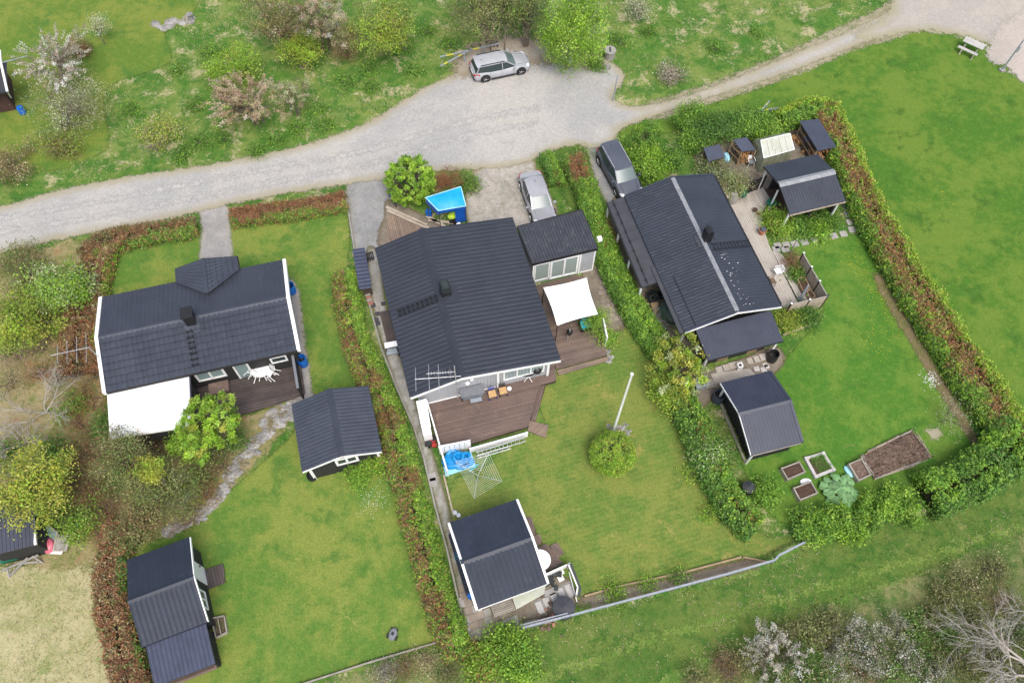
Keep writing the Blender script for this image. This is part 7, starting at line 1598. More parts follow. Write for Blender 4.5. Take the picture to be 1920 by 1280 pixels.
def corner_house():
    q = [at(-60, 130, 3.0), at(2, 118, 3.4), at(14, 172, 2.6), at(-60, 185, 2.4)]; root = thing('corner_house', 'brown house with dark roof and white trim cut by the left border', 'house', (q[0] + q[2]) / 2 * np.array([1, 1, 0])); m = MB(); m.prism([p - np.array([0, 0, .1]) for p in q], (0, 0, .1)); r = m.build('roof', MATS['underroof'], root)
    ribbed(r, q[3], q[2], q[1], q[0], MATS['tile_main'], .22, .03)
    m = MB(); m.bar(q[1], q[2], .14, .14); m.build('barge_board', MATS['white_paint'], r); m = MB(); m.bar(at(0, 95, 3.2), q[1], .12, .12); m.build('barge_board', MATS['white_paint'], r)
    mat('brown_wall', (.075, .035, .03), (.06, .028, .025), rough=.8, fine=24); g0, g1, g2 = at(-60, 225, 0), at(32, 208, 0), at(32, 195, 0)
    e = at(2, 128, 0); m = MB(); a = np.array([*at(30, 206, 0)[:2], 0]); b = np.array([*at(-60, 224, 0)[:2], 0]); d = np.array([*at(22, 150, 0)[:2], 0]); c_ = b + (d - a)
    m.prism([a, b, c_, d], (0, 0, 2.35)); w = m.build('wall', MATS['brown_wall'], root)
    n = 14
    for i in range(n): p = a + (b - a) * (i + .5) / n; mm = MB(); mm.box((p[0], p[1] - .012, 1.17), (.03, .02, 2.3), .1); mm.build('batten', MATS['brown_wall'], root)
    m = MB(); m.bar(at(14, 173, 2.3), np.array([*at(33, 200, 0)[:2], .9]), .09); m.build('downpipe', MATS['white_paint'], root)
corner_house()
m = MB(); p = at(20, 128, 2.6); m.bar(at(4, 118, 3.3), at(52, 105, 3.3), .06); solo(m, 'wire_bracket', MATS['galvanised'], 'grey pole reaching from the corner house into the blossom tree', 'pole')
# ================================================================ hedges
def hf(center, rim_in, rim_out, cw=.45, thr=.5, nscale=1.2, twig=True, flip=1, sh=0.0):
    """brown twiggy core along the top, leafy rims; noise opens and closes the brown part"""
    def f(s, u, z, C, n):
        nz = vnoise(C[:, 0], C[:, 1], nscale, 8) - .5 + rng.normal(0, .1, n); core = (np.abs(u - sh * flip) < cw + nz * thr) & (z > .45); out = np.zeros((n, 3)); el = np.zeros(n, bool)
        k = core; out[k] = pick(None, int(k.sum()), center); k2 = ~core & (u * flip > 0); out[k2] = pick(None, int(k2.sum()), rim_out); k3 = ~core & (u * flip <= 0); out[k3] = pick(None, int(k3.sum()), rim_in)
        if twig: el = core & (out[:, 0] > out[:, 1] * 1.15)
        return out * (1 + rng.normal(0, .13, (n, 1))), el
    return f
hedge('long_hedge', 'long leafy green and rusty brown hedge between the left lawn and the main house path', [(648, 515), (652, 560), (662, 620), (684, 680), (709, 735), (732, 790), (748, 850), (766, 920), (783, 985), (801, 1050), (818, 1115), (840, 1175), (860, 1228)], [1.35, 1.4], .95, 3800,
      hf([('rust', 2), ('brown', 2), ('green', .7), ('lime', .3)], [('rust', 1), ('brown', 1), ('lime', 1), ('green', 1)], [('lime', 2), ('bright', 3), ('green', 1)], .2, 1.9, 1.3), leaf=.065)
hedge('front_hedge', 'brown clipped hedge along the road right of the gravel garden path', [(436, 409), (500, 399), (570, 391), (646, 376)], 1.05, .95, 3000, hf([('rust', 3), ('brown', 2)], [('rust', 1), ('bright', 2), ('green', 2)], [('rust', 2), ('brown', 2), ('lime', .5)], .7, .6, flip=1), leaf=.06)
hedge('front_hedge', 'brown and green hedge along the road left of the gravel garden path', [(366, 424), (310, 434), (245, 444), (190, 458), (165, 482)], [1.1, 1.6], 1.0, 2800, hf([('rust', 2), ('brown', 3), ('green', .6)], [('brown', 2), ('straw', 1), ('olive', 1)], [('rust', 1), ('bright', 2), ('green', 2)], .6, .9), leaf=.06)
hedge('west_hedge', 'wide red-brown twiggy hedge left of the black left house', [(190, 470), (172, 520), (160, 580), (155, 640), (152, 700)], [1.9, 2.6], 1.0, 3200, hf([('rust', 3), ('brown', 3), ('olive', 1), ('straw', .6)], [('rust', 1.5), ('brown', 2), ('olive', 1)], [('lime', 1.5), ('bright', 1), ('rust', 1)], .9, .5), leaf=.07)
hedge('west_hedge', 'straggling red-brown hedge between the dry meadow and the bottom left shed', [(232, 985), (215, 1030), (208, 1080), (212, 1140), (228, 1200), (245, 1270), (255, 1320)], [1.4, 1.5], 1.1, 3200, hf([('rust', 2), ('brown', 3), ('olive', 1.2), ('straw', .6)], [('rust', 1), ('brown', 1), ('olive', 1)], [('green', 2), ('dark', 1), ('rust', 1)], .8, .6), leaf=.075)
hedge('inner_hedge', 'lush green hedge between the main house and the carport', [(1098, 345), (1108, 395), (1130, 450), (1150, 505), (1178, 560), (1208, 610), (1240, 655)], [1.2, 1.45], 1.1, 3600, hf([('bright', 3), ('lime', 2), ('green', 1)], [('green', 3), ('bright', 2)], [('bright', 2), ('lime', 1), ('green', 1)], .5, .4), leaf=.07)
hedge('inner_hedge', 'rust brown hedge piece beside the grey estate car', [(1075, 300), (1085, 330), (1100, 362)], [1.3, 1.0], 1.0, 2600, hf([('rust', 2), ('brown', 1)], [('bright', 1), ('green', 1)], [('green', 1), ('rust', 1)], .7, .5), leaf=.065)
hedge('inner_hedge', 'rusty hedge gap left of the carport roof corner', [(1128, 425), (1142, 462)], 1.1, .9, 2400, hf([('rust', 2), ('brown', 1)], [('bright', 1)], [('rust', 1), ('green', 1)], .8, .4), leaf=.065)
hedge('low_hedge', 'small green hedge beside the champagne saloon', [(1022, 292), (1034, 315), (1045, 345)], .8, .7, 2300, hf([('bright', 2), ('green', 2), ('rust', .6)], [('green', 1)], [('bright', 1)], .5, .5), leaf=.065)
hedge('lower_hedge', 'wild hedge of green and rusty shrubs between the middle lawn and the wood shed', [(1268, 720), (1288, 770), (1310, 815), (1332, 870), (1356, 922), (1388, 965), (1415, 988)], [1.35, 1.5], 1.1, 3600, hf([('lime', 1.5), ('bright', 2), ('green', 2), ('rust', 1)], [('green', 3), ('bright', 1), ('dark', 1)], [('bright', 2), ('green', 2), ('lime', 1)], .4, 1.0), leaf=.08, bushy=.2)
hedge('tall_hedge', 'very long clipped hedge with brown top and lime green rim along the right lawn', [(1545, 208), (1572, 262), (1598, 325), (1625, 385), (1660, 445), (1702, 515), (1748, 585), (1792, 655), (1838, 722), (1885, 792), (1902, 822)], [1.9, 2.3], 1.3, 4600,
      hf([('rust', 4), ('brown', 1.5), ('olive', 1.2), ('lime', 1.2)], [('green', 2), ('bright', 2.5), ('lime', 1)], [('lime', 4), ('yellow', 1.5), ('bright', .5)], .58, .75, 1.6, sh=-.2), leaf=.07)
hedge('tall_hedge', 'lime green end of the tall hedge curving round the wood stores', [(1560, 215), (1535, 205), (1500, 212), (1462, 226)], [1.5, 1.2], 1.5, 3300, hf([('lime', 3), ('bright', 1), ('rust', 1)], [('green', 2), ('bright', 2)], [('lime', 3), ('yellow', 1)], .3, .8, flip=-1), leaf=.075)
hedge('corner_hedge', 'bushy bright green hedge at the lower right corner of the right lawn', [(1912, 815), (1885, 850), (1840, 885), (1780, 915), (1740, 930)], [2.6, 2.0], 1.5, 3600, hc_simple([('dark', 1), ('green', 2.5), ('bright', 3), ('lime', 2)]), leaf=.085, bushy=.25)
# loosely grown hedge of shrubs along the bottom of the right lawn
S = 'shrubs along the lower edge of the right lawn'
for (x, y, r, lab) in ((1690, 945, 1.35, 'broad bright shrub left of the corner hedge'), (1640, 962, 1.2, 'round shrub below the large mulched bed'), (1595, 978, 1.0, 'shrub below the rhubarb plant, second from the gap'), (1553, 972, .85, 'small pale green shrub below the rhubarb plant'), (1515, 985, 1.05, 'shrub just above the end of the guard rail')):
    tree('garden_shrub', lab, 'shrub', (x, y), .65, r * .86, .6, 60, 50, .085, (('bright', 3), ('green', 2), ('lime', 1)), .18, stems=2, group=S, trunk_r=.05, top=1.4)
# ================================================================ shrubs and trees, one row each
BG = [('bright', 3), ('green', 2), ('lime', 1)]
def shrub(px, hc, rx, rz, mix, lab, tips=60, per=48, leaf=.08, name='garden_shrub', cat='shrub', group=None, **k):
    k.setdefault('stems', 2); k.setdefault('trunk_r', .05); return tree(name, lab, cat, px, hc, rx, rz, tips, per, leaf, mix, group=group, **k)
shrub((1148, 850), .85, 1.22, 1.1, (('lime', 3), ('bright', 1), ('yellow', .7)), 'clipped dome shaped bush standing alone on the middle lawn', 800, 26, .045, name='dome_bush', lumps=1, shell=.93, sig=.075)
shrub((769, 338), 1.45, 1.62, 1.5, (('lime', 5), ('bright', 1.5)), 'large round lime green bush above the blue shelter', 330, 40, .08, name='round_bush', spike=.12, sig=.17, lumps=2, shell=.72)
shrub((845, 340), .55, .95, .55, (('rust', 3), ('brown', 2)), 'rust brown bush between the round bush and the pebble parking', 70, 50, .08, asp=.16, sig=.15)
shrub((878, 345), .4, .75, .45, (('green', 2), ('bright', 1), ('olive', 1)), 'low green bush at the corner of the pebble parking', 40, 40, .07)
shrub((1268, 680), 1.6, 1.75, 1.3, (('yellow', 3), ('lime', 2), ('pale', .6)), 'yellow-green bush overlapping the end of the right house', 130, 48, .085, name='yellow_bush', sig=.24, spike=.15)
shrub((1262, 735), .8, 1.2, .8, (('yellow', 2), ('lime', 2), ('bright', 1)), 'smaller yellow-green bush below the tall one', 70, 45, .08)
shrub((1340, 855), .9, 1.3, .9, (('bright', 1), ('green', 2), ('pale', 1.2)), 'green bush with grey twigs left of the wood shed', 80, 42, .075)
shrub((1215, 255), .8, .95, .7, BG, 'round clipped green bush, upper of the pair above the grey estate car', 60, 60, .065, lumps=2, shell=.8, sig=.13)
shrub((1184, 272), .55, .8, .5, BG, 'smaller clipped bush left of the round one above the grey estate car', 50, 60, .065, lumps=2, shell=.8, sig=.13)
shrub((1222, 310), .9, 1.25, .8, (('bright', 3), ('lime', 2)), 'bright leafy bush right of the grey estate car', 80, 50, .09)
shrub((1262, 298), .7, .8, .7, (('green', 2), ('bright', 1)), 'dark green bush behind the left end of the right house', 50, 50, .08)
shrub((1295, 222), 1.1, 1.15, .9, (('bright', 3), ('green', 1)), 'bright bush at the upper left corner of the right garden', 70, 55, .08)
shrub((1340, 235), 1.2, 1.6, 1.0, (('green', 3), ('dark', 1)), 'broad dark green shrub behind the smallest wood store', 100, 52, .08)
shrub((1300, 265), .8, .9, .7, (('green', 1), ('bright', 2)), 'green shrub left of the smallest wood store', 50, 50, .08)
shrub((1395, 232), 1.1, 1.3, .9, (('green', 3), ('bright', 1.5)), 'green shrub behind the wood store with orange logs', 80, 52, .08)
shrub((1435, 236), 1.0, 1.1, .8, (('bright', 2), ('lime', 1), ('green', 1)), 'bright shrub behind the greenhouse', 70, 52, .08)
shrub((1370, 335), .8, 1.5, .7, (('pale', 1), ('olive', 2), ('bright', 1), ('pink', .8)), 'olive shrub with pinkish blossom behind the right house ridge', 90, 42, .065, sig=.22)
shrub((1330, 320), .5, 1.0, .5, (('olive', 1), ('pale', 1), ('green', 1)), 'low olive shrub below the smallest wood store', 50, 40, .065)
shrub((1458, 418), .6, .8, .55, (('bright', 2), ('lime', 2), ('rust', .4)), 'rounded green bush at the pale deck below the pavilion', 60, 48, .075)
shrub((1505, 425), .25, .75, .28, (('green', 2), ('bright', 2)), 'leafy perennials under the lower eave of the pavilion', 50, 50, .085)
shrub((1550, 405), .25, .6, .3, (('green', 2), ('bright', 2)), 'leafy plants at the right post of the pavilion', 45, 45, .075)
shrub((1530, 432), .2, .6, .22, (('lime', 1), ('bright', 2)), 'pale leafy plants above the stepping stones', 45, 45, .085)
shrub((1487, 492), .5, .6, .45, (('rust', 2), ('brown', 2), ('olive', 1)), 'twiggy brown shrub inside the terrace fence', 40, 40, .07, asp=.2)
shrub((1493, 513), .35, .4, .3, (('bright', 1), ('green', 1)), 'small leafy plant with white blooms by the planter', 24, 40, .08)
shrub((1478, 605), .45, .8, .4, (('yellow', 1), ('bright', 1)), 'yellow-green bush below the terrace fence', 45, 40, .07)
shrub((1515, 592), .4, .75, .35, (('green', 3), ('dark', 1)), 'dark leafy plant at the lower corner of the terrace fence', 40, 45, .08)
shrub((1442, 925), .55, .6, .5, (('bright', 3), ('green', 1)), 'bright bush right of the conical compost bin', 50, 50, .08)
shrub((1122, 598), 1.1, .75, .9, (('lime', 2), ('bright', 2)), 'feathery green shrub at the right corner of the white canopy', 60, 46, .07, asp=.3)
shrub((1136, 630), .6, .35, .5, (('bright', 1), ('lime', 1)), 'thin climbing shrub on the low white screen', 24, 34, .06)
shrub((664, 888), .3, .75, .3, (('bright', 3), ('lime', 1)), 'low green plant below the window of the garden shed', 40, 50, .07)
shrub((705, 870), .55, .6, .6, (('lime', 2), ('bright', 2), ('rust', .5)), 'green bush between the garden shed and the long hedge', 44, 46, .075)
shrub((962, 1228), .65, 1.25, .6, (('bright', 3), ('lime', 2), ('green', 1)), 'wide bright green bush at the bottom end of the long hedge', 120, 54, .08)
shrub((902, 1245), .6, .85, .5, (('lime', 2), ('bright', 1), ('rust', .6)), 'lime shrub joining the bottom end of the long hedge', 60, 48, .075)
shrub((1150, 1112), .3, .55, .3, (('lime', 1), ('bright', 1)), 'small feathery plant in the flower bed by the guard rail', 26, 36, .055)
shrub((1215, 1098), .2, .35, .22, (('bright', 1),), 'tiny plant further along the flower bed', 16, 30, .055)
shrub((1275, 1080), .25, .4, .25, (('bright', 1), ('green', 1)), 'low plant in the middle of the flower bed', 16, 30, .055)
shrub((1300, 890), .25, .35, .25, (('lime', 1), ('bright', 1)), 'small weed clump at the foot of the lower hedge', 14, 30, .06)
shrub((1330, 962), .25, .3, .25, (('lime', 1), ('bright', 1)), 'small weed clump on the bare strip beside the lower hedge', 12, 30, .06)
# rhubarb
c = at(1575, 917, .3); rb_ = thing('rhubarb', 'broad leaved blue-green rhubarb plant between the raised beds and the hedge', 'plant', (c[0], c[1], 0))
for i in range(80):
    a = rng.random() * 6.283; d = .98 * rng.random() ** .6; p = np.array([c[0] + d * math.cos(a), c[1] + d * math.sin(a), .45 - .25 * d + .12 * rng.random()]); s = .13 + .10 * rng.random(); t = np.array([math.cos(a), math.sin(a), -.25]); u = np.array([-math.sin(a), math.cos(a), .1 * rng.normal()])
    V = [p - t * s * .8]; k = 9
    for j in range(k): b = 6.283 * j / k; f = s * (1 + .12 * math.sin(5 * b + i)); V.append(p + t * f * math.cos(b) * 1.1 + u * f * math.sin(b) + np.array([0, 0, -.07 * abs(math.sin(b)) + .04 * rng.random()]))
    V[0] = p + np.array([0, 0, .05]); mb = MB(); mb.add(V, [(0, 1 + j, 1 + (j + 1) % k) for j in range(k)]); mat('rhubarb_leaf', (.12, .25, .09), (.17, .31, .13), rough=.8, nscale=6, rnd=.6); mb.build('leaf', MATS['rhubarb_leaf'], rb_)
# seedlings in the rimmed raised bed: leafy tufts
pts = scatter_in([(1517, 861), (1541, 853), (1557, 878), (1533, 888)], 420); tufts('seedlings', pts, leafmat(), .04, .1, 6, 'green seedlings filling the broad rimmed raised bed', jitter(pick('green', len(pts)), .3), zoff=.19)
# ---------------------------------------------------------------- trees at the top
tree('birch_tree', 'bright green weeping birch with white trunk at the top of the turning area', 'tree', (1076, 44), 4.0, 2.0, 3.2, 300, 70, .078, (('lime', 5), ('bright', 1.5), ('pale', .5)), .27, trunk_r=.16, bark='bark_birch', droop=1.3, lumps=6, shell=.6)
tree('willow_tree', 'large olive leaved tree behind the silver estate car', 'tree', (922, 20), 3.4, 3.2, 2.1, 220, 52, .07, (('olive', 4), ('bright', 1), ('straw', .6)), .3, trunk_r=.12, stems=3)
tree('willow_tree', 'olive tree with some darker green leaves left of the birch', 'tree', (988, 24), 3.2, 2.0, 2.0, 120, 48, .07, (('olive', 3), ('green', 1), ('dark', 1)), .3, trunk_r=.12, stems=2)  # dark green leaves mixed at random through the whole crown
tree('apple_tree', 'wide crown of pinkish cream blossom above the road', 'tree', (472, 190), 2.3, 2.9, 1.25, 210, 44, .06, (('pink', 4), ('straw', 1.5), ('lime', .5)), .17, spike=.28, stems=2, trunk_r=.09, lumps=4, ry=1.9)
tree('apple_tree', 'paler half of blossom crown right of the pinkish cream one', 'tree', (548, 178), 2.0, 1.25, 1.0, 70, 44, .055, (('pale', 2), ('olive', 1.5), ('pink', 1)), .2, spike=.2, stems=2, trunk_r=.06)
tree('lime_bush', 'lime green bush behind the pinkish blossom tree', 'shrub', (445, 125), 1.6, 1.9, 1.2, 110, 50, .075, (('lime', 3), ('yellow', 1), ('bright', 1)), .25, stems=2, trunk_r=.06)
tree('wild_cherry', 'tree with brown and pink blossom at the top left group', 'tree', (520, 40), 3.0, 2.4, 2.0, 150, 48, .065, (('olive', 3), ('brown', 1), ('pink', .6), ('yellow', .6)), .3, stems=2, trunk_r=.1)
tree('wild_cherry', 'taller tree with white and pink blossom twigs at the upper edge', 'tree', (595, 30), 3.4, 2.3, 2.2, 150, 48, .06, (('olive', 2), ('pink', 2), ('white', 1), ('brown', .8)), .26, spike=.2, stems=2, trunk_r=.1)
tree('lime_bush', 'bright yellow-green bush in front of the blossoming group', 'shrub', (565, 95), 1.4, 1.7, 1.1, 90, 46, .075, (('lime', 2), ('yellow', 2)), .26, stems=2, trunk_r=.06)
tree('willow_tree', 'yellow-green tree right of the blossoming group at the upper edge', 'tree', (705, 45), 2.8, 2.3, 2.0, 160, 48, .075, (('lime', 2), ('yellow', 2), ('olive', 2)), .28, stems=2, trunk_r=.1)
tree('twiggy_bush', 'brown twiggy bush below the yellow-green tree', 'shrub', (650, 85), 1.2, 1.3, 1.0, 80, 30, .06, (('brown', 3), ('olive', 1)), .28, stems=3, trunk_r=.05)
tree('white_blossom_tree', 'greyish white blossom tree beside the corner house', 'tree', (100, 118), 3.0, 2.2, 1.4, 170, 42, .06, (('white', 4), ('pink', 1), ('grey', .6)), .15, spike=.45, stems=1, trunk_r=.11, lumps=4)
tree('pale_tree', 'pale green thin crowned tree below the white blossom tree', 'tree', (105, 205), 2.0, 2.9, 1.5, 170, 34, .055, (('pale', 3), ('olive', 2), ('white', .6)), .34, stems=2, trunk_r=.07)
tree('young_tree', 'thin pale young tree in the upper left lawn', 'tree', (180, 52), 1.6, .95, .9, 40, 22, .05, (('pale', 2), ('white', 1)), .2, stems=1, trunk_r=.04)
shrub((150, 92), .5, .8, .5, (('brown', 2), ('rust', 1), ('olive', 1)), 'brown bush next to the bed in the upper left lawn', 40, 34, .07, name='twiggy_bush')
shrub((112, 272), .6, 1.7, .55, (('lime', 1), ('olive', 2), ('brown', 1)), 'low olive bush left of the meadow below the pale tree', 70, 36, .07, name='wild_bush', ry=.9)
shrub((20, 305), .6, 1.9, .5, (('olive', 2), ('brown', 2), ('straw', 1)), 'low brown-green bush at the left border above the road', 70, 36, .07, name='wild_bush')
shrub((300, 250), .9, 1.3, .8, (('yellow', 2), ('lime', 1), ('straw', 1)), 'yellow-green bush with dry twigs in the meadow above the road', 60, 38, .07, name='wild_bush')
shrub((290, 272), .6, 1.2, .45, (('grey', 2), ('straw', 1)), 'tangle of dry grey twigs below the yellow-green meadow bush', 50, 16, .05, name='twiggy_bush', asp=.12)
shrub((1262, 138), .5, .9, .55, (('grey', 2), ('pink', 1), ('olive', 1)), 'greyish pink bush in the upper meadow right of the well', 50, 34, .065, name='twiggy_bush')
shrub((1200, 15), 1.0, .9, .8, (('pale', 1), ('white', 1), ('olive', 1)), 'pale flowering bush at the upper edge right of the birch', 50, 30, .06, name='wild_bush')
shrub((1118, 120), .3, .6, .3, (('green', 1), ('bright', 1)), 'low green tuft beside the well', 30, 34, .075, name='wild_bush')
WG = 'green weed clumps in the upper meadow'
WC = ((375, 268, .8), (345, 290, .7), (420, 260, .7), (520, 262, .8), (560, 240, .7), (610, 235, .6), (395, 95, .7), (410, 165, .9), (650, 150, .8), (690, 130, .7), (760, 90, .8), (800, 60, .7), (845, 85, .5), (250, 205, .5), (480, 285, .5), (590, 205, .8), (700, 165, .5), (775, 130, .6), (1165, 80, .6), (1215, 60, .5), (1340, 90, .5), (1420, 60, .4), (330, 130, .6), (370, 200, .6)); oo = ordinal(WC)
for (x, y, r) in WC:
    shrub((x, y), .16, r, .18, (('bright', 1), ('green', 2)), 'dark green weed clump in the upper meadow, %s from the left' % oo[(x, y, r)], int(26 * r + 8), 26, .07, name='weed_clump', cat='weeds', group=WG, stems=2, twigs=False)
# yard plants at the parking strip
shrub((1085, 290), .25, .7, .28, (('olive', 1), ('bright', 1)), 'low weeds above the rust brown hedge piece', 26, 30, .06, name='weed_clump', cat='weeds')
def bare(name, label, base, h, R, n, lean=(0, 0), seed=1, r0=.12, group=None):
    """leafless tree grown by repeated forking"""
    r = np.random.default_rng(seed); b = at(*base); root = thing(name, label, 'tree', b, 0, group); segs = []
    def grow(p, d, L, rad, lv):
        k = 3; q = p
        for i in range(k):
            d = d + r.normal(0, .16, 3) + np.array([0, 0, -.02 if lv > 1 else .05]); d /= np.linalg.norm(d); q2 = q + d * L / k; segs.append((q, q2, rad * (1 - i / k * .35), rad * (1 - (i + 1) / k * .35))); q = q2
            if lv < 5 and i < k and r.random() < .75: dd = d + r.normal(0, .55, 3); dd[2] = dd[2] * .6 + .1; dd /= np.linalg.norm(dd); grow(q, dd, L * (.5 + .25 * r.random()), rad * .5, lv + 1)
        if lv < 5: 
            for _ in range(2): dd = d + r.normal(0, .35, 3); dd /= np.linalg.norm(dd); grow(q, dd, L * .68, rad * .55, lv + 1)
    for i in range(n):
        a = 6.283 * i / n + r.random() * .8; d = np.array([math.cos(a) * R + lean[0], math.sin(a) * R + lean[1], 1.0]); grow(b + np.array([0, 0, .1]), d / np.linalg.norm(d), h * .42, r0, 1)
    limb_tubes('branches', segs, MATS['bark_grey'], root, 4)
# ---------------------------------------------------------------- scrubland left
tree('maple_tree', 'bright lime green young maple beside the dark deck', 'tree', (388, 800), 3.0, 1.7, 1.4, 150, 58, .085, (('lime', 4), ('bright', 1), ('yellow', .6)), .2, trunk_r=.07, lumps=7, spike=.12)
tree('maple_tree', 'low lime green branch of a second maple at the lower left of the white roof', 'shrub', (355, 835), 1.4, 1.0, .6, 46, 46, .08, (('lime', 3), ('bright', 1)), .2, trunk_r=.05, stems=2)
tree('juniper_tree', 'olive brown feathery tree below the white veranda roof', 'tree', (235, 870), 2.4, 1.9, 1.8, 130, 50, .065, (('olive', 4), ('green', .6), ('brown', .8)), .28, trunk_r=.08, stems=2)
tree('juniper_tree', 'olive feathery tree with bare grey stems by the rock outcrop', 'tree', (320, 915), 1.8, 1.6, 1.3, 110, 46, .06, (('olive', 4), ('yellow', .5), ('green', 1)), .26, trunk_r=.07, stems=2, bark='bark_grey')
tree('juniper_tree', 'small yellow topped tree standing between the two olive trees', 'tree', (280, 878), 3.0, .75, .6, 44, 50, .07, (('yellow', 3), ('lime', 1)), .16, trunk_r=.05)
tree('juniper_tree', 'olive tree spreading at the lower edge of the scrub', 'tree', (260, 965), 1.3, 1.5, 1.0, 90, 46, .065, (('olive', 3), ('brown', 1)), .28, trunk_r=.06, stems=2)
tree('goldrain_tree', 'yellow-green tree leaning over the border shed', 'tree', (60, 895), 3.4, 2.2, 1.5, 150, 46, .085, (('yellow', 4), ('lime', 1), ('olive', 1)), .26, trunk_r=.09)
tree('willow_tree', 'green leafy tree in the scrub left of the front hedge', 'tree', (108, 535), 2.2, 1.8, 1.4, 120, 46, .08, (('pale', 1), ('bright', 2), ('lime', 1)), .28, stems=2, trunk_r=.08)
tree('willow_tree', 'yellow-green tree at the left border below the road', 'tree', (45, 590), 2.0, 2.0, 1.4, 130, 46, .08, (('yellow', 2), ('lime', 2), ('olive', 1)), .28, stems=2, trunk_r=.08)
tree('wild_bush', 'small bright bush right of the yellow-green border tree', 'shrub', (118, 615), .6, .6, .5, 30, 40, .075, (('bright', 1), ('lime', 1)), .18, stems=2, trunk_r=.04)
tree('wild_bush', 'green brown bush at the left border above the scrub trees', 'shrub', (30, 505), .9, 1.8, .8, 80, 38, .075, (('olive', 2), ('green', 1), ('brown', 1)), .28, stems=2, trunk_r=.05)
bare('bare_shrub', 'large tangled bare grey shrub in the scrub left of the white roof', (88, 775), 3.0, 1.7, 5, (0, 0), 5, .055)
bare('bare_shrub', 'smaller bare grey shrub below the large bare one', (40, 838), 2.2, 1.5, 4, (0, 0), 11, .045)
SG = 'low mixed scrub between the left border and the left house'
sl_ = [(25, 660, 1.2, 'pink'), (75, 650, 1.2, 'straw'), (120, 680, 1.0, 'brown'), (15, 720, 1.1, 'straw'), (130, 760, .9, 'bright'), (150, 800, 1.1, 'rust'), (165, 745, 1.1, 'rust'), (170, 850, 1.2, 'brown'), (135, 850, 1.0, 'rust'), (130, 905, 1.2, 'brown'), (170, 925, 1.3, 'rust'), (110, 950, 1.0, 'bright'), (150, 965, 1.2, 'bright'), (195, 960, 1.1, 'brown'), (210, 900, 1.1, 'olive'), (190, 1000, 1.0, 'rust'), (145, 1000, .8, 'lime'), (95, 850, 1.0, 'green'), (20, 850, 1.0, 'green'), (185, 800, .8, 'green'), (180, 700, 1.0, 'rust'), (340, 975, .7, 'brown'), (400, 850, .8, 'olive'), (420, 870, .7, 'brown'), (370, 890, .8, 'olive'), (445, 830, .6, 'green'), (385, 925, .6, 'rust'), (295, 840, .7, 'brown'), (90, 590, .9, 'olive'), (70, 700, .8, 'rust'), (130, 570, .8, 'lime'), (10, 640, .8, 'lime')]
nm_ = {'pink': 'pale pinkish grey', 'straw': 'straw coloured', 'brown': 'brown', 'bright': 'bright green', 'rust': 'rust red', 'olive': 'olive green', 'lime': 'lime green', 'green': 'dark green'}
oo = ordinal(sl_, lambda q: q[3])
for (x, y, r, p) in sl_:
    tw = p in ('pink', 'straw', 'brown', 'rust'); shrub((x, y), .45, r, .5, ((p, 4), ('olive', 1)) if tw else ((p, 3), ('green', 1), ('olive', .6)), '%s low bush in the left scrub, %s of its colour from the left' % (nm_[p], oo[(x, y, r, p)]), int(34 * r + 12), 32, .07, name='scrub_bush', group=SG + ', ' + nm_[p] + ' ones', asp=.2 if tw else .6, stems=3)
# ---------------------------------------------------------------- bottom right scrub
bare('bare_tree', 'large bare pale grey tree reaching in from the lower right border', (1945, 1262), 6.4, .7, 3, (-1.5, .55), 3, .10)
bare('bare_tree', 'second bare grey tree at the right border above the large one', (1975, 1130), 4.6, .7, 2, (-1.5, .5), 8, .08)
shrub((1448, 1228), 1.0, 1.15, 1.1, (('white', 4), ('grey', 1)), 'white flowering thorn bush at the bottom edge right of centre', 90, 44, .05, name='white_thorn', spike=.45, sig=.14)
WS = 'thinly flowering white thorn bushes at the bottom right'
WT = ((1600, 1180, .9), (1655, 1195, 1.0), (1690, 1185, .7), (1640, 1235, 1.0), (1560, 1215, .9), (1700, 1240, .8), (1575, 1262, .9), (1755, 1262, .7)); oo = ordinal(WT)
for (x, y, r) in WT:
    shrub((x, y), .8, r, .7, (('white', 1.2), ('dark', 1), ('grey', 1.5), ('olive', 1.2)), 'thin white flowering thorn bush, %s from the left in the bottom right scrub' % oo[(x, y, r)], int(50 * r), 24, .05, name='white_thorn', group=WS, spike=.2, stems=3)
BR = 'low scrub along the bottom right edge'
bl = [(1390, 1235, .9, 'olive'), (1370, 1265, 1.0, 'brown'), (1500, 1250, 1.1, 'dark'), (1525, 1180, 1.1, 'olive'), (1480, 1190, .9, 'olive'), (1560, 1160, .9, 'olive'), (1510, 1225, .9, 'green'), (1610, 1220, 1.1, 'dark'), (1740, 1150, 1.0, 'olive'), (1770, 1110, 1.0, 'olive'), (1810, 1090, 1.1, 'olive'), (1860, 1070, 1.0, 'olive'), (1720, 1170, .9, 'green'), (1780, 1190, 1.1, 'green'), (1830, 1160, 1.2, 'olive'), (1880, 1130, 1.2, 'brown'), (1800, 1240, 1.5, 'olive'), (1860, 1245, 1.7, 'olive'), (1905, 1190, 1.3, 'dark'), (1730, 1225, 1.2, 'green'), (1670, 1262, 1.2, 'green'), (1540, 1275, 1.2, 'green'), (1620, 1262, 1.0, 'brown'), (1350, 1240, .8, 'brown'), (1450, 1270, .9, 'green'), (1310, 1275, .7, 'olive'), (1900, 1265, 1.6, 'olive'), (1760, 1270, 1.2, 'dark')]
nm_['grey'] = 'dry grey'; nm_['dark'] = 'very dark green'
oo = ordinal(bl, lambda q: q[3])
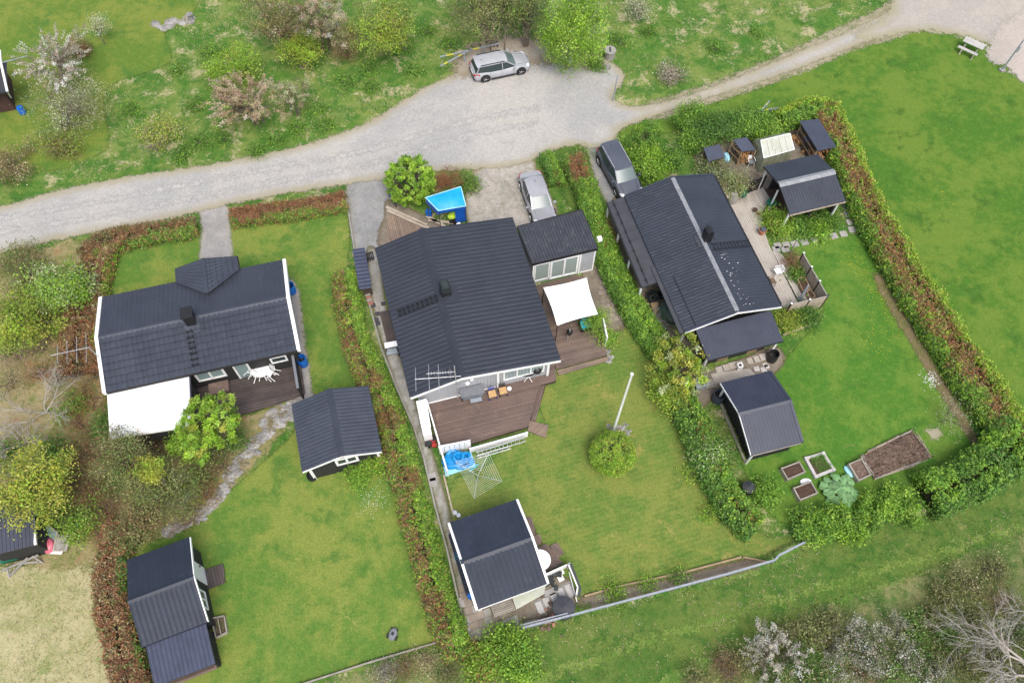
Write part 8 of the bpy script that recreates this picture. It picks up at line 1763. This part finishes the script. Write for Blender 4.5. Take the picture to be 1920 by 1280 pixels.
for (x, y, r, p) in bl:
    tw = p in ('pink', 'brown'); shrub((x, y), .4, r * .82, .45, ((p, 3), ('olive', 1), ('straw', .6)) if tw else ((p, 3), ('olive', .7), ('straw', .4)), '%s bush in the bottom right scrub, %s of its colour from the left' % (nm_[p], oo[(x, y, r, p)]), int(36 * r + 8), 26, .065, name='scrub_bush', group=BR + ', ' + nm_[p] + ' ones', asp=.25 if tw else .6, stems=3)
BB = 'small bushes below the long hedge at the bottom edge'
for (x, y, r, p) in ((800, 1235, .7, 'straw'), (760, 1250, .6, 'brown'), (840, 1255, .8, 'olive'), (720, 1262, .6, 'grey'), (895, 1262, .7, 'lime'), (870, 1215, .6, 'green')):
    shrub((x, y), .3, r, .3, ((p, 3), ('olive', 1)), nm_[p] + ' small bush below the long hedge at the bottom edge', 30, 30, .065, name='scrub_bush', group=BB + ', ' + nm_[p] + ' ones', stems=3, asp=.3)
tree('spindly_bush', 'thin pale flowering bush with bare soil patch on the right lawn', 'shrub', (1778, 780), 1.0, 1.1, .6, 60, 9, .04, (('pale', 2), ('white', 1)), .3, stems=1, trunk_r=.03)
# dandelions and daisies on the right lawn
def blooms(name, label, path, n, sd, cols, s=.045):
    P = np.array([at(*p, 0)[:2] for p in path]); t = rng.random(n) * (len(P) - 1); i = t.astype(int); f = (t - i)[:, None]; Q = P[i] * (1 - f) + P[np.minimum(i + 1, len(P) - 1)] * f + rng.normal(0, sd, (n, 2))
    o = leaves(name, np.c_[Q, np.full(n, .04)], np.tile([0, 0, 1.0], (n, 1)) + rng.normal(0, .1, (n, 3)), s * (.7 + .6 * rng.random(n)), jitter(np.tile(cols, (n, 1)), .1), None, .9, kind='stuff'); tag(o, label, 'flowers')
blooms('dandelions', 'yellow dandelions trailing across the right lawn', [(1595, 480), (1625, 520), (1650, 560), (1665, 590)], 220, .42, (.55, .48, .03), .028)
blooms('dandelions', 'scattered yellow dandelions in the middle of the right lawn', [(1625, 620), (1650, 640), (1640, 650), (1690, 625)], 90, .6, (.55, .48, .03), .028)
blooms('daisies', 'patch of white daisies near the tall hedge', [(1742, 706), (1748, 716)], 110, .3, (.75, .75, .72), .04)
blooms('daisies', 'pale daisy patch on the left lawn', [(700, 930), (704, 945)], 130, .45, (.55, .6, .45), .03)
blooms('dandelions', 'yellow flower clump between the rhubarb and the bottom shrubs', [(1616, 932), (1618, 934)], 26, .12, (.62, .55, .05), .05)
# litter on the mulched bed
q = scatter_in([(1616, 857), (1709, 811), (1741, 857), (1641, 893)], 900); kk = rng.random(900) < .45
o = leaves('mulch_litter', np.c_[q, .22 + rng.random(900) * .08], np.tile([0, 0, 1.0], (900, 1)) + rng.normal(0, .5, (900, 3)), .05 + .05 * rng.random(900), jitter(np.where(kk[:, None], np.array([.36, .29, .2]), np.array([.10, .06, .045])), .2), None, .2, kind='stuff'); tag(o, 'dry stalks and chips strewn over the large mulched bed', 'litter')
# lawn blades on the mown lawns: short grass with slight colour change
for nm, Pp, n, base in (('left', P_LEFT, 20000, (.14, .20, .04)), ('middle', P_MID, 18000, (.14, .18, .04)), ('right', P_RIGHT, 18000, (.075, .175, .025)), ('outer', P_OUTER, 18000, (.08, .165, .022)), ('upper', P_TOP, 10000, (.135, .195, .035))):
    pts = scatter_in(Pp, n, .05); cl = np.array(base) * (1 + rng.normal(0, .2, (n, 1))) * (.8 + .4 * vnoise(pts[:, 0], pts[:, 1], 1.7, 31))[:, None]
    tufts('lawn_grass_blades', pts, leafmat(), .02, .05, 2, 'short mown grass of the %s lawn' % nm, cl)
